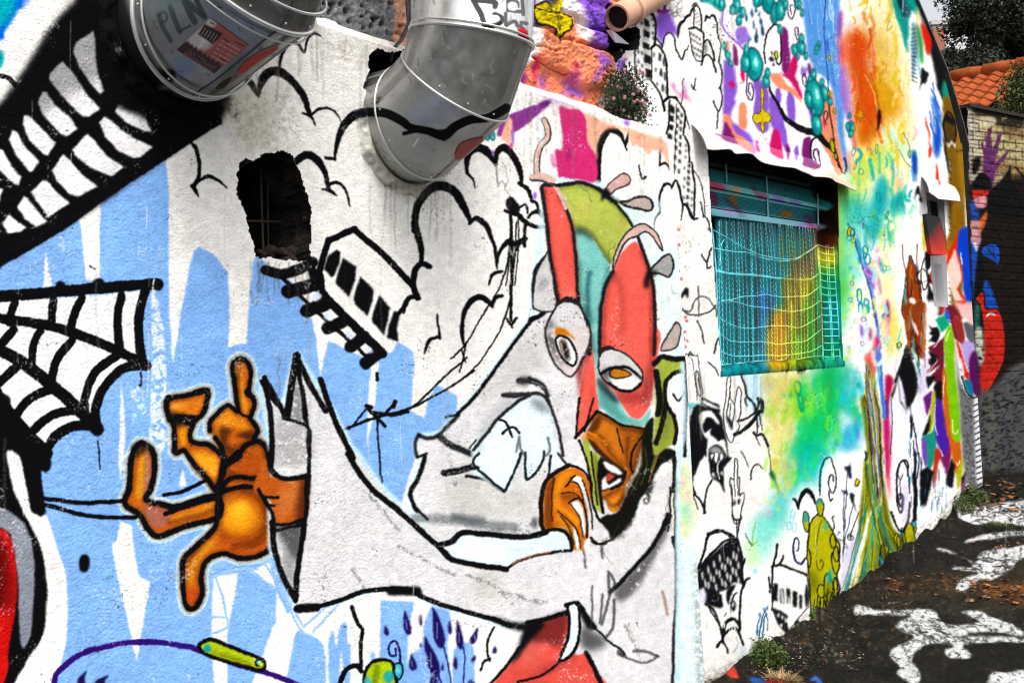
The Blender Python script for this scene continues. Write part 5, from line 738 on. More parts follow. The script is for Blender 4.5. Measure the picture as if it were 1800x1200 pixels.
for q in ('590,790 600,796 598,820 588,812', '612,802 622,810 620,834 610,826', '606,850 618,858 616,880 604,868', '632,820 640,826 636,850 628,842'): f('b', (244, 243, 240), q, .6, sm=0)
f('b', IK, '695,830 725,845 720,900 700,900 690,880', 1); f('b', (244, 243, 240), '708,850 716,855 712,890 704,885', .8)
for w, q in ((8, '482,1000 484,900 500,820 515,780'), (6, '470,920 475,850 490,810'), (6, '528,890 530,830 520,790'), (7, '500,930 510,830 528,800'), (10, '485,960 490,1010')): s('b', (20, 70, 120), w, q)
for x, y in ((486, 800), (526, 762), (510, 770), (470, 900)): e('b', (10, 60, 110), x, y, 5, 12)
o('b', LIME, IK, 6, '600,975 608,930 618,925 626,950 636,925 645,935 650,965 655,985 625,985'); s('L', IK, 5, '330,410 350,450 365,475'); s('L', (110, 160, 60), 5, '365,470 375,400 388,350', 1, .8); s('L', (110, 160, 60), 5, '365,470 395,450', 1, .8)
for x, y in ((575, 340), (590, 380), (560, 370), (580, 310)): e('L', None, x, y, 11, 22, 10, 1, line=(120, 200, 214), lw=4)
f('L', (70, 120, 130), '300,1020 320,1000 325,1080 310,1090', 6, .4)
# ------------------------------------------------------------------ paint on ducts, window, ground and the far wall
DUC = (150, 152, 150)
DU = Chart(DUC); use(DU)
f('N', (150, 150, 128), '100,1050 300,1040 480,1120 800,1160 1000,1120 1250,1090 1300,1300 900,1560 500,1600 100,1500', 10, .8)
s('D', (8, 8, 9), 50, '700,598 760,592,50 840,600,48 920,640,46 965,672,40 1060,692,42 1140,715,50 1200,668,48 1280,632,46 1360,624,44 1420,600,50 1470,570,50')
s('D', (8, 8, 9), 20, '930,705 1000,690 1060,690'); f('D', (8, 8, 9), '1100,690 1140,745 1190,690', 1)
f('D', (172, 92, 84), '1200,810 1225,760 1280,735 1345,722 1340,745 1290,790 1240,832 1205,842', 1.2); s('D', (70, 40, 40), 5, '1200,810 1225,760 1280,735 1345,722')
s('D', (214, 214, 206), 12, '980,770 1005,735', .8)
# big cut letters and the small red tag
for q in ('1050,-20 1090,60 1130,130 1160,230 1180,245', '1180,240 1290,205 1305,160 1250,130', '1060,0 1240,20 1250,60'): s('N', (64, 66, 68), 46, q, 1.2, .88)
s('N', (30, 30, 32), 22, '1165,238 1240,235 1300,205', 1.5); f('N', (236, 236, 238), '1190,150 1270,140 1285,180 1200,205', 1.2)
for q in ('1365,0 1365,90', '1365,15 1440,20 1450,60', '1370,92 1470,105', '1345,120 1345,210 1360,220', '1350,225 1420,190 1450,230', '1490,0 1500,130', '1480,200 1530,210', '1475,230 1500,260'): s('N', (84, 86, 88), 34, q, 1.2, .85)
f('N', (238, 238, 240), '1375,30 1435,30 1440,85 1375,85', 1.2)
f('N', (214, 24, 34), '1450,245 1535,268 1545,365 1460,332', .7, sm=0); f('N', (90, 10, 14), '1475,278 1530,292 1538,345 1482,322', .8, sm=0)
s('N', (220, 40, 46), 5, '1490,290 1495,330', .6); s('N', (220, 40, 46), 5, '1512,296 1516,338', .6)
for q in ('1215,570 1240,545 1230,520', '1150,740 1220,775', '1060,640 1055,700', '950,700 1000,740', '1130,820 1150,800'): s('N', (200, 202, 200), 5, q, .8, .7)
# first duct: letters P L I N, bill and red patch
s('M', (60, 66, 68), 46, '395,130 430,240 500,360', 1.2, .9, sm=0); s('M', (60, 66, 68), 26, '390,150 430,110 465,130 460,180 410,210', 1.2, .9)
s('M', (58, 62, 64), 50, '495,60 530,160 580,280', 1.2, .9, sm=0); s('M', (58, 62, 64), 26, '580,275 670,230', 1, .9)
s('M', (58, 62, 64), 60, '610,-20 650,80 710,195', 1.2, .9, sm=0); s('M', (58, 62, 64), 50, '640,10 730,100 800,155', 1.2, .9); s('M', (58, 62, 64), 44, '720,-10 800,150', 1.2, .9, sm=0); s('M', (40, 42, 44), 14, '915,60 945,72', 1)
f('M', (110, 150, 146), '300,-20 640,-20 560,60 420,100 330,120', 14, .45)
f('M', (58, 52, 30), '890,785 940,730 1000,690 1035,678 1030,710 980,770 930,790', 1.2); s('M', (20, 18, 14), 7, '895,782 945,728 1034,680')
f('M', (190, 74, 58), '1088,640 1120,580 1200,510 1300,460 1420,412 1445,425 1390,470 1250,560 1150,640 1100,655', 1.2); s('M', (50, 30, 28), 8, '1085,640 1120,575 1200,505 1310,440 1400,405'); s('M', (226, 120, 96), 6, '1200,560 1230,540 1270,550', .8)
s('M', (8, 8, 9), 70, '-50,740 200,720 400,690 500,660', 6); f('M', (6, 6, 7), '-80,560 80,560 300,640 400,610 500,610 540,640 540,690 490,740 420,760 340,800 200,900 -80,1000', 5)
f('M', (14, 15, 16), '-180,-280 100,-280 122,0 170,180 260,380 400,610 450,690 300,800 -180,900', 6, .95); f('M', (40, 44, 44), '90,100 118,130 180,330 260,480 330,580 280,560 180,420 110,260', 5, .6)
# printed bill
BI = Chart((168, 60, 52)); use(BI)
f('M', (186, 90, 80), '845,160 1190,400 880,650 550,440', 1, sm=0); f('M', (214, 206, 204), '845,160 912,208 700,400 640,380', 2, sm=0); f('M', (206, 196, 194), '640,370 760,260 900,340 820,440 720,430', 3)
f('M', (26, 14, 14), '800,215 960,300 870,390 740,300', 1, sm=0)
for i in range(6): s('M', (214, 190, 186), 7, '%d,%d %d,%d' % (778+i*26, 238+i*14, 750+i*24, 290+i*15), .7)
f('M', (236, 226, 224), '770,330 840,372 820,385 795,372 760,430 740,418 775,358 755,348', .8, sm=0)
f('M', (50, 14, 14), '550,440 625,375 660,370 670,400 690,390 700,430 725,415 735,455 765,440 775,485 805,465 815,510 845,490 855,530 880,515 895,555 925,540 935,580 960,570 885,652', .8, sm=0)
for i in range(5): s('M', (206, 150, 140), 6, '%g,%g %g,%g' % (660-i*16, 432+i*8+6, 900-i*14, 600+i*12), .6, .8, sm=0, grit=.4)
for i in range(5): s('M', (226, 190, 170), 13, '%g,%g %g,%g' % (955-i*26, 360+i*33, 1105-i*24, 440+i*34), .8, .9, grit=.36)
s('M', (60, 20, 20), 12, '965,345 1010,370', .8); s('M', (60, 20, 20), 10, '850,200 880,215', .8); s('M', (60, 20, 20), 10, '1060,370 1160,415', .8, grit=.4); s('M', (60, 20, 20), 12, '945,520 985,535', .8)
# window screens: teal with orange, yellow and green spray
WN = Chart((20, 128, 136)); use(WN)
f('d', (8, 90, 96), '0,-60 900,-60 900,60 0,40', 8, .8); f('d', (60, 120, 200), '390,520 490,520 495,1000 440,1000 420,700', 9, .8); f('d', (110, 190, 200), '60,0 130,0 140,1000 90,1000', 7, .5)
f('d', (186, 92, 26), '640,250 760,200 860,150 860,380 800,410 720,395 650,380', 12, .62); f('d', (196, 170, 34), '600,390 880,390 880,600 820,720 740,1000 485,1010 490,720 540,640 600,560', 8, .95); f('d', (90, 160, 40), '740,560 880,440 890,980 700,1000 640,880', 14, .85); f('d', (206, 150, 20), '485,660 600,660 570,1000 490,1000', 6, .8); f('d', (120, 50, 44), '820,-40 870,-40 870,180 800,200', 8, .7)
f('d', (130, 60, 20), '860,-100 985,-100 985,140 860,120', 4); f('d', (196, 96, 20), '900,-100 940,-100 930,130 905,120', 6, .6)
f('d', (196, 200, 60), '840,120 985,150 990,300 860,300', 6); f('d', (110, 170, 70), '850,300 990,300 1000,420 860,410', 6); f('d', (30, 150, 120), '850,410 1020,410 1030,1010 860,1000', 8); f('d', (60, 170, 190), '900,560 1010,560 1020,820 900,800', 8, .7)
f('c', (16, 10, 8), '880,380 1120,480 1120,640 940,690 900,600', 4); f('c', (70, 34, 12), '945,690 1080,640 1080,760 1060,1010 945,985', 6); f('c', (20, 12, 8), '945,720 990,720 990,990 945,980', 4, .7); f('c', (8, 26, 30), '60,200 900,380 930,540 100,400', 8)
f('c', (26, 14, 10), '925,560 1100,600 1100,900 945,880 928,840', 3)
# upper bars
f('c', (60, 150, 150), '100,480 940,640 945,720 100,600', 2); f('c', (150, 210, 220), '240,530 930,690 945,718 250,570', 1); f('c', (170, 30, 80), '100,498 245,540 245,580 105,550', 1); f('c', (232, 130, 50), '295,545 330,550 330,598 300,590', 1); f('c', (150, 30, 80), '465,590 545,600 545,640 480,630', 1); f('c', (140, 110, 190), '600,615 690,640 690,670 600,660', 1); f('c', (140, 110, 190), '720,645 810,665 800,690 730,680', 1)
f('c', (150, 200, 214), '120,690 930,830 940,870 840,870 130,760', 2); f('c', (196, 90, 140), '850,835 945,850 940,870 850,862', 1); f('c', (170, 140, 210), '780,815 850,835 845,860 780,850', 1); f('c', (190, 170, 220), '200,715 300,730 290,770 200,750', 2)
for c, q in (((150, 26, 80), '110,600 160,600 180,680 140,690'), ((190, 110, 40), '265,610 310,620 330,700 290,690'), ((190, 110, 40), '650,730 740,740 740,780 660,775'), ((110, 40, 90), '220,620 360,740 370,770 250,670'), ((110, 50, 110), '830,760 900,780 890,830 840,820'), ((120, 30, 80), '430,540 460,560 480,610 450,590')): f('c', c, q, 2, .8)
use(WN); WN.a = np.clip(WN.a.mean(-1, keepdims=True)+(WN.a-WN.a.mean(-1, keepdims=True))*1.3, 0, 1)
for i in range(60):
    r = np.random.RandomState(8800+i); x = r.uniform(1258, 1446); y = r.uniform(390, 600); s('0', (4, 60, 66) if x < 1370 else (110, 96, 10), r.uniform(2, 6), [(x-OX, y-OY), (x-OX+3, y-OY+r.uniform(20, 120))], 1.5, r.uniform(.3, .8), 0, False, .2)
# street: dark mossy asphalt with white figures
GR = Chart((27, 25, 20)); use(GR)
g1 = noise2(CH, CW, 26, 71)*.5+noise2(CH, CW, 9, 72)*.3+noise2(CH, CW, 3, 73)*.2
GR.a *= (.2+1.5*g1)[..., None]; g2 = noise2(CH, CW, 5, 74); GR.a += (np.clip((g2-.62)*2, 0, 1)*noise2(CH, CW, 30, 75))[..., None]*np.array([.20, .16, .09])
f('L', (62, 52, 34), '560,960 900,760 1300,640 1900,560 1900,800 1500,800 1000,800 800,900 600,1020', 14, .6, grit=.4)
f('L', (150, 84, 26), '1550,690 1700,680 1900,700 1900,790 1700,760 1600,730', 6, .8, grit=.42); f('L', (120, 72, 36), '1000,680 1400,640 1500,690 1200,730', 8, .7, grit=.5)
sp('L', (214, 206, 190), 520, 860, 900, 1120, 120, 1, 5, 74, .7); sp('L', (190, 120, 60), 560, 660, 1400, 1100, 110, 2, 6, 75, .6); sp('L', (196, 190, 176), 900, 640, 1700, 760, 60, 1, 4, 76, .5); sp('L', (20, 18, 16), 500, 640, 1800, 1250, 260, 3, 14, 77, .5)
WG = (236, 237, 238)
for q in ('905,820 940,808 1020,826 1100,822 1270,808 1330,822 1350,860 1400,890 1560,895 1700,900 1790,935 1760,950 1640,935 1500,940 1560,955 1850,965 1850,985 1600,985 1480,1000 1520,1045 1500,1070 1420,1065 1380,1030 1430,1000 1330,980 1240,1020 1210,1080 1250,1140 1240,1190 1200,1195 1130,1140 1150,1110 1100,1060 1100,1020 1150,990 1220,950 1130,910 1130,890 1200,850 1100,845 960,850 910,850',
          '1470,826 1560,822 1620,850 1700,880 1790,925 1800,950 1650,920 1540,890 1560,870', '1335,505 1380,500 1500,550 1560,560 1560,530 1620,500 1850,470 1850,520 1760,560 1740,600 1640,650 1560,660 1490,715 1440,715 1470,660 1560,625 1470,605 1420,600 1440,588 1530,585 1480,540 1400,520', '1490,450 1560,425 1640,405 1750,398 1850,400 1850,415 1700,425 1600,445 1500,460',
          '1440,300 1560,262 1700,250 1850,245 1850,370 1640,350 1560,365 1470,345', '1625,1155 1700,1145 1850,1150 1850,1260 1620,1260'): f('L', WG, q, .9, .98)
for i in range(70):
    r = np.random.RandomState(600+i); x = r.uniform(1180, 1560); y = r.uniform(850, 980); s('L', (24, 22, 20), r.uniform(2, 5), '%g,%g %g,%g %g,%g' % (x, y, x+r.uniform(10, 50), y+r.uniform(2, 16), x+r.uniform(40, 80), y+r.uniform(6, 30)), .6, .85)
for i in range(60):
    r = np.random.RandomState(800+i); x = r.uniform(1450, 1840); y = r.uniform(255, 355) if i % 2 else r.uniform(530, 640); s('L', (24, 22, 20), r.uniform(2, 5), '%g,%g %g,%g %g,%g' % (x, y, x+r.uniform(20, 60), y-r.uniform(2, 12), x+r.uniform(50, 100), y+r.uniform(-8, 10)), .6, .85)
nz_ = np.clip((noise2(CH, CW, 2.2, 78)*.6+noise2(CH, CW, 9, 79)*.4-.585)*7, 0, 1); wm_ = (GR.a.mean(-1) > .6)
GR.a[wm_] = (GR.a*(1-.8*nz_[..., None])+.12*.8*nz_[..., None])[wm_]
for i in range(90):
    r = np.random.RandomState(5200+i); x = r.uniform(900, 1800); y = r.uniform(790, 1000); s('L', (150, 146, 138), r.uniform(1, 2.5), '%g,%g %g,%g' % (x, y, x+r.uniform(20, 70), y-r.uniform(10, 40)), .5, .5, 1, False, .35)
f('L', (200, 60, 40), '230,1190 270,1165 300,1200', 1); f('L', (40, 90, 170), '360,1180 430,1185 450,1215 370,1215', 1.5); f('L', (170, 30, 30), '440,1190 520,1185 540,1220 450,1220', 1.5); f('L', (60, 110, 210), '665,1190 690,1168 720,1175 740,1205 715,1200 695,1185', 1)
# far wall: dark stained brick, purple hand, red curl, grey stippled plinth
RW = Chart((24, 16, 10)); use(RW)
f('U', (212, 196, 140), '140,500 200,510 457,560 1000,600 1000,880 457,900 380,930 160,960', 3); f('U', (126, 110, 150), '135,500 175,510 185,900 150,950 145,700', 4); f('U', (216, 208, 190), '170,560 230,560 235,900 180,960', 6, .8); f('U', (30, 24, 16), '190,500 457,530 457,640 400,650 330,630 260,585 215,580', 4, .9, grit=.3)  # last dark patch paints the shade under the eaves into the wall colour
for r_ in range(9):
    yy = 575+r_*42
    s('U', (52, 40, 26), 7, '185,%d 300,%d 470,%d' % (yy, yy+8, yy+24), .9, .85, grit=.25)
    for k in range(5):
        x = 200+k*62+(r_ % 2)*30; s('U', (52, 40, 26), 6, '%d,%d %d,%d' % (x, yy+4, x+1, yy+44), .8, .8, grit=.25)
f('U', (226, 214, 176), '235,590 310,592 308,630 240,632', 1); f('U', (120, 84, 50), '370,640 457,660 457,700 370,690', 3, .6); f('U', (150, 110, 60), '300,800 457,830 457,900 330,880', 6, .6); f('U', (24, 16, 10), '160,940 300,940 457,880 1000,900 1000,1400 100,1400', 6)
s('U', (110, 50, 110), 30, '282,650,16 280,720 285,800,40 280,880,50 268,950,60', 1); s('U', (110, 50, 110), 26, '340,670,14 310,760 292,830', 1); s('U', (110, 50, 110), 22, '375,765,12 330,820 300,860', 1); s('U', (110, 50, 110), 22, '245,720,12 265,780 280,830', 1); f('U', (110, 50, 110), '255,790 310,780 315,880 275,960 250,940', 2)
f('U', (8, 8, 10), '265,985 330,920 375,860 390,830 395,900 430,960 450,1020 440,1080 370,1110 290,1070', 1.2); f('U', (8, 8, 10), '195,950 235,870 280,890 290,955', 1); f('U', (8, 8, 10), '200,800 235,790 240,830 210,880 198,860', 1.5); s('U', (8, 8, 10), 10, '415,840 460,895', 1)
f('U', (212, 40, 30), '195,955 280,955 280,975 230,1000 200,995', .8, sm=0); f('U', (226, 150, 160), '205,1000 265,985 265,1040 210,1040', 1); f('U', (30, 76, 170), '165,990 200,1010 235,1080 215,1110 170,1080', 1); f('U', (206, 100, 40), '175,1110 225,1110 270,1060 265,1120 235,1170 180,1180', 1); f('U', (8, 8, 10), '140,1000 165,1000 175,1100 130,1180 120,1100', 1); f('U', (226, 150, 160), '175,1180 235,1165 235,1230 200,1260 180,1240', 1); f('U', (30, 90, 190), '135,1150 170,1140 180,1250 130,1260', 1)
f('V', (26, 82, 196), '55,-20 140,-20 140,110 125,280 120,320 80,320 70,150', 1, sm=0); f('V', (236, 236, 240), '120,60 140,65 138,100 125,80', 1); f('V', (226, 160, 160), '105,-20 150,-20 140,60 110,50', 1.5)
f('V', (26, 82, 196), '155,110 170,75 215,68 235,95 230,160 200,140', 1); s('V', (8, 8, 10), 6, '155,110 170,75 215,68 235,95 230,160 200,140', closed=True); s('V', (8, 8, 10), 5, '185,90 215,130', 1)
f('V', (8, 8, 10), '125,310 140,150 165,140 175,260 160,420 125,420', 1.5); f('V', (26, 82, 196), '165,240 185,230 225,330 215,345 170,330', 1); f('V', (30, 110, 90), '130,320 150,310 145,420 128,420', 1.5)
o('V', (212, 36, 22), (12, 8, 8), 6, '130,300 165,270 175,340 225,345 250,400 258,500 245,580 200,670 165,720 150,710 140,600 160,570 165,440 150,330', 1); f('V', (130, 16, 12), '170,500 200,480 210,560 165,600', 5, .5, grit=.4); s('V', (246, 236, 230), 8, '180,372 195,362 215,370', .8)
f('V', (214, 214, 196), '130,430 160,430 165,560 140,580 130,500', 1.5, grit=.35); f('V', (80, 24, 80), '105,540 135,530 150,600 148,710 120,700', 1.5); f('V', (30, 110, 130), '85,650 105,640 115,720 100,710', 1)
f('V', (84, 85, 87), '140,720 200,680 270,600 340,560 500,540 900,520 900,1090 300,1080 160,1070', 4)
for i in range(520):
    r = np.random.RandomState(1200+i); x = r.uniform(150, 420); y = r.uniform(590, 1060)
    if y > 700-(x-150)*.6+20: s('V', (20, 20, 22), r.uniform(3, 6), '%g,%g %g,%g' % (x, y, x+r.uniform(6, 14), y-r.uniform(-3, 9)), .7, .9)
f('V', (128, 120, 90), '188,700 205,690 215,1040 195,1040', 3, .5, grit=.45)
f('V', (28, 22, 14), '150,1040 340,1030 500,1060 500,1200 100,1200', 6, .8, grit=.35)
for i in range(60):
    r = np.random.RandomState(1900+i); x = r.uniform(150, 420); y = r.uniform(20, 560); s('V', (50, 34, 20), r.uniform(2, 5), '%g,%g %g,%g' % (x, y, x+r.uniform(20, 60), y+r.uniform(-4, 8)), 1, .6, grit=.4)
# height map of the broken block work
BH = Chart((128, 128, 128)); use(BH)
n_ = noise2(CH, CW, 10, 91)*.3+noise2(CH, CW, 3, 92)*.5+noise2(CH, CW, 40, 93)*.45
f('O', (70, 70, 70), '-400,620 60,740 300,800 800,960 900,1010 900,780 740,760 600,750 470,660 300,580 160,545 -400,400', 3)
for w, q in ((26, '100,180 260,235 420,330 580,370 700,400 860,445'), (22, '430,90 560,140 650,230 850,290'), (20, '575,150 582,260 580,370'), (18, '640,60 690,170 740,260'), (16, '200,500 330,580 480,655'), (20, '850,50 840,250 860,450'), (14, '240,400 360,450 420,440')): s('O', (20, 20, 20), w, q, 2.5)
f('O', (176, 176, 176), '600,40 690,70 720,240 660,260 610,160', 3, .7); f('O', (176, 176, 176), '720,70 830,110 840,270 760,240', 3, .7); f('O', (186, 186, 186), '680,270 850,310 850,430 700,370', 3, .7); f('O', (160, 160, 160), '250,250 560,360 850,470 860,600 700,720 600,720 480,640 280,550', 5, .7)
BH.a += ((n_-.6)*.16)[..., None]
f('0', (128, 128, 128), '1135,-250 1400,-250 1400,400 1135,400', 12)
for i in range(40):
    r = np.random.RandomState(60+i); e('0', (20, 20, 20), r.uniform(548, 720), r.uniform(-10, 75), r.uniform(1.5, 5), r.uniform(1.5, 5), 0, 1.2)
use(BK)
for i in range(240):
    r = np.random.RandomState(160+i); e('0', [(60, 60, 62), (176, 176, 176), (30, 30, 30), (206, 206, 204)][i % 4], r.uniform(545, 722), r.uniform(-20, 100), r.uniform(.8, 3.2), r.uniform(.8, 3), 0, .8, .75)
# part outlines on the two walls
FPARTS = {1: 'painted_web', 2: 'painted_cobweb', 3: 'painted_creature', 4: 'painted_train', 5: 'painted_figure', 6: 'painted_mask', 7: 'painted_hand', 8: 'painted_trousers', 9: 'painted_caterpillar', 10: 'painted_scroll'}
use(FR)
part(10, '0', '-150,700 0,690 70,900 100,950 117,1060 80,1260 -150,1400', 1)
part(1, 'A', '400,-300 300,100 210,232 115,385 0,545 -400,900 -400,1500 120,1318 350,1192 700,955 1000,738 1182,612 1202,530 1100,440 800,-300', 0)
part(2, 'B', '-400,335 300,305 800,265 860,280 840,330 790,340 775,450 770,600 800,730 770,770 660,775 570,860 545,960 550,1070 520,1110 400,1080 300,1130 240,1220 260,1300 240,1520 170,1520 100,1200 -400,800', 0)
part(3, 'Y', foot); part(3, 'Y', arm); part(3, 'Y', hand); part(3, 'Y', body)
part(4, 'E', '190,190 450,180 500,60 680,-5 1010,360 900,470 900,610 830,650 790,740 700,750 380,480 280,330', 0)
part(5, '0', sil, 0); part(5, '0', '945,470 958,325 1010,315 1110,380 1180,440 1195,640 1188,1000 1186,1300 870,1300 930,1095 1000,900 930,700 930,560', 0)
part(6, 'W', '75,100 200,90 330,70 430,100 500,150 660,20 660,100 590,190 720,165 800,175 830,235 700,250 620,240 690,370 750,345 850,430 890,530 950,545 950,660 840,690 835,1000 830,1200 800,1500 710,1560 600,1590 430,1480 300,1650 330,1250 230,1120 130,1060 190,880 140,560')
part(7, 'I', hnd); part(8, 'I', '170,1300 300,1085 380,985 450,880 585,825 655,870 650,970 690,1040 730,1110 830,1400 150,1400', 0)
part(9, 'C', '1042,1010 1066,970 1120,962 1200,992 1300,1030 1352,1052 1400,1080 1400,1125 1360,1140 1300,1122 1180,1090 1090,1060')
BPARTS = {1: 'painted_singer', 2: 'painted_boy', 3: 'painted_tram', 4: 'painted_bush', 5: 'painted_tree', 6: 'painted_tower', 7: 'painted_lion', 8: 'painted_flower'}
use(BK)
part(1, 'T', '55,95 90,68 135,95 175,380 310,435 310,505 330,620 380,815 340,1070 240,960 190,1200 110,1010 85,760 100,500 68,440', 0)
part(2, 'b', '120,540 160,430 185,325 250,300 320,330 360,350 380,450 388,620 375,880 390,980 300,1020 235,990 265,910 170,735 120,650')
part(3, 'b', '555,515 610,505 755,560 772,640 765,760 700,910 650,915 590,850 550,770', 0)
part(4, 'L', '635,320 660,310 700,310 715,220 740,240 770,340 830,470 830,700 800,780 690,880 655,700 655,420')
part(5, 'L', '930,330 970,0 955,-300 985,-300 1060,140 1110,380 1150,420 1050,640 890,740 820,760 920,560')
part(6, 'G', '1130,515 1165,515 1215,600 1215,760 1240,850 1262,900 1266,1150 1240,1160 1190,1080 1150,900 1140,760 1110,740', 0); part(6, 'O', '1080,60 1160,90 1250,110 1260,300 1340,420 1372,850 1330,860 1220,700 1100,690 1080,400', 0)
part(7, 'Q', '420,805 470,940 500,1200 490,1280 470,1330 430,1320 380,1200 400,930')
part(8, 'Z', '492,535 510,640 545,720 495,820 475,770 430,740 430,700 475,680 480,560')

weather(GR, 470, 0.); 
# rain streaks, foot dirt and hairline cracks: grime with shapes of its own
def streaks(ch, n, xr, yf, L, seed, col=(120, 116, 104), a=.3):
    use(ch); r = np.random.RandomState(seed)
    for _ in range(n):
        x = r.uniform(*xr); y = yf(x)+r.uniform(-3, 8); l_ = r.uniform(*L); s('0', col, r.uniform(1, 5), [(x-OX, y-OY), (x-OX+r.uniform(-2, 2), y-OY+l_*.5), (x-OX+r.uniform(-3, 4), y-OY+l_)], r.uniform(.8, 2.4), a*r.uniform(.4, 1.2), 1, False, r.uniform(.2, .42))
streaks(FR, 70, (430, 1170), lambda x: np.interp(x, (430, 545, 930, 1170), (40, 40, 155, 245)), (30, 170), 11); streaks(FR, 16, (440, 545), lambda x: 460, (20, 110), 12, (70, 66, 58), .4); streaks(FR, 26, (650, 800), lambda x: 320, (20, 120), 13); streaks(FR, 40, (0, 1180), lambda x: 500+300*math.sin(x), (40, 200), 14, (150, 148, 142), .25)
streaks(BK, 30, (1200, 1500), lambda x: 660, (20, 120), 15); streaks(BK, 40, (1180, 1640), lambda x: 20, (40, 240), 16, (140, 136, 126), .22)
for w, a_, g_ in ((46, .35, .5), (22, .6, .45), (9, .85, .35)):
    use(BK); s('0', (74, 68, 54), w, '1230,1205 1320,1172 1413,1112 1497,1048 1567,988 1630,943 1667,915 1700,880', 4, a_, 1, False, g_)
use(FR); s('0', (90, 88, 80), 30, '1232,1000 1240,1200 1245,1320', 6, .4, 1, False, .5)
for i in range(12):
    r = np.random.RandomState(7700+i); x, y = r.uniform(300, 1180), r.uniform(250, 1150); q = []
    ang = r.uniform(0, 6.28)
    for k in range(r.randint(5, 14)): q.append((x-OX, y-OY)); ang += r.uniform(-.8, .8); x += 7*math.cos(ang); y += 7*math.sin(ang)
    use(FR if i % 3 else BK); s('0', (70, 66, 60), 1.1, q, .5, .7)
use(FR)
for q in ('700,960 760,990 800,1010', '820,1010 870,1030 900,1060', '620,1000 640,1030', '880,1040 960,1060', '640,860 700,930', '1060,950 1100,940', '860,930 930,935', '790,800 800,850', '1100,1100 1130,1160'): s('0', (70, 70, 70), 7, q, 2.5, .5, 1, False, .5)
weather(FR, 400, .5, 1.08); weather(BK, 440, .35, 1.42)
# ------------------------------------------------------------------ helpers
def proj(Pt):
    q = np.asarray(Pt, float)-STATION; z = q@DV
    return np.stack([900+FPX*(q@RV)/z, 600-FPX*(q@UV)/z], -1)
def ray(x, y): return DV+(x-900)/FPX*RV-(y-600)/FPX*UV
def hit(x, y, n, c):
    """the point of the plane n.p = c that the tracing places at x, y"""
    q = ray(x, y); n = np.asarray(n, float); return STATION+q*((c-STATION@n)/(q@n))
def onY(x, y, Y): return hit(x, y, (0, 1, 0), Y)
def onX(x, y, X): return hit(x, y, (1, 0, 0), X)
def cp(crop, pts):
    ox, oy, sc = CROPS[crop]; return [(float(a)/sc+ox, float(b)/sc+oy) for a, b in (t.split(',')[:2] for t in pts.split())]
def lin(c): c = np.asarray(c, float); return np.where(c <= .04045, c/12.92, ((c+.055)/1.055)**2.4)
def L3(r, g, b): return tuple(lin(np.array([r, g, b])/255.))
def mirror(i, n): i = np.abs(i); i = i % (2*n-2); return np.where(i >= n, 2*n-2-i, i)
def sample(a, xy):
    x = xy[..., 0]-OX-.5; y = xy[..., 1]-OY-.5
    xi = np.floor(x).astype(int); yi = np.floor(y).astype(int); fx = (x-xi)[..., None]; fy = (y-yi)[..., None]
    g = lambda j, i: a[mirror(j, CH), mirror(i, CW)]
    return (g(yi, xi)*(1-fx)+g(yi, xi+1)*fx)*(1-fy)+(g(yi+1, xi)*(1-fx)+g(yi+1, xi+1)*fx)*fy
def vnoise(Pt, cell, seed):
    """smooth value noise in space, -1..1"""
    q = np.asarray(Pt, float)/cell; i = np.floor(q).astype(np.int64); w = q-i; w = w*w*(3-2*w)
    def hsh(a, b, c):
        h = (a*374761393+b*668265263+c*2147483647+seed*97531) & 0xffffffff
        h = ((h ^ (h >> 13))*1274126177) & 0xffffffff; h = (h ^ (h >> 16)) & 0xffff
        return h/32767.5-1
    out = 0
    for dx in (0, 1):
        for dy in (0, 1):
            for dz in (0, 1):
                out = out+hsh(i[..., 0]+dx, i[..., 1]+dy, i[..., 2]+dz)*(w[..., 0] if dx else 1-w[..., 0])*(w[..., 1] if dy else 1-w[..., 1])*(w[..., 2] if dz else 1-w[..., 2])
    return out

def mesh(name, V, F, mat, parent=None, col=None, smooth=False, fmat=None):
    """V (n,3) world coordinates; F list of faces or (m,4) array -> ONE mesh object"""
    V = np.asarray(V, float)
    if parent is not None:
        org = parent
        off = np.zeros(3)
        while org is not None: off += np.array(org.location); org = org.parent
        V = V-off
    me = bpy.data.meshes.new(name)
    if isinstance(F, np.ndarray):
        m, k = F.shape
        me.vertices.add(len(V)); me.vertices.foreach_set('co', V.astype(np.float32).ravel())
        me.loops.add(m*k); me.loops.foreach_set('vertex_index', F.astype(np.int32).ravel())
        me.polygons.add(m); me.polygons.foreach_set('loop_start', np.arange(0, m*k, k, dtype=np.int32))
        me.update(calc_edges=True)
    else:
        me.from_pydata([tuple(v) for v in V], [], [tuple(q) for q in F]); me.update()
    if col is not None:
        at = me.color_attributes.new('paint', 'FLOAT_COLOR', 'POINT')
        c = np.ones((len(V), 4), np.float32); c[:, :col.shape[1]] = col; at.data.foreach_set('color', c.ravel())
    for mm in (mat if isinstance(mat, (list, tuple)) else [mat]): me.materials.append(mm)
    if fmat is not None: me.polygons.foreach_set('material_index', np.asarray(fmat, np.int32))
    if smooth: me.polygons.foreach_set('use_smooth', np.ones(len(me.polygons), bool))
    ob = bpy.data.objects.new(name, me); SC.collection.objects.link(ob)
    if parent is not None: ob.parent = parent
    return ob
def tag(ob, label=None, cat=None, group=None, kind=None):
    if label: ob['label'] = label
    if cat: ob['category'] = cat
    if group: ob['group'] = group
    if kind: ob['kind'] = kind
    return ob
def thing(name, loc, label, cat, group=None):
    ob = bpy.data.objects.new(name, None); ob.empty_display_size = .1; SC.collection.objects.link(ob); ob.location = tuple(float(v) for v in loc)
    return tag(ob, label, cat, group)
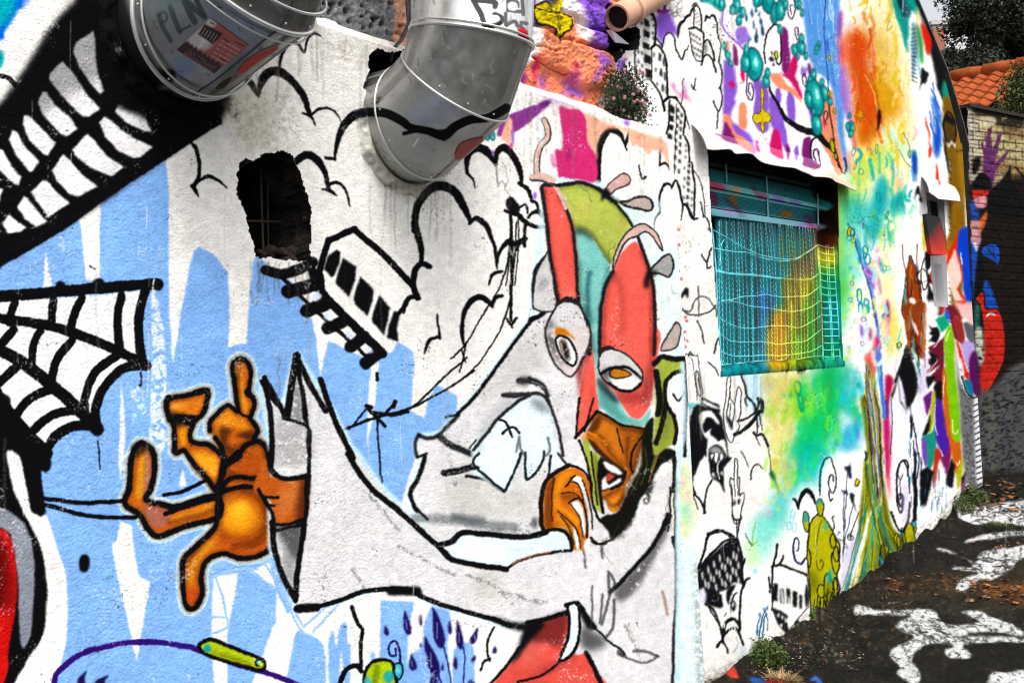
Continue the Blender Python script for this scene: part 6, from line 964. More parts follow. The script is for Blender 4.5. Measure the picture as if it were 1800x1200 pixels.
def quads(R, Cn, off=0, wrap=False):
    i = np.arange(R-1)[:, None]*Cn; j = np.arange(Cn if wrap else Cn-1)[None]; k = (j+1) % Cn
    return (np.stack([i+j, i+k, i+Cn+k, i+Cn+j], -1).reshape(-1, 4)+off)
class MB:
    """collects boxes, tubes and sheets into one mesh"""
    def __init__(s): s.V, s.F, s.C, s.n = [], [], [], 0
    def add(s, V, F, c=None):
        V = np.asarray(V, float); s.V.append(V); s.F += [tuple(int(i)+s.n for i in q) for q in F]; s.n += len(V)
        s.C.append(np.tile(np.asarray(c if c is not None else (1, 1, 1), float), (len(V), 1)) if c is None or np.ndim(c) == 1 else np.asarray(c))
    def box(s, c, h, ax=None, col=None):
        ax = np.eye(3) if ax is None else np.asarray(ax, float); c = np.asarray(c, float)
        V = [c+ax[0]*h[0]*a+ax[1]*h[1]*b+ax[2]*h[2]*d for a in (-1, 1) for b in (-1, 1) for d in (-1, 1)]
        s.add(V, [(0, 1, 3, 2), (4, 6, 7, 5), (0, 4, 5, 1), (2, 3, 7, 6), (0, 2, 6, 4), (1, 5, 7, 3)], col)
    def tube(s, pts, r, n=8, col=None, cap=True):
        pts = np.asarray(pts, float); rs = np.broadcast_to(np.asarray(r, float), (len(pts),)); T = np.gradient(pts, axis=0); V = []
        a = None
        for p_, t, rr in zip(pts, T, rs):
            t = t/(np.linalg.norm(t)+1e-12)
            if a is None: a = np.cross(t, [0, 0, 1.] if abs(t[2]) < .9 else [1., 0, 0])
            a = a-t*(a@t); a /= np.linalg.norm(a)+1e-12; b = np.cross(t, a)
            th = np.linspace(0, 2*math.pi, n, endpoint=False); V += list(p_+rr*(np.cos(th)[:, None]*a+np.sin(th)[:, None]*b))
        F = [tuple(q) for q in quads(len(pts), n, 0, True)]
        if cap: F += [tuple(range(n-1, -1, -1)), tuple(range((len(pts)-1)*n, len(pts)*n))]
        c = col
        if col is not None and np.ndim(col) == 2: c = np.repeat(np.asarray(col), n, 0)
        s.add(V, F, c)
    def build(s, name, mat, parent=None, color=False, smooth=False):
        return mesh(name, np.vstack(s.V), s.F, mat, parent, np.vstack(s.C) if color else None, smooth)

# ------------------------------------------------------------------ materials
def mat(name, base=(.5, .5, .5), rough=.7, metal=0., paint=False, bump=(), pits=0., var=.0, spec=.4, dirt=None):
    m = bpy.data.materials.new(name); m.use_nodes = True; t = m.node_tree; N, Lk = t.nodes, t.links
    b = N['Principled BSDF']; b.inputs['Roughness'].default_value = rough; b.inputs['Metallic'].default_value = metal; b.inputs['Specular IOR Level'].default_value = spec
    geo = N.new('ShaderNodeNewGeometry')
    if paint:
        a = N.new('ShaderNodeVertexColor'); a.layer_name = 'paint'; c = a.outputs[0]
    else:
        a = N.new('ShaderNodeRGB'); a.outputs[0].default_value = (*base, 1); c = a.outputs[0]
    def noise(scale, detail=3, rg=.6):
        n = N.new('ShaderNodeTexNoise'); n.inputs['Scale'].default_value = scale; n.inputs['Detail'].default_value = detail; n.inputs['Roughness'].default_value = rg
        Lk.new(geo.outputs['Position'], n.inputs['Vector']); return n.outputs['Fac']
    def ramp(src, lo, hi, a0, a1):
        r = N.new('ShaderNodeMapRange'); r.inputs[1].default_value = lo; r.inputs[2].default_value = hi; r.inputs[3].default_value = a0; r.inputs[4].default_value = a1
        Lk.new(src, r.inputs[0]); return r.outputs[0]
    def mul(c, fac_src, col):
        x = N.new('ShaderNodeMix'); x.data_type = 'RGBA'; x.blend_type = 'MIX'; Lk.new(fac_src, x.inputs[0]); Lk.new(c, x.inputs[6]); x.inputs[7].default_value = (*col, 1); return x.outputs[2]
    if var:
        x = N.new('ShaderNodeMix'); x.data_type = 'RGBA'; x.blend_type = 'MULTIPLY'; x.inputs[0].default_value = 1.; Lk.new(c, x.inputs[6])
        cc = N.new('ShaderNodeCombineColor'); v = ramp(noise(9, 5), .3, .7, 1-var, 1.)
        for i in range(3): Lk.new(v, cc.inputs[i])
        Lk.new(cc.outputs[0], x.inputs[7]); c = x.outputs[2]
    if pits:
        c = mul(c, ramp(noise(95, 2, .5), .745, .775, 0, pits), (.03, .028, .026)); c = mul(c, ramp(noise(38, 4, .7), .765, .80, 0, pits*.7), (.10, .09, .08))
    if dirt:
        c = mul(c, ramp(noise(dirt[0], 6, .65), dirt[1], dirt[2], 0, dirt[3]), dirt[4])
    Lk.new(c, b.inputs['Base Color'])
    prev = None
    for sc, st, dist in bump:
        u = N.new('ShaderNodeBump'); u.inputs['Strength'].default_value = st; u.inputs['Distance'].default_value = dist; Lk.new(noise(sc, 4, .6), u.inputs['Height'])
        if prev: Lk.new(prev, u.inputs['Normal'])
        prev = u.outputs[0]
    if prev: Lk.new(prev, b.inputs['Normal'])
    return m
MT = {}
MT['plaster'] = mat('painted_plaster', paint=True, rough=.9, bump=((140, 1., .0032), (42, .8, .004), (6, .5, .008)), pits=.55, var=.05, spec=.03)
MT['block'] = mat('painted_blockwork', paint=True, rough=.9, bump=((160, .9, .003), (45, .8, .005)), pits=.8, var=.08, spec=.08)
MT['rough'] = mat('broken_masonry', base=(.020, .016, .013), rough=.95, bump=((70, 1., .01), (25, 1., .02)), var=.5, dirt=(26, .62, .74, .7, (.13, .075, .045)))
MT['mortar'] = mat('mortar', base=(.5, .49, .46), rough=.9, bump=((90, 1., .006), (25, 1., .015)), var=.25, pits=.8)
MT['black'] = mat('dark_void', base=(.006, .006, .006), rough=1.)
MT['metalpaint'] = mat('painted_metal', paint=True, rough=.5, metal=0., bump=((60, .15, .002),), var=.12)
# ------------------------------------------------------------------ ground and distance
FY, BY = -.22, 0.
GX = np.array([-60, -4, 2., 4.87, 5.55, 6.29, 7.04, 7.83, 8.37, 8.86, 10.5, 14, 30, 300.])
GZ = np.array([-.25, -.14, -.09, -.03, 0., .064, .158, .215, .263, .36, .50, .62, 1.0, 1.6])
def ground_z(x): return np.interp(x, GX, GZ)
def ground_hit(x, y):
    q = ray(x, y); z = .1
    for _ in range(30):
        p = STATION+q*((z-STATION[2])/q[2]); z = .6*z+.4*float(ground_z(p[0]))
    return p
MT['street'] = mat('street_asphalt', paint=True, rough=.9, bump=((150, 1., .010), (50, 1., .016), (9, .6, .02)), var=.45, spec=.12)
MT['earth'] = mat('open_ground', base=(.045, .042, .036), rough=.9, bump=((20, .8, .02),), var=.4)
def street(x0, x1, y0, y1, nx, ny):
    X = np.linspace(x0, x1, nx); Y = np.linspace(y0, y1, ny); XX, YY = np.meshgrid(X, Y)
    P3 = np.stack([XX, YY, ground_z(XX)], -1)
    c = sample(GR.a, proj(P3))
    n = vnoise(P3*[1, 1, 0], .05, 3)*.5+vnoise(P3*[1, 1, 0], .018, 4)*.5+vnoise(P3*[1, 1, 0], .3, 5)
    P3[..., 2] += .007*n+.05*np.exp((YY-BY)/.12)*(1+.5*vnoise(P3*[1, 1, 0], .12, 8))
    return P3, lin(np.clip(c, 0, 1))*.92
P3, cc = street(4.2, 12.6, -3.3, .05, 1050, 420)
street_ob = mesh('street', P3.reshape(-1, 3), quads(420, 1050), MT['street'], None, cc.reshape(-1, 3), True); tag(street_ob, kind='structure')
gb = MB()
def gpatch(x0, x1, y0, y1):
    X = np.unique(np.concatenate([np.linspace(x0, x1, 14), GX[(GX > x0) & (GX < x1)]])); Y = np.linspace(y0, y1, 4); XX, YY = np.meshgrid(X, Y)
    V = np.stack([XX, YY, ground_z(XX)-.004], -1).reshape(-1, 3); gb.add(V, [tuple(q) for q in quads(4, len(X))])
gpatch(-60, 4.2, -80, 120); gpatch(12.6, 300, -80, 120); gpatch(4.2, 12.6, -80, -3.3); gpatch(4.2, 12.6, .05, 120)
tag(gb.build('ground', MT['earth']), kind='structure')

# ------------------------------------------------------------------ near wall with the hooded figure
butt = thing('buttress_wall', (2.2, FY, -.1), 'low white plaster wall sprayed with hooded figure, webs and train', 'wall')
HOLE = cp('D', '60,858 95,838 130,850 165,832 180,812 240,805 292,795 318,806 342,822 360,868 382,905 398,958 412,1008 430,1060 442,1112 438,1180')+cp('E', '440,0 446,60 428,100 440,140 455,172 380,178 330,168 280,172 225,158 170,162 150,148 140,98 115,28 108,-10')+cp('D', '98,1140 85,1100 68,1062 50,1030 47,1000 55,958 46,920 60,900')
GAP = [(646, 100), (664, 84), (684, 92), (700, 90), (722, 88), (716, 112), (694, 134), (674, 146), (660, 168), (644, 164), (640, 150), (650, 128)]
def rough_poly(p, amp, seed, n=6):
    p = np.array(p); out = []
    r = np.random.RandomState(seed)
    for i in range(len(p)):
        a, b = p[i], p[(i+1) % len(p)]
        for k in range(n): out.append(a+(b-a)*k/n+r.uniform(-amp, amp, 2))
    return np.array(out)
HOLE = rough_poly(HOLE, 1.6, 5); GAP = rough_poly(GAP, 2.2, 6)
def inside(poly, xy):
    x, y = xy[..., 0], xy[..., 1]; r = np.zeros(x.shape, bool); q = np.roll(poly, -1, 0)
    for (ax, ay), (bx, by) in zip(poly, q):
        if ay == by: continue
        r ^= ((ay > y) != (by > y)) & (x < (bx-ax)*(y-ay)/(by-ay)+ax)
    return r
def parts_from_grid(G, col, ids, keep, names, base, parent, material, smooth=False, holder=None):
    R, Cn = G.shape[:2]; Q = quads(R, Cn); idf = ids.ravel(); kf = keep.ravel(); V = G.reshape(-1, 3); cl = col.reshape(-1, 3); made = {}
    for k in [0]+sorted(names):
        sel = Q[(idf == k) & kf]
        if not len(sel): continue
        used, inv = np.unique(sel, return_inverse=True)
        nm, par = (base, parent) if k == 0 else (names[k], (holder or {}).get(k, parent))
        if isinstance(par, int): par = made[par]
        made[k] = mesh(nm, V[used], inv.reshape(-1, 4), material, par, cl[used], smooth)
    return made
ZT = 2.575
xs = np.concatenate([np.arange(-60, 1241, 1.35)])
Xc = np.array([onY(x, 600, FY)[0] for x in xs]); Xl = np.arange(-2.2, Xc[0]-.03, .05); X = np.concatenate([Xl, Xc[:-3]])
edge = [onY(x, y, FY) for x, y in ((1170, 240), (1193, 487), (1207, 690), (1220, 940), (1236, 1180))]
ez = np.array([p[2] for p in edge])[::-1]; ex = np.array([p[0] for p in edge])[::-1]
XREF = X[-1]
def xmap(X, Z): return X+np.clip((X-(XREF-1.2))/1.2, 0, 1)**2*(np.interp(Z, ez, ex)-XREF)
NR = 860; zc = []
for x0 in X:
    p = proj(np.array([[x0, FY, 0.], [x0, FY, 1.]])); sl_ = p[1, 1]-p[0, 1]
    zt = min(ZT-.02, (-14-p[0, 1])/sl_); zb = max(-.10, min(zt-.3, (1216-p[0, 1])/sl_))
    zc.append(np.concatenate([np.linspace(-.14, zb, 90)[:-1], np.linspace(zb, zt, NR), np.linspace(zt, ZT, 9)[1:]]))
Zg = np.array(zc).T; Xg = xmap(np.broadcast_to(X, Zg.shape), Zg)
G = np.stack([Xg, np.full(Zg.shape, FY), Zg], -1)
# rounded far end: the last columns turn the corner into the wall
nb = 7; add = []
for k in range(1, nb+1):
    t = k/nb*math.pi/2; g = G[:, -1].copy(); g[:, 0] += .035*math.sin(t); g[:, 1] += .035*(1-math.cos(t)); add.append(g)
for y in (-.12, -.02): g = add[nb-1].copy(); g[:, 1] = y; add.append(g)
G = np.concatenate([G, np.stack(add, 1)], 1)
px = proj(G); col = lin(np.clip(sample(FR.a, px), 0, 1))*.93
fc = (px[:-1, :-1]+px[1:, 1:])/2
ids = FR.ids[mirror((fc[..., 1]-OY).astype(int), CH), mirror((fc[..., 0]-OX).astype(int), CW)]
inx = (fc[..., 0] > -149) & (fc[..., 1] < 1449) & (fc[..., 1] > -249)
ids = np.where(inx, ids, 0)
keep = ~(inside(HOLE, fc) | inside(GAP, fc))
FH = {6: 5, 7: 5, 8: 5}
fm = parts_from_grid(G, col, ids, keep, FPARTS, 'plaster_face', butt, MT['plaster'], holder=FH)
# ledge: steep mortar weathering up to the block work
nl = 16; t = np.linspace(0, 1, nl)[:, None]
LX = np.broadcast_to(G[-1, :len(X), 0], (nl, len(X))).copy(); LZ = ZT+t*.125+0*LX; LY = FY+t*(.235)+0*LX
L = np.stack([LX, LY, LZ], -1); nn = vnoise(L, .03, 11)*.4+vnoise(L, .09, 12)
bel = (np.sin(np.pi*t)); L[..., 2] += .012*nn*bel; L[..., 1] -= .014*np.abs(nn)*bel
lp = proj(L); lc = lin(np.clip(sample(FR.a, lp), 0, 1))*.93
lf = (lp[:-1, :-1]+lp[1:, 1:])/2; lk = ~inside(GAP, lf)
mesh('ledge', L.reshape(-1, 3), quads(nl, len(X))[lk.ravel()], MT['block'], butt, lc.reshape(-1, 3), True)
# broken openings: jagged masonry lining with depth, dark beyond
def cavity(poly, Y0, depth, parent, seed, name='broken_opening', shrink=.0):
    p = np.array([onY(x, y, Y0) for x, y in poly]); cen = p.mean(0); n = len(p); rows = []
    for k, tt in enumerate(np.linspace(0, 1, 9)):
        q = p.copy(); q[:, 1] = Y0-.0005+depth*tt
        w = 1+shrink*tt; q[:, [0, 2]] = cen[[0, 2]]+(q[:, [0, 2]]-cen[[0, 2]])*w
        if k: q += .012*vnoise(q, .02, seed)[:, None]*[1, .4, 1]+.02*vnoise(q, .06, seed+1)[:, None]*[1, 0, 1]
        rows.append(q)
    V = np.vstack(rows); F = [tuple(q) for q in quads(9, n, 0, True)]
    ob = mesh(name, V, F, MT['rough'], parent)
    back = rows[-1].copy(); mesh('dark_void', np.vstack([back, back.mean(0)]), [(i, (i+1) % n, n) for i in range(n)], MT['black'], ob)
    return ob
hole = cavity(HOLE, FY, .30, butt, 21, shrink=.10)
cavity(GAP, FY, .20, butt, 31)
MT['rust'] = mat('rusty_wire', base=(.05, .035, .025), rough=.8, var=.4)
rb = MB()
for (a, b, r) in (((458, 300), (463, 450), .0035), ((470, 300), (472, 452), .002), ((430, 388), (545, 392), .003)):
    rb.tube([onY(*a, FY+.14), onY(*b, FY+.14)], r, 6)
rb.build('wire', MT['rust'], hole)
# brick ends and rubble on the right lip and the sill of the hole
MT['brick'] = mat('red_brick', base=(.04, .022, .015), rough=.9, bump=((60, 1., .01),), var=.5)
cb = bmesh.new(); rr = random.Random(4)
def chunk(bm, c, s, rnd):
    m = bmesh.ops.create_icosphere(bm, subdivisions=2, radius=1.)
    k = [rnd.uniform(.6, 1.2) for _ in range(3)]; sd = rnd.randint(0, 999)
    for v in m['verts']:
        n = 1+.3*float(vnoise(np.array(v.co)+sd, .6, 3)); v.co = Vector((c[0]+v.co.x*s*k[0]*n, c[1]+v.co.y*s*k[1]*n, c[2]+v.co.z*s*k[2]*n))
for i in range(16):
    tt = i/15; a = onY(530+tt*16+rr.uniform(-3, 3), 285+tt*150, FY+.03+rr.random()*.06); chunk(cb, a, .010+.009*rr.random(), rr)
for i in range(26):
    a = onY(455+i*3.6, 447+rr.uniform(-6, 5)+(i > 20)*-6, FY+.05+rr.random()*.16); chunk(cb, a, .012+.012*rr.random(), rr)
me = bpy.data.meshes.new('rubble'); cb.to_mesh(me); cb.free(); me.materials.append(MT['brick']); rub = bpy.data.objects.new('rubble', me); SC.collection.objects.link(rub)
for v in me.vertices: v.co -= butt.location+Vector((0, 0, 0))
rub.parent = hole

# ------------------------------------------------------------------ tall painted building
bld = thing('painted_warehouse', (6.2, BY, 0), 'tall graffiti covered warehouse with wire screened window and sheet metal awnings', 'building')
GTX = np.array([4.6, 7.93, 8.33, 8.69, 9.07, 9.24]); GTZ = np.array([6.2, 4.343, 4.129, 3.928, 3.588, 3.40])
def top_z(x): return np.interp(x, GTX, GTZ)
xs = np.arange(1150, 1716, 1.25); X2 = np.array([onY(x, 600, BY)[0] for x in xs])
e0, e1 = onY(1688, 200, BY), onY(1729, 872, BY)
CORNER = e1.copy()
def xm2(X, Z): return X+np.clip((X-(X2[-1]-1.6))/1.6, 0, 1)**2*(e1[0]+(Z-e1[2])*(e0[0]-e1[0])/(e0[2]-e1[2])-X2[-1])
NR2 = 760; zc = []
for x0 in X2:
    p = proj(np.array([[x0, BY, 0.], [x0, BY, 1.]])); sl_ = p[1, 1]-p[0, 1]; tz = top_z(x0)
    zt = min(tz-.02, (-14-p[0, 1])/sl_); zb = max(ground_z(x0)-.08, (1216-p[0, 1])/sl_)
    zc.append(np.concatenate([np.linspace(ground_z(x0)-.3, zb, 9)[:-1], np.linspace(zb, zt, NR2), np.linspace(zt, tz, 150)[1:]]))
Z2 = np.array(zc).T; XX2 = xm2(np.broadcast_to(X2, Z2.shape), Z2)
G2 = np.stack([XX2, np.full(Z2.shape, BY), Z2], -1); px = proj(G2); col = lin(np.clip(sample(BK.a, px), 0, 1))*.93
fc = (px[:-1, :-1]+px[1:, 1:])/2
ids = BK.ids[mirror((fc[..., 1]-OY).astype(int), CH), mirror((fc[..., 0]-OX).astype(int), CW)]; ids = np.where(fc[..., 1] > -240, ids, 0)
WIN = np.array([(1243, 255), (1300, 262), (1400, 290), (1472, 318), (1476, 480), (1482, 637), (1440, 643), (1347, 652), (1268, 656), (1255, 470)], float)
WIN2 = np.array([(1628, 338), (1660, 348), (1663, 440), (1667, 540), (1642, 538), (1634, 440)], float)
PIT = np.array(cp('O', '838,40 862,36 930,120 975,220 1000,246 1090,238 1118,262 1130,330 1108,440 1000,450 960,500 910,562 880,500 858,470 830,300 842,200'))
PIT = rough_poly(PIT, 1., 9, 4)
keep = ~(inside(WIN, fc) | inside(WIN2, fc) | inside(PIT, fc))
parts_from_grid(G2, col, ids, keep, BPARTS, 'plaster_wall', bld, MT['plaster'])
# block work over the ledge, displaced
xs = np.arange(530, 1152, 1.3); X1 = np.concatenate([np.arange(-2.2, onY(530, 100, BY)[0]-.02, .06), [onY(x, 600, BY)[0] for x in xs]]); X1 = X1[X1 < X2[0]]; X1 = np.append(X1, X2[0])
zr = np.concatenate([np.linspace(2.55, 3.75, 300), np.linspace(3.75, 6.2, 200)[1:]])
XA, ZA = np.meshgrid(X1, zr); G1 = np.stack([XA, 0*XA, ZA], -1); px = proj(G1)
h = sample(BH.a, px)[..., 0]-.5; fade = np.clip((X2[0]-XA)/.25, 0, 1)
G1[..., 1] = -(h*.11+.008*vnoise(G1, .05, 41)+.004*vnoise(G1, .015, 42))*fade
col = lin(np.clip(sample(BK.a, px), 0, 1))*.93; fc = (px[:-1, :-1]+px[1:, 1:])/2; keep = ~inside(PIT, fc)
mesh('blockwork_wall', G1.reshape(-1, 3), quads(*G1.shape[:2])[keep.ravel()], MT['block'], bld, col.reshape(-1, 3), True)
pit = cavity(PIT, BY, .35, bld, 51)
# roof edge along the falling gable, roof sheet and side behind
MT['roofing'] = mat('weathered_sheet', base=(.10, .10, .10), rough=.6, var=.4, bump=((30, .4, .01),))
vb = MB(); gx = np.array([3.0]+list(GTX)); gz = np.array([6.2]+list(GTZ))
for i in range(len(gx)-1):
    a = np.array([gx[i], -.03, gz[i]+.012]); b = np.array([gx[i+1], -.03, gz[i+1]+.012])
    V = []
    for q in (a, b):
        V += [q+[0, .018, 0], q+[0, .018, .02], q+[0, .3, .02], q+[0, .3, 0]]
    vb.add(V, [(0, 4, 5, 1), (1, 5, 6, 2), (2, 6, 7, 3), (3, 7, 4, 0)]+([(0, 1, 2, 3)] if i == 0 else [])+([(7, 6, 5, 4)] if i == len(gx)-2 else []))
vb.build('roof_verge', MT['roofing'], bld)
rb = MB(); V = []
for x, z in zip(gx, gz): V += [(x, .28, z), (x, 5., z)]
rb.add(V, [(2*i, 2*i+2, 2*i+3, 2*i+1) for i in range(len(gx)-1)]); rb.build('roof', MT['roofing'], bld)
# ------------------------------------------------------------------ window with wire screens
win = thing('window', onY(1365, 640, BY), None, None); win.parent = bld; win.location = Vector(win.location)-bld.location
WY = .13
p = np.array([onY(x, y, BY) for x, y in WIN]); n = len(p); q = p.copy(); q[:, 1] = WY+.06
m_ = 90; pr = np.concatenate([p[[i]]*(1-np.linspace(0, 1, m_, endpoint=False)[:, None])+p[[(i+1) % n]]*np.linspace(0, 1, m_, endpoint=False)[:, None] for i in range(n)])
rg = np.stack([pr+[0, (WY+.06)*k/14, 0] for k in range(15)]); rg[1:, :, [0, 2]] += .003*vnoise(rg[1:], .03, 66)[..., None]
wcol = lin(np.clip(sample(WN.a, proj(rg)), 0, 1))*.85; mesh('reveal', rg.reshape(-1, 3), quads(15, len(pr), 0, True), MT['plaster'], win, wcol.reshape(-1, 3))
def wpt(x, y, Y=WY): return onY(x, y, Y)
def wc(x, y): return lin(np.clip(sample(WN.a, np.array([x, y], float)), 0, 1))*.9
wd = MB(); a = [wpt(1230, 240, WY+.055), wpt(1520, 290, WY+.055), wpt(1525, 660, WY+.055), wpt(1240, 670, WY+.055)]; wd.add(a, [(0, 1, 2, 3)]); wd.build('dark_backing', MT['black'], win)
# corrugated blind
nx, ny = 260, 90; ux = np.linspace(1258, 1446, nx); G = np.empty((ny, nx, 3))
pts_t = np.array([wpt(x, 384+(x-1258)*.052, WY+.02) for x in ux]); pts_b = np.array([wpt(x+8*(1446-x)/188, 646-(x-1258)*.075, WY+.02) for x in ux])
tt = np.linspace(0, 1, ny)[:, None, None]; G = pts_t[None]*(1-tt)+pts_b[None]*tt; G[..., 1] += .020*np.sin(np.arange(nx)/nx*2*math.pi*26)[None]
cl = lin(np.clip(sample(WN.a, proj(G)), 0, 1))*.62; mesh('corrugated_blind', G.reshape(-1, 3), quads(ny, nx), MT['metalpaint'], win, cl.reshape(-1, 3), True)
# twisted chains hanging before the blind
rr = random.Random(8)
for i in range(30):
    x = 1262+i*6.1+rr.uniform(-2.2, 2.2); y0 = 388+(x-1258)*.055; y1 = 644-(x-1258)*.075
    lean = -rr.uniform(0, 10) if x > 1290 else rr.uniform(-4, 4); m = 52+rr.randint(0, 16); V = []; c = []
    for k in range(m+1):
        t_ = k/m; xx = x+lean*(1-t_)**3+2.0*t_*(1446-x)/188*3; y = y0+(y1-y0)*t_; pt = wpt(xx, y, WY-.012)
        a_ = k*1.3+i*2.1; pt = pt+np.array([.0028*math.cos(a_*2.2), .0028*math.sin(a_*2.2), 0]); V.append(pt); c.append(np.minimum(wc(xx, y)*1.9+((.16 if (k+i) % 2 else .0)), .9))
    mb = MB(); mb.tube(V, .0025, 5, np.array(c)); mb.build('chain', MT['metalpaint'], win, True)
def wire(pts, r=.0032, Y=WY-.03, nm='wire'):
    s_ = smooth(np.array(cp('d', pts)), False, 8); V = [wpt(x, y, Y+.004*math.sin(i*.7)) for i, (x, y) in enumerate(s_)]; c = np.array([np.minimum(wc(x, y)*2.0+.12, .85) for x, y in s_])
    mb = MB(); mb.tube(V, r, 6, c); mb.build(nm, MT['metalpaint'], win, True)
for q in ('60,20 150,70 250,130 380,195 500,225 620,240 700,225 780,175 845,130', '60,155 200,180 320,190 430,230 580,252 680,240 760,195 845,132', '80,320 200,345 330,350 450,365 560,380 680,392 790,388 855,345', '120,550 190,545 280,520 380,515 450,505 560,522 680,520 770,510 855,448', '120,555 230,560 330,590 480,608 600,630 690,630 790,600 865,550', '90,670 160,715 250,750 340,760 460,745 600,740 700,755 790,715 868,665', '100,790 180,850 300,862 430,860 540,878 640,868 760,850 875,765', '110,930 200,965 340,968 430,960 560,965 700,950 800,930 880,885', '120,1035 280,1020 400,1005 560,1000 650,1000 780,975 880,965'): wire(q)
wire('75,330 200,352 330,360 450,372 560,388', .004); wire('50,0 65,150 80,330 90,560 105,800 125,1040', .004); wire('845,130 855,340 870,560 880,780 885,965', .005); wire('150,0 160,60 120,130 110,260', .0022)
# grid panel at the far jamb
for i in range(17):
    y = 140+i*52; wire('%g,%g %g,%g %g,%g' % (850+i*2.2, y-(8 if i < 8 else 0), 910+i*2.2, y+8-(6 if i > 8 else 0), 968+i*2.6, y+14-i*1.1), .0028, .012, 'grid_bar')
for q in ('908,130 920,400 940,700 955,1000', '850,128 868,420 885,990', '965,140 980,420 1000,700 1015,990', '925,130 935,400 950,700 968,1000'): wire(q, .0034, .018, 'grid_bar')
# fanlight: bars, mullion and expanded mesh
def bar(pts, th, Y, nm='bar'):
    a = cp('c', pts); top, bot = a[:len(a)//2], a[len(a)//2:][::-1]; m = 26; V = []; c = []
    for k in range(m+1):
        t_ = k/m
        for (p0, p1) in ((top[0], top[-1]), (bot[0], bot[-1])):
            x, y = p0[0]+(p1[0]-p0[0])*t_, p0[1]+(p1[1]-p0[1])*t_; pt = wpt(x, y, Y); V += [pt, pt+[0, th, 0]]; c += [wc(x, y)]*2
    F = []
    for k in range(m):
        o_ = k*4; F += [(o_, o_+4, o_+6, o_+2), (o_, o_+1, o_+5, o_+4), (o_+2, o_+6, o_+7, o_+3)]
    mesh(nm, V, F, MT['metalpaint'], win, np.array(c))
bar('100,500 926,680 930,708 104,545', .03, WY-.01); bar('102,556 926,719 928,735 106,582', .02, WY+.005); bar('128,712 930,832 935,868 132,765', .03, WY-.012); bar('110,362 930,540 930,562 110,388', .02, WY+.01)
for a, b in (((545, 470), (558, 780)), ((240, 380), (245, 520)), ((930, 600), (935, 840))):
    mb = MB()
    (x0, y0), (x1, y1) = cp('c', '%d,%d %d,%d' % (*a, *b)); s_ = [wpt(x0+(x1-x0)*k/8, y0+(y1-y0)*k/8, WY+.0) for k in range(9)]; mb.tube(s_, .006, 4, np.array([np.array(L3(120, 176, 180))]*9)); mb.build('mullion', MT['metalpaint'], win, True)
def meshpanel(quad, nu, nv, nm='mesh_panel'):
    (ax, ay), (bx, by), (cx_, cy_), (dx, dy) = cp('c', quad); mb = MB()
    P_ = lambda u, v: ((ax+(bx-ax)*u)*(1-v)+(dx+(cx_-dx)*u)*v, (ay+(by-ay)*u)*(1-v)+(dy+(cy_-dy)*u)*v)
    for j in range(nv):
        V, c = [], []
        for i in range(nu*2+1):
            x, y = P_(i/(nu*2), (j+.5+(.32 if (i+j) % 2 else -.32))/nv); V.append(wpt(x, y, WY+.012)); c.append(wc(x, y)*1.1+.02)
        mb.tube(V, .0022, 4, np.array(c), False)
    return mb.build(nm, MT['metalpaint'], win, True)
meshpanel('110,410 925,580 930,680 105,500', 70, 12); meshpanel('112,590 935,735 935,825 125,705', 70, 11)
# sill: rough mortar, painted
nx = 120; ux = np.linspace(1266, 1484, nx); S = []
for k, (dy, out, dz) in enumerate(((-9, .12, 0), (-9, .04, .002), (-6, .004, .0), (2, -.003, 0), (7, -.001, 0))):
    S.append([onY(x, 655-(x-1268)*.083+dy, BY)*[1, 0, 1]+np.array([0, out, dz]) for x in ux])
S = np.array(S); nz = vnoise(S, .03, 61)+.6*vnoise(S, .012, 62); nz = nz+.7*vnoise(S*[1, .3, .3], .055, 63); S[1:4, :, 2] += .020*nz[1:4]; S[1:4, :, 1] -= .010*np.abs(nz[1:4])
sc_ = lin(np.clip(sample(WN.a, proj(S)+np.array([0, -12.])), 0, 1))*(.8*np.clip(.75+.6*nz, .08, 1.1)*np.array([.25, .35, .7, .9, .9])[:, None])[..., None]; mesh('sill', S.reshape(-1, 3), quads(5, nx), MT['block'], win, sc_.reshape(-1, 3), True)  # inner sill rows darkened to paint the shadow line below the grille
# ------------------------------------------------------------------ sheet metal awnings
def awning(top, low, Yl, par, nm='awning', wav=.006, sm=True):
    nu, nv = 160, 24; T_ = smooth(np.array(top, float), False, 30) if sm else np.array(top, float); B_ = smooth(np.array(low, float), False, 30) if sm else np.array(low, float)
    f_ = lambda A: np.stack([np.interp(np.linspace(0, 1, nu), np.linspace(0, 1, len(A)), A[:, k]) for k in (0, 1)], -1)
    T_, B_ = f_(T_), f_(B_); A = np.array([onY(x, y, -.006) for x, y in T_]); Bq = np.array([onY(x, y, Yl) for x, y in B_])
    t_ = np.linspace(0, 1, nv)[:, None, None]; Gq = A[None]*(1-t_)+Bq[None]*t_
    Gq[..., 1] -= .012*np.sin(np.pi*t_[..., 0]); Gq[..., 1] += wav*vnoise(Gq*[1, 0, .4], .11, 71)*t_[..., 0]*2
    xy = proj(Gq); c = lin(np.clip(sample(BK.a, xy), 0, 1))*.93
    ed = np.clip((t_[..., 0]-.90)/.08, 0, 1)[..., None]*.75; c = c*(1-ed)+np.array(L3(228, 206, 200))*ed
    n0 = nu*nv; V = np.vstack([Gq.reshape(-1, 3), Gq.reshape(-1, 3)+[0, .004, -.001]])
    Q = np.vstack([quads(nv, nu), quads(nv, nu, n0)[:, ::-1]]); k = np.arange(nu-1); e_ = (nv-1)*nu
    Q = np.vstack([Q, np.stack([e_+k, e_+k+1, n0+e_+k+1, n0+e_+k], -1)])
    return mesh(nm, V, Q, MT['metalpaint'], par, np.vstack([c.reshape(-1, 3)]*2), True)
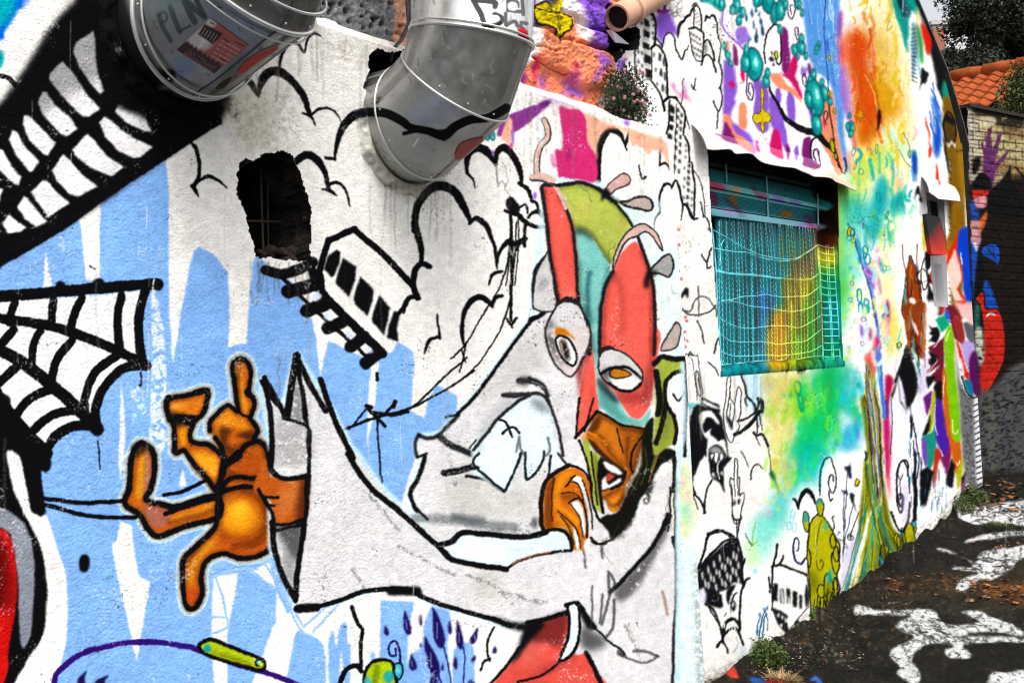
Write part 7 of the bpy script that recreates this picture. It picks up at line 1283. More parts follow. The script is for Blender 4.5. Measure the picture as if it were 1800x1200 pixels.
use(BK); f('c', (232, 228, 226), '0,70 60,75 170,130 210,240 255,275 120,275 60,190', 2); f('c', (206, 190, 210), '210,215 300,240 420,290 560,370 700,400 900,430 1100,500 1240,580 1100,540 900,470 700,400 540,370 400,300 260,272', 2, .75); f('c', (112, 40, 100), '150,140 200,120 290,160 300,190 180,170', 1.5, .8); f('c', (240, 180, 160), '930,420 1040,440 1120,490 1240,580 1100,540 940,470', 3, .8)
awning([(1216, 217), (1258, 234), (1330, 252), (1400, 272), (1450, 287), (1492, 303)], [(1243, 262), (1256, 264), (1280, 263), (1294, 270), (1320, 271), (1342, 287), (1368, 292), (1400, 297), (1424, 308), (1440, 311), (1460, 314), (1488, 328), (1508, 336)], -.075, bld)
f('Q', (236, 232, 232), '495,315 560,320 620,340 690,370 740,475 640,470 560,400', 1.5); f('Q', (214, 80, 50), '595,320 612,330 612,372 598,370', 1); f('Q', (150, 150, 160), '610,345 660,352 670,360', 2, .5)
awning([(1620, 309), (1640, 314), (1660, 320), (1678, 328)], [(1634, 338), (1650, 350), (1668, 352), (1688, 354)], -.10, bld, wav=.001, sm=False)
win2 = thing('window', onY(1650, 540, BY), None, None); win2.parent = bld; win2.location = Vector(win2.location)-bld.location
p = np.array([onY(x, y, BY) for x, y in WIN2]); n = len(p); q = p.copy(); q[:, 1] = .16; c0 = np.tile(np.array(L3(206, 204, 208)), (2*n, 1))
mesh('reveal', np.vstack([p, q]), [(i, (i+1) % n, n+(i+1) % n, n+i) for i in range(n)], MT['plaster'], win2, c0); qq = q.copy(); mesh('dark_backing', qq, [tuple(range(n))], MT['black'], win2)
def slats(px0, px1, py0, py1, k, cA, Y):
    mb = MB()
    for i in range(k):
        t_ = (i+.5)/k; a = onY(px0[0]+(px1[0]-px0[0])*t_, py0[0]+(py1[0]-py0[0])*t_, Y); b = onY(px0[1]+(px1[1]-px0[1])*t_, py0[1]+(py1[1]-py0[1])*t_, Y)
        h_ = .0095*np.array([0, -.9, -1]); mb.add([a, b, b+h_, a+h_], [(0, 1, 2, 3)], np.array(cA))
    return mb
slats((1633, 1638), (1655, 1658), (352, 392), (356, 396), 12, L3(70, 72, 76), .06).build('louvre', MT['metalpaint'], win2, True)
slats((1640, 1646), (1663, 1665), (462, 530), (464, 532), 10, L3(206, 206, 208), .03).build('louvre', MT['metalpaint'], win2, True)
mb = MB(); P4 = [onY(x, y, -.03) for x, y in ((1628, 376), (1652, 382), (1664, 425), (1664, 448), (1638, 446), (1632, 410))]
V = P4+[p_+[0, .18, 0] for p_ in P4]; n = 6; cA = np.array([L3(10, 10, 12)]*2+[L3(90, 16, 14), L3(214, 44, 26), L3(214, 44, 26), L3(10, 10, 12)]); mb.add(V, [tuple(range(6))]+[(i, (i+1) % n, n+(i+1) % n, n+i) for i in range(n)], np.vstack([cA, cA])); mb.build('vent_box', MT['metalpaint'], win2, True)
# ------------------------------------------------------------------ air ducts
def metal_mat():
    m = mat('galvanised_steel', paint=True, rough=.42, metal=0., bump=((14, .12, .006),), spec=.1); t = m.node_tree; b = t.nodes['Principled BSDF']
    a = t.nodes.new('ShaderNodeVertexColor'); a.layer_name = 'paint'
    r = t.nodes.new('ShaderNodeMapRange'); r.inputs[1].default_value = 0; r.inputs[2].default_value = 1; r.inputs[3].default_value = .95; r.inputs[4].default_value = 0
    t.links.new(a.outputs['Alpha'], r.inputs[0]); t.links.new(r.outputs[0], b.inputs['Metallic'])
    n = t.nodes.new('ShaderNodeTexNoise'); n.inputs['Scale'].default_value = 26; n.inputs['Detail'].default_value = 6
    g = t.nodes.new('ShaderNodeNewGeometry'); t.links.new(g.outputs['Position'], n.inputs['Vector'])
    r2 = t.nodes.new('ShaderNodeMapRange'); r2.inputs[1].default_value = .3; r2.inputs[2].default_value = .7; r2.inputs[3].default_value = .28; r2.inputs[4].default_value = .48
    mx = t.nodes.new('ShaderNodeMix'); mx.inputs[3].default_value = .85; t.links.new(a.outputs['Alpha'], mx.inputs[0]); t.links.new(r2.outputs[0], mx.inputs[2])
    t.links.new(n.outputs['Fac'], r2.inputs[0]); t.links.new(mx.outputs[0], b.inputs['Roughness'])
    return m
MT['duct'] = metal_mat()
MT['bead'] = mat('bright_seam', base=(.62, .62, .60), rough=.35, metal=.7, var=.2)
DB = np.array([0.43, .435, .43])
def duct(X, Z, L, R, rad, yaw, seams, label, nm='air_duct', beads=(), tone=1., y0=FY):
    out = np.array([math.sin(yaw), -math.cos(yaw), 0]); side = np.array([math.cos(yaw), math.sin(yaw), 0]); up = np.array([0, 0, 1.])
    root = thing(nm, (X, y0, Z), label, 'air duct', 'silver air ducts through the wall'); th = np.linspace(0, 2*math.pi, 420, endpoint=False)
    def ring(fi, rd=rad, ext=0.):
        c = np.array([X, y0, Z])+out*L+R*(math.sin(fi)*out+(1-math.cos(fi))*up)+ext*(math.cos(fi)*out+math.sin(fi)*up)
        e2 = -math.sin(fi)*out+math.cos(fi)*up
        return c+rd*(np.cos(th)[:, None]*side+np.sin(th)[:, None]*e2), c
    rings = [ring(0, rad*1.01, -L-.10)]+[ring(s_) for s_ in seams]+[ring(math.pi/2, rad, .05), ring(math.pi/2, rad, 1.7)]
    trees = []
    for k in range(len(rings)-1):
        (a, ca), (b, cb_) = rings[k], rings[k+1]
        if k == len(rings)-2: nrow = 60
        else: nrow = 110
        t_ = np.linspace(0, 1, nrow)[:, None, None]
        if k == len(rings)-2: t_ = t_**1.8
        Gd = a[None]*(1-t_)+b[None]*t_
        rad_dir = Gd-(ca[None, None]*(1-t_)+cb_[None, None]*t_); rad_dir /= np.linalg.norm(rad_dir, axis=-1, keepdims=True)
        Gd = Gd+rad_dir*.0016*(vnoise(Gd, .11, 81)+.5*vnoise(Gd, .04, 82))[..., None]
        xy = proj(Gd); c = np.clip(sample(DU.a, xy), 0, 1); df = np.abs(c-np.array(DUC)/255.).max(-1)
        facing = ((STATION-Gd)*rad_dir).sum(-1) > 0
        al = np.clip(df*9-.35, 0, 1)*facing; dm_ = None; base = DB*tone*(2.1 if k >= len(rings)-3 else 1.)*(1+.10*vnoise(Gd, .05, 83)+.06*vnoise(Gd, .012, 84))[..., None]  # upper segments get a lighter base colour, standing in for sky reflection
        ang = np.broadcast_to(th[None], Gd.shape[:2]); stk = vnoise(np.stack([ang*9, Gd[..., 2]*1.2, 0*ang], -1), 1., 86); sp_ = vnoise(Gd, .02, 87)*.6+vnoise(Gd, .007, 88)*.4
        dirt_ = np.clip((stk-.15)*1.3, 0, .5)+np.clip((sp_-.45)*3, 0, .5)+.35*np.exp(-(t_[..., 0]*(nrow-1))/5)*np.clip(.5+vnoise(Gd, .04, 89), 0, 1); base = base*(1-dirt_[..., None])+np.array([.075, .058, .040])*dirt_[..., None]
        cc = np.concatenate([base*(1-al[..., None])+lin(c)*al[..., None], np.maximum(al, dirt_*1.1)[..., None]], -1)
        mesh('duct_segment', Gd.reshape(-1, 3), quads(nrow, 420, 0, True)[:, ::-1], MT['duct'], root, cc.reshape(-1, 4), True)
        V = Gd.reshape(-1, 3); trees.append((V, quads(nrow, 420, 0, True)))
    def bead(fi, rd, off, w=.0042, ext=0.):
        q, c = ring(fi, rad+off, ext); q = q[::4]; V = np.vstack([q, q[:1]]); mb = MB(); mb.tube(V, w, 8, cap=False); mb.build('seam_band', MT['bead'], root, smooth=True)
    rv = bmesh.new()
    for fi in seams[:2]:
        q, c = ring(fi, rad+.001, .02)
        for k in range(0, 420, 35): m_ = bmesh.ops.create_icosphere(rv, subdivisions=1, radius=.0032); [v.co.__iadd__(Vector(q[k])-root.location) for v in m_['verts']]
    for k in range(0):
        pass
    me = bpy.data.meshes.new('rivets'); rv.to_mesh(me); rv.free(); me.materials.append(MT['bead']); ro_ = bpy.data.objects.new('rivets', me); SC.collection.objects.link(ro_); ro_.parent = root; tag(ro_, kind='stuff')
    for fi, off, w, ext in beads: bead(fi, rad, off, w, ext)
    return root, BVHTree.FromPolygons([tuple(v) for t_ in trees for v in t_[0]], [tuple(int(i)+o_ for i in q) for t_, o_ in zip(trees, np.cumsum([0]+[len(t_[0]) for t_ in trees[:-1]])) for q in t_[1]])
kd = 1.034
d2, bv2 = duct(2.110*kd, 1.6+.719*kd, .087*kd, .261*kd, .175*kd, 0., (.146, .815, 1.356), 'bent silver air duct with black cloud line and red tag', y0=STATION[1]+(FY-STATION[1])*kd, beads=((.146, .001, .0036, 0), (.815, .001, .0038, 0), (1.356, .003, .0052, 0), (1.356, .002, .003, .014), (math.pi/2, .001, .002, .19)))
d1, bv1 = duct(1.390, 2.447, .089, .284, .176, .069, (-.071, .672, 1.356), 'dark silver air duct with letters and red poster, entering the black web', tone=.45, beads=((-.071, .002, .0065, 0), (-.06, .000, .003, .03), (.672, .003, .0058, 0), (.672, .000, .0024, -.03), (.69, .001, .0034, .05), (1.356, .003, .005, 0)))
def decal(nm, root, bv, chart, quad, n, off=.0016):
    V = []
    for j in range(n):
        for i in range(n):
            u, v = i/(n-1), j/(n-1); a = np.array(quad, float); x, y = (a[0]*(1-u)+a[1]*u)*(1-v)+(a[3]*(1-u)+a[2]*u)*v
            h_ = bv.ray_cast(Vector(STATION), Vector(ray(x, y)).normalized()); 
            if h_[0] is None: return
            d_ = Vector(STATION)-h_[0]; V.append(np.array(h_[0]+d_.normalized()*off))
    V = np.array(V); c = lin(np.clip(sample(chart.a, proj(V)), 0, 1))*.8
    return mesh(nm, V, quads(n, n), MT['poster'], root, c, True)
MT['poster'] = mat('printed_paper', paint=True, rough=.6, var=.15, bump=((90, .2, .002),))
decal('poster', d1, bv1, BI, [(845/5+200, 160/5), (1190/5+200, 400/5), (882/5+200, 652/5), (550/5+200, 440/5)], 110)
def seamline(root, bv, pts, r=.0022):
    V = []
    for x, y in smooth(np.array(pts, float), False, 8):
        h_ = bv.ray_cast(Vector(STATION), Vector(ray(x, y)).normalized())
        if h_[0] is not None: V.append(np.array(h_[0]))
    if len(V) > 3: mb = MB(); mb.tube(V, r, 6); mb.build('lap_seam', MT['seam'], root, smooth=True)
MT['seam'] = mat('dark_seam', base=(.03, .03, .03), rough=.6, metal=.3)
seamline(d1, bv1, cp('M', '1470,270 1390,300 1150,500 900,700 780,780 690,840')); seamline(d1, bv1, cp('M', '1580,0 1540,110 1465,225'))
# mortar collars where the ducts go through the wall
def collar(X, Z, rad, yaw, seed, col, nm='mortar_collar', a0=0, a1=360):
    nt, nr = 160, 14; V = []
    for k in range(nr):
        for i in range(nt):
            a = math.radians(a0+(a1-a0)*i/(nt-1)); r_ = rad*.98+.034*(k/(nr-1)); hgt = .020*math.cos(k/(nr-1)*math.pi/2)**.8
            p_ = np.array([X+r_*math.cos(a)*math.cos(yaw), FY-hgt, Z+r_*math.sin(a)])
            nn_ = vnoise(p_, .03, seed)+.6*vnoise(p_, .012, seed+1); w = math.sin(math.pi*min(1, k/(nr-1)))
            p_ = p_+np.array([.010*math.cos(a)*nn_*(k/(nr-1)), -.010*nn_*w, .010*math.sin(a)*nn_*(k/(nr-1))]); V.append(p_)
    V = np.array(V)
    c = lin(np.clip(sample(FR.a, proj(V)), 0, 1))*.9*np.array(col)
    return mesh(nm, V, quads(nr, nt), MT['block'], butt, c, True)
collar(2.110*kd, 1.6+.712*kd, .176*kd, 0., 91, (.95, .95, .92), a0=172, a1=450); collar(1.385, 2.44, .178, .069, 95, (1, 1, 1))
# ------------------------------------------------------------------ cables beside the second duct, clay pipe
MT['cable'] = mat('black_cable', base=(.012, .012, .013), rough=.5)
cab = MB()
for off in (0, 5): cab.tube([onY(*q, Y) for q, Y in (((713+off, -60), -.03), ((715+off, 10), -.04), ((717+off*.8, 40), -.06), ((706+off*.6, 68), -.10), ((694+off*.6, 82), -.17), ((688+off*.4, 96), -.21), ((684+off*.4, 125), -.14))], .0042, 8)
tag(cab.build('cables', MT['cable'], smooth=True), 'pair of thin black cables running down beside the silver duct', 'cable'); bpy.data.objects['cables'].name = 'cable'
MT['clay'] = mat('painted_clay', base=(.62, .34, .22), rough=.55, bump=((40, .5, .006),), var=.3, dirt=(30, .6, .75, .6, (.2, .12, .09)))
PA, PB = onY(1084, 32, -.07), onY(1150, -14, -.03); PB = PA+(PB-PA)*np.array([1, 1, .9])
ax_ = (PB-PA)/np.linalg.norm(PB-PA)
pipe = thing('clay_pipe', PA, 'stub of peach painted clay pipe over the dark broken hole', 'pipe')
mb = MB(); R_ = .058; mb.tube([PA, PA+ax_*.10, PA+ax_*.30, PB+ax_*.2], R_, 40, cap=False); mb.tube([PA-ax_*.0004, PA+ax_*.04], R_*.86, 40, cap=False)
th = np.linspace(0, 2*math.pi, 40, endpoint=False); e1 = np.cross(ax_, [0, 0, 1.]); e1 /= np.linalg.norm(e1); e2 = np.cross(ax_, e1); cir = lambda r_, d_: PA+ax_*d_+r_*(np.cos(th)[:, None]*e1+np.sin(th)[:, None]*e2)
mb.add(np.vstack([cir(R_, -.0006), cir(R_*.86, -.0006)]), [tuple(q) for q in quads(2, 40, 0, True)]); mb.build('pipe_barrel', MT['clay'], pipe, smooth=True)
mb = MB(); mb.tube([PA+ax_*.14, PA+ax_*.17], R_*1.16, 40); mb.build('pipe_collar', MT['clay'], pipe, smooth=True)
mb = MB(); v = cir(R_*.855, .03); mb.add(np.vstack([v, [PA+ax_*.03]]), [(i, (i+1) % 40, 40) for i in range(40)]); mb.build('pipe_bore', MT['black'], pipe)
MT['zinc'] = mat('bent_zinc', base=(.42, .42, .45), rough=.35, metal=.6, bump=((30, .3, .01),))
mb = MB(); q = [onY(1066, 53, -.03), onY(1076, 53, -.055), onY(1106, 78, -.035), onY(1082, 75, -.05)]; mb.add(q+[p_+[0, .004, 0] for p_ in q], [(0, 1, 2, 3), (7, 6, 5, 4), (0, 4, 5, 1), (1, 5, 6, 2), (2, 6, 7, 3), (3, 7, 4, 0)])
tag(mb.build('metal_flashing', MT['zinc']), 'bent scrap of bright metal flashing sticking out under the clay pipe', 'flashing')

# ------------------------------------------------------------------ plants
def leafmat(nm, a, b, rough=.55):
    m = mat(nm, base=a, rough=rough, spec=.3); t = m.node_tree; bs = t.nodes['Principled BSDF']
    at = t.nodes.new('ShaderNodeVertexColor'); at.layer_name = 'paint'; t.links.new(at.outputs[0], bs.inputs['Base Color'])
    return m
MT['leaf'] = leafmat('leaves', (.05, .08, .02), None); MT['bark'] = mat('bark', base=(.06, .045, .03), rough=.9, bump=((40, 1., .02),), var=.4)
def leaves(root, nm, cen, n, size, cols, seed, droop=.2, ratio=2.2):
    r = np.random.RandomState(seed); cen = np.asarray(cen, float); V, F, C_ = [], [], []
    for i in range(n):
        c = cen[r.randint(len(cen))] if cen.shape[0] < n else cen[i]
        u = r.randn(3); u /= np.linalg.norm(u); w = np.cross(u, r.randn(3)); w /= np.linalg.norm(w)+1e-9; s_ = size*r.uniform(.5, 1.25); k = len(V)
        nrm = np.cross(u, w)*s_*.12
        V += [c-u*s_*.5, c+w*s_/ratio*.5+nrm, c+u*s_*.5, c-w*s_/ratio*.5+nrm]; F.append((k, k+1, k+2, k+3)); q = np.array(cols[r.randint(len(cols))])*r.uniform(.6, 1.35); C_ += [q]*4
    return mesh(nm, V, F, MT['leaf'], root, np.array(C_))
GRN = [(.030, .052, .012), (.045, .075, .016), (.022, .036, .010), (.060, .085, .020)]
# flowering plant rooted on the ledge
base = onY(1100, 215, -.10); r = np.random.RandomState(5)
fl = thing('flowering_plant', base, 'dark leafy plant with tiny pink flowers growing on the ledge', 'plant')
cen, tips, st = [], [], MB()
for i in range(95):
    t_ = r.rand(); x = 1068+r.rand()**.9*58; top_ = 118 if x < 1100 else 118+(x-1100)*1.9; y = r.uniform(top_, min(232, 165+(x-1066)*1.05)); tip = onY(x+r.uniform(-5, 8), y, -.02-.14*r.rand()); root_ = base+np.array([r.uniform(-.12, .10), .06, r.uniform(-.01, .02)+(1100-x)*-.0002])
    md = (root_+tip)/2+np.array([0, -.03, .02]); s_ = [root_*(1-k)**2+2*md*k*(1-k)+tip*k*k for k in np.linspace(0, 1, 7)]; st.tube(s_, [.0022-.0014*k/6 for k in range(7)], 4)
    for k in range(34): cen.append(tip+r.randn(3)*[.028, .02, .03]-np.array([0, 0, .02])*r.rand())
    if i % 1 == 0: tips.append(tip+r.randn(3)*[.03, .02, .03]-[0, .03, 0])
st.build('stem', MT['bark'], fl); leaves(fl, 'foliage', cen, len(cen),   .016, [(q[0]*.45, q[1]*.6, q[2]*.6) for q in GRN], 6, ratio=1.5)
MT['petal'] = mat('pink_petals', base=(.52, .24, .30), rough=.6, var=.3)
fb = bmesh.new()
for i, tpt in enumerate(tips):
    s_ = .0070*r.uniform(.6, 1.3); m_ = bmesh.ops.create_icosphere(fb, subdivisions=1, radius=s_)
    for v in m_['verts']: v.co += Vector(tpt)-Vector(base)
me = bpy.data.meshes.new('blossom'); fb.to_mesh(me); fb.free(); me.materials.append(MT['petal']); ob = bpy.data.objects.new('blossom', me); SC.collection.objects.link(ob); ob.parent = fl; tag(ob, kind='stuff')
def bush(nm, x, y, w, h, label, cat, n, size, cols, seed, spread=1., group=None, blades=False):
    g = ground_hit(x, y); root = thing(nm, g, label, cat, group); r = np.random.RandomState(seed); cen = []; stm = MB()
    for i in range(max(6, n//40)):
        a = r.uniform(0, 2*math.pi); d_ = r.rand()**.5*w; tip = g+np.array([math.cos(a)*d_, math.sin(a)*d_*spread, h*r.uniform(.35, 1.)*(1-.5*(d_/w)**2)]); tip[1] = min(tip[1], -.02)
        s_ = [g*(1-k)+tip*k+np.array([0, 0, .15*h*math.sin(math.pi*k)]) for k in np.linspace(0, 1, 5)]; stm.tube(s_, [.003*(1-.7*k/4)*max(.5, h/.2) for k in range(5)], 4)
        for k in range(40): cen.append(s_[0]*(1-(q_k := r.rand()**.6))+tip*q_k+r.randn(3)*w*.16)
    cen = np.array(cen); cen[:, 2] = np.maximum(cen[:, 2], ground_z(cen[:, 0])+.004); cen[:, 1] = np.minimum(cen[:, 1], -.012)
    stm.build('stem', MT['bark'], root)
    leaves(root, 'foliage', cen, len(cen), size, cols, seed+1, ratio=5. if blades else 1.8); return root
bush('small_shrub', 1348, 1168, .11, .15, 'dense small green shrub growing at the foot of the wall', 'shrub', 2600, .022, [(.05, .085, .012), (.035, .065, .010), (.08, .11, .02)], 21)
bush('corner_weed', 1706, 886, .16, .16, 'mossy green weed clump in the corner by the far brick wall', 'weed', 1800, .03, [(.06, .08, .012), (.04, .06, .012)], 23)
bush('spindly_weed', 1690, 905, .12, .20, 'thin spindly weed with narrow leaves beside the wall', 'weed', 420, .05, [(.10, .13, .04), (.07, .10, .03)], 25, blades=True)
bush('leafy_weed', 1402, 1092, .06, .16, 'sparse young weed growing below the yellow bush painting', 'weed', 260, .03, [(.08, .12, .03)], 27, blades=True)
def tuft(nm, x, y, w, h, n, cols, seed, label, cat='grass tuft', group=None):
    g = ground_hit(x, y); r = np.random.RandomState(seed); V, F, C_ = [], [], []
    for i in range(n):
        a = r.uniform(0, 2*math.pi); d_ = w*r.rand()**.7; p0 = g+np.array([math.cos(a)*d_*.6, math.sin(a)*d_*.6, -.005]); L_ = h*r.uniform(.4, 1.2); dr = np.array([math.cos(a)*r.uniform(.1, .9), math.sin(a)*r.uniform(.1, .9), r.uniform(.5, 1.)]); wd_ = .0028*r.uniform(.6, 1.4); sd = np.array([-dr[1], dr[0], 0]); sd /= np.linalg.norm(sd)+1e-9; k = len(V)
        for t_ in (0, .5, 1): p_ = p0+dr*L_*t_-np.array([0, 0, .35*L_*t_*t_]); V += [p_-sd*wd_*(1-.8*t_), p_+sd*wd_*(1-.8*t_)]
        F += [(k, k+1, k+3, k+2), (k+2, k+3, k+5, k+4)]; q = np.array(cols[r.randint(len(cols))])*r.uniform(.6, 1.3); C_ += [q]*6
    return tag(mesh(nm, np.array(V), F, MT['leaf'], None, np.array(C_)), label, cat, group)
tuft('dry_grass', 1376, 1196, .13, .07, 420, [(.32, .20, .08), (.22, .14, .06), (.40, .28, .13)], 31, 'straw coloured dry grass tuft at the bottom edge near the shrub')
tuft('grass_tuft', 1775, 925, .3, .07, 260, [(.08, .12, .03), (.12, .15, .05)], 33, 'green grass tuft beside the farthest white street painting')
tuft('dry_straw', 1560, 1062, .22, .05, 160, [(.30, .25, .16), (.20, .15, .08)], 35, 'flat dry straw lying behind the large white street figure')
tuft('brown_straw', 1480, 1058, .2, .05, 160, [(.22, .14, .08), (.30, .24, .15)], 37, 'brown straw against the wall below the painted moss tree')
# fallen leaves and grit
r = np.random.RandomState(41); V, F, C_ = [], [], []
MT['litter'] = leafmat('dead_leaves', (.2, .1, .04), None, .8)
def lit(n, bx, size, cols):
    for i in range(n):
        x, y = r.uniform(bx[0], bx[2]), r.uniform(bx[1], bx[3]); g = ground_hit(x, y)
        if g[1] > -.03: continue
        g[2] += .010+.05*math.exp(g[1]/.12)*1.1; a = r.uniform(0, 6.28); s_ = size*r.uniform(.4, 1.3); k = len(V); u = np.array([math.cos(a), math.sin(a), r.uniform(-.3, .3)])*s_; w = np.array([-math.sin(a), math.cos(a), r.uniform(-.4, .4)])*s_*.55
        V.extend([g-u, g+w, g+u, g-w]); F.append((k, k+1, k+2, k+3)); q = np.array(cols[r.randint(len(cols))])*r.uniform(.5, 1.3); C_.extend([q]*4)
BR = [(.20, .07, .02), (.10, .045, .02), (.26, .12, .04), (.06, .035, .02)]
lit(90, (1700, 1020, 1800, 1062), .022, BR); lit(70, (1520, 1010, 1720, 1050), .018, BR); lit(420, (1370, 1040, 1520, 1180), .0075, BR+[(.30, .28, .25), (.05, .045, .04), (.10, .09, .07)]); lit(320, (1300, 1080, 1420, 1200), .007, BR+[(.34, .32, .29), (.05, .045, .04), (.10, .09, .07)]); lit(200, (1450, 900, 1800, 1000), .016, BR); lit(160, (1680, 850, 1800, 900), .03, BR)
tag(mesh('litter', np.array(V), F, MT['litter'], None, np.array(C_)), kind='stuff')
# ------------------------------------------------------------------ far brick wall, tiled house, trees, distant building
dl = math.radians(18.3); dR = np.array([math.cos(dl), -math.sin(dl), 0]); nR = np.array([math.sin(dl), math.cos(dl), 0])
c0 = np.array([CORNER[0]-.06, .02, 0]); cR = nR@c0
fw = thing('brick_wall', c0+[0, 0, ground_z(c0[0])], 'dark stained brick wall with purple hand and red curl in the far corner', 'wall')
nu, nv = 330, 520; tops = hit(1740, 196, nR, cR)[2]; U = np.linspace(0, 3.6, nu); Zv = np.linspace(.1, tops, nv); UU, ZZ = np.meshgrid(U, Zv)
Gf = c0[None, None]*[1, 1, 0]+UU[..., None]*dR+ZZ[..., None]*np.array([0, 0, 1.])
crs = .075; row = np.floor(ZZ/crs); fx = np.mod(UU/.22+(row % 2)*.5, 1); fz = np.mod(ZZ/crs, 1); jt = np.minimum(np.minimum(fx, 1-fx)*.22, np.minimum(fz, 1-fz)*crs)
mort = np.clip(1-jt/.007, 0, 1); dep = -.009*mort+.006*vnoise(Gf, .03, 101)+.006*vnoise(np.stack([np.floor(UU/.22+(row % 2)*.5), row, 0*row], -1)+.5, 1., 103)
low = np.clip((1.45-ZZ)/.2, 0, 1); dep = dep*(1-.75*low)
Gf = Gf-nR*dep[..., None]; cf = lin(np.clip(sample(RW.a, proj(Gf)), 0, 1))*.9; cf = cf*.62*(1-.35*(mort*(1-low))[..., None])*(1+.25*vnoise(Gf, .05, 104))[..., None]
mesh('brick_face', Gf.reshape(-1, 3), quads(nv, nu), MT['block'], fw, np.clip(cf, 0, 1).reshape(-1, 3), True)
cb_ = MB(); a = c0+[0, 0, tops]; b = a+dR*3.6; cb_.add([a-nR*.02, b-nR*.02, b+nR*.2, a+nR*.2, a-nR*.02+[0, 0, .03], b-nR*.02+[0, 0, .03], b+nR*.2+[0, 0, .03], a+nR*.2+[0, 0, .03]], [(0, 1, 5, 4), (4, 5, 6, 7), (3, 2, 1, 0), (2, 3, 7, 6), (1, 2, 6, 5), (0, 4, 7, 3)]); cb_.build('eave_shade_strip', MT['mortar2'] if 'mortar2' in MT else MT['rough'], fw)  # dark strip along the wall top, standing in for shade under the eaves
# corner post, whitish
MT['tile'] = mat('clay_tiles', base=(.36, .075, .018), rough=.85, bump=((60, .8, .006),), var=.5, spec=.1, dirt=(14, .56, .72, .7, (.12, .05, .03)))
XR = 12.6
ra, rb_ = onX(1660, 156, XR), onX(1815, 106, XR); ea, eb_ = onX(1681, 200, XR-1.5), onX(1815, 170, XR-1.5)
zr_, ze_ = (ra[2]+rb_[2])/2, (ea[2]+eb_[2])/2
hs = thing('tiled_house', (XR, (ra[1]+rb_[1])/2, ground_z(XR)), 'small house with orange clay tile roof behind the far brick wall', 'house')
ya, yb_ = max(ra[1], ea[1])+.25, min(rb_[1], eb_[1])-1.2
tb = MB(); nrow, per = 7, .17; ncol = int((ya-yb_)/per)
for k in range(nrow):
    t0, t1 = k/nrow, (k+1)/nrow+.02; V = []; m_ = ncol*8+1
    for (tt_, dz) in ((t0, .012), (t1, .034), (t1, .016)):
        for i in range(m_):
            y_ = ya-(ya-yb_)*i/(m_-1); w_ = .022*math.cos(2*math.pi*i/8); jig = .006*float(vnoise(np.array([i//8+.5, k+.5, 0.]), 1., 111))
            V.append((XR-1.5*tt_*(1.02), y_, zr_+(ze_-zr_)*tt_+dz+w_+jig))
    tb.add(V, [tuple(q) for q in quads(3, m_)])
tb.build('roof', MT['tile'], hs, smooth=False)
rt = MB(); n_t = int((ya-yb_)/.36)
for i in range(n_t+1):
    y0 = ya-i*.36; s_ = [np.array([XR, y0+.02, zr_+.03]), np.array([XR, y0-.18, zr_+.036]), np.array([XR, y0-.385, zr_+.026])]; rt.tube(s_, [.098, .092, .082], 14)
rt.build('ridge_tile', MT['tile'], hs, smooth=True)
hb = MB(); hb.box(((XR-1.3+XR+1.3)/2, (ya+yb_)/2, ze_/2-.02), (1.3, (ya-yb_)/2-.1, ze_/2-.03)); hb.build('house_wall', MT['earth'], hs)
ob_ = MB(); ob_.add([(XR, ya, zr_-.02), (XR, yb_, zr_-.02), (XR+1.5, yb_, ze_-.02), (XR+1.5, ya, ze_-.02)], [(0, 1, 2, 3)]); ob_.build('rear_roof', MT['tile'], hs)
def tree(nm, cx, cy, dist, rx, rz, n, size, label, cols, seed, trunk=True, holes=.25):
    d_ = ray(cx, cy); c = STATION+d_*dist; g = ground_z(c[0]); root = thing(nm, (c[0], c[1], g), label, 'tree', 'trees behind the tiled house'); r = np.random.RandomState(seed); bl = []
    for i in range(60):
        u = r.randn(3); u /= np.linalg.norm(u); bl.append((c+u*np.array([rx, rx, rz])*r.uniform(.25, .95), r.uniform(.14, .34)*rx))
    cen = []
    for i in range(n):
        b_, s_ = bl[r.randint(len(bl))]; u = r.randn(3); u /= np.linalg.norm(u); cen.append(b_+u*s_*r.rand()**.4)
    mb = MB(); mb.tube([(c[0]+.1, c[1], g-.1), (c[0], c[1], g+(c[2]-g)*.4), c, c+[0, 0, rz*.5]], [.16, .12, .08, .03], 8)
    for b_, s_ in bl[::2]: mb.tube([c-[0, 0, rz*.5], (c+b_)/2+[0, 0, .1], b_], [.06, .035, .012], 5)
    mb.build('trunk', MT['bark'], root); leaves(root, 'crown', cen, n, size, cols, seed+1, ratio=1.7); return root
TG = [(.006, .012, .004), (.010, .017, .005), (.015, .022, .006), (.004, .008, .003)]
tree('broadleaf_tree', 1738, 62, 19, 1.15, 1.3, 15000, .085, 'large dark broadleaf tree rising behind the tiled roof', TG, 51)
tree('dark_tree', 1840, 40, 20, 1.3, 1.6, 11000, .09, 'dark dense tree at the right edge behind the house', TG, 53)
tree('low_tree', 1700, 130, 17, .75, .55, 6000, .07, 'low dark tree between the warehouse and the tiled roof', TG, 55)
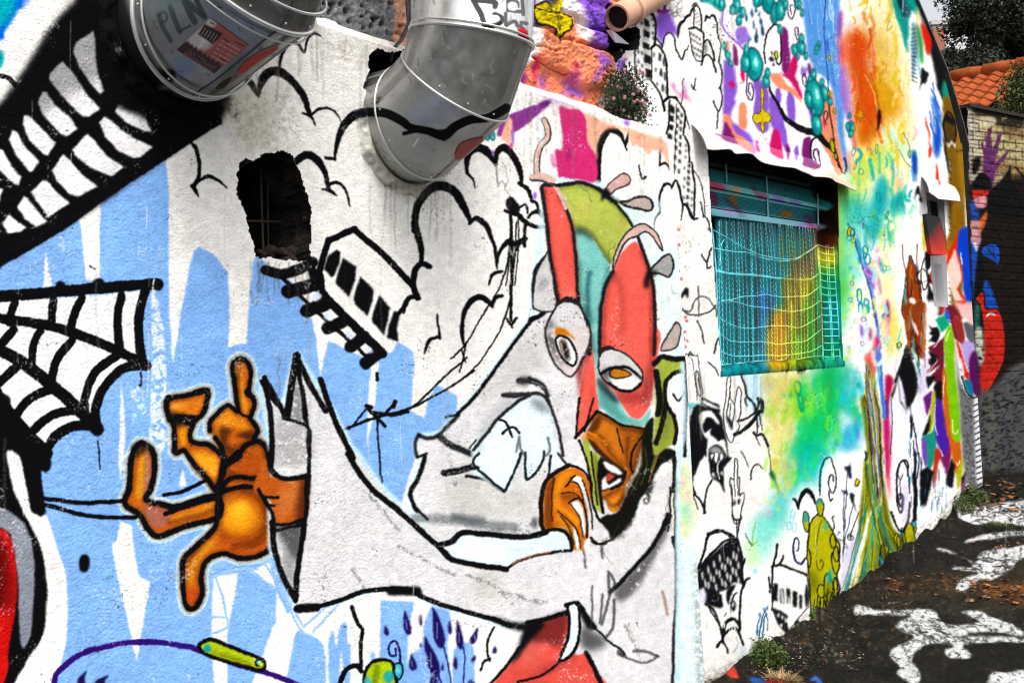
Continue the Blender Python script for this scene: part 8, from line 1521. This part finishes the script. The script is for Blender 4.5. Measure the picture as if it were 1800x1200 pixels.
# creeper over the right of the roof
g = STATION+ray(1800, 205)*9.6; cr = thing('creeper', (g[0], g[1], ground_z(g[0])), 'olive green creeper hanging over the right end of the tiled roof', 'creeper'); r = np.random.RandomState(57); cen = []
stb = MB()
for i in range(26):
    x0 = 1778+r.rand()*60; y0 = r.uniform(110, 140); y1 = y0+r.uniform(40, 130); s_ = [STATION+ray(x0+r.uniform(-3, 3)-4*k, y0+(y1-y0)*k/7)*(9.75-.02*k) for k in range(8)]; stb.tube(s_, .004, 4)
    for p_ in s_:
        for k in range(14): cen.append(p_+r.randn(3)*.05)
for k in range(5): stb.tube([(g[0]+.1*k, g[1]+.02*k, ground_z(g[0])), (g[0]+.08*k, g[1], 2.), STATION+ray(1790+8*k, 150)*9.75], .012, 5)
stb.build('stem', MT['bark'], cr); leaves(cr, 'foliage', cen, len(cen), .05, [(.05, .07, .012), (.03, .05, .012), (.08, .09, .02)], 58)
db = thing('apartment_block', STATION*[1, 1, 0]+ray(1665, 60)*[60, 60, 0], 'pale apartment block far behind the trees with red brick side', 'building')
MT['pale'] = mat('pale_render', base=(.55, .56, .58), rough=.9, var=.1); MT['redb'] = mat('far_brick', base=(.36, .13, .08), rough=.9, var=.3)
P0 = STATION+ray(1640, 62)*60; P1 = STATION+ray(1720, 46)*60
w_ = (P1-P0)*[1, 1, 0]; w_ /= np.linalg.norm(w_); nn_ = np.array([w_[1], -w_[0], 0])
mb = MB(); L_ = 3.2; cz = P0[2]/2+.3; mb.box(P0*[1, 1, 0]+w_*1.6+nn_*-2+[0, 0, cz], (1.6, 2., cz), (w_, nn_, (0, 0, 1))); mb.build('wall', MT['pale'], db)
mb = MB(); Z_ = (STATION+ray(1648, 68)*59)[2]; mb.box((STATION+ray(1646, 75)*57.5)*[1, 1, 0]+[0, 0, Z_/2], (.35, .4, Z_/2), (w_, nn_, (0, 0, 1))); mb.build('side_wall', MT['redb'], db)
mb = MB(); mb.box(P0*[1, 1, 0]+w_*1.6+nn_*-2+[0, 0, cz*2+.12], (1.75, 2.15, .12), (w_, nn_, (0, 0, 1))); mb.build('roof', MT['mortar'], db)
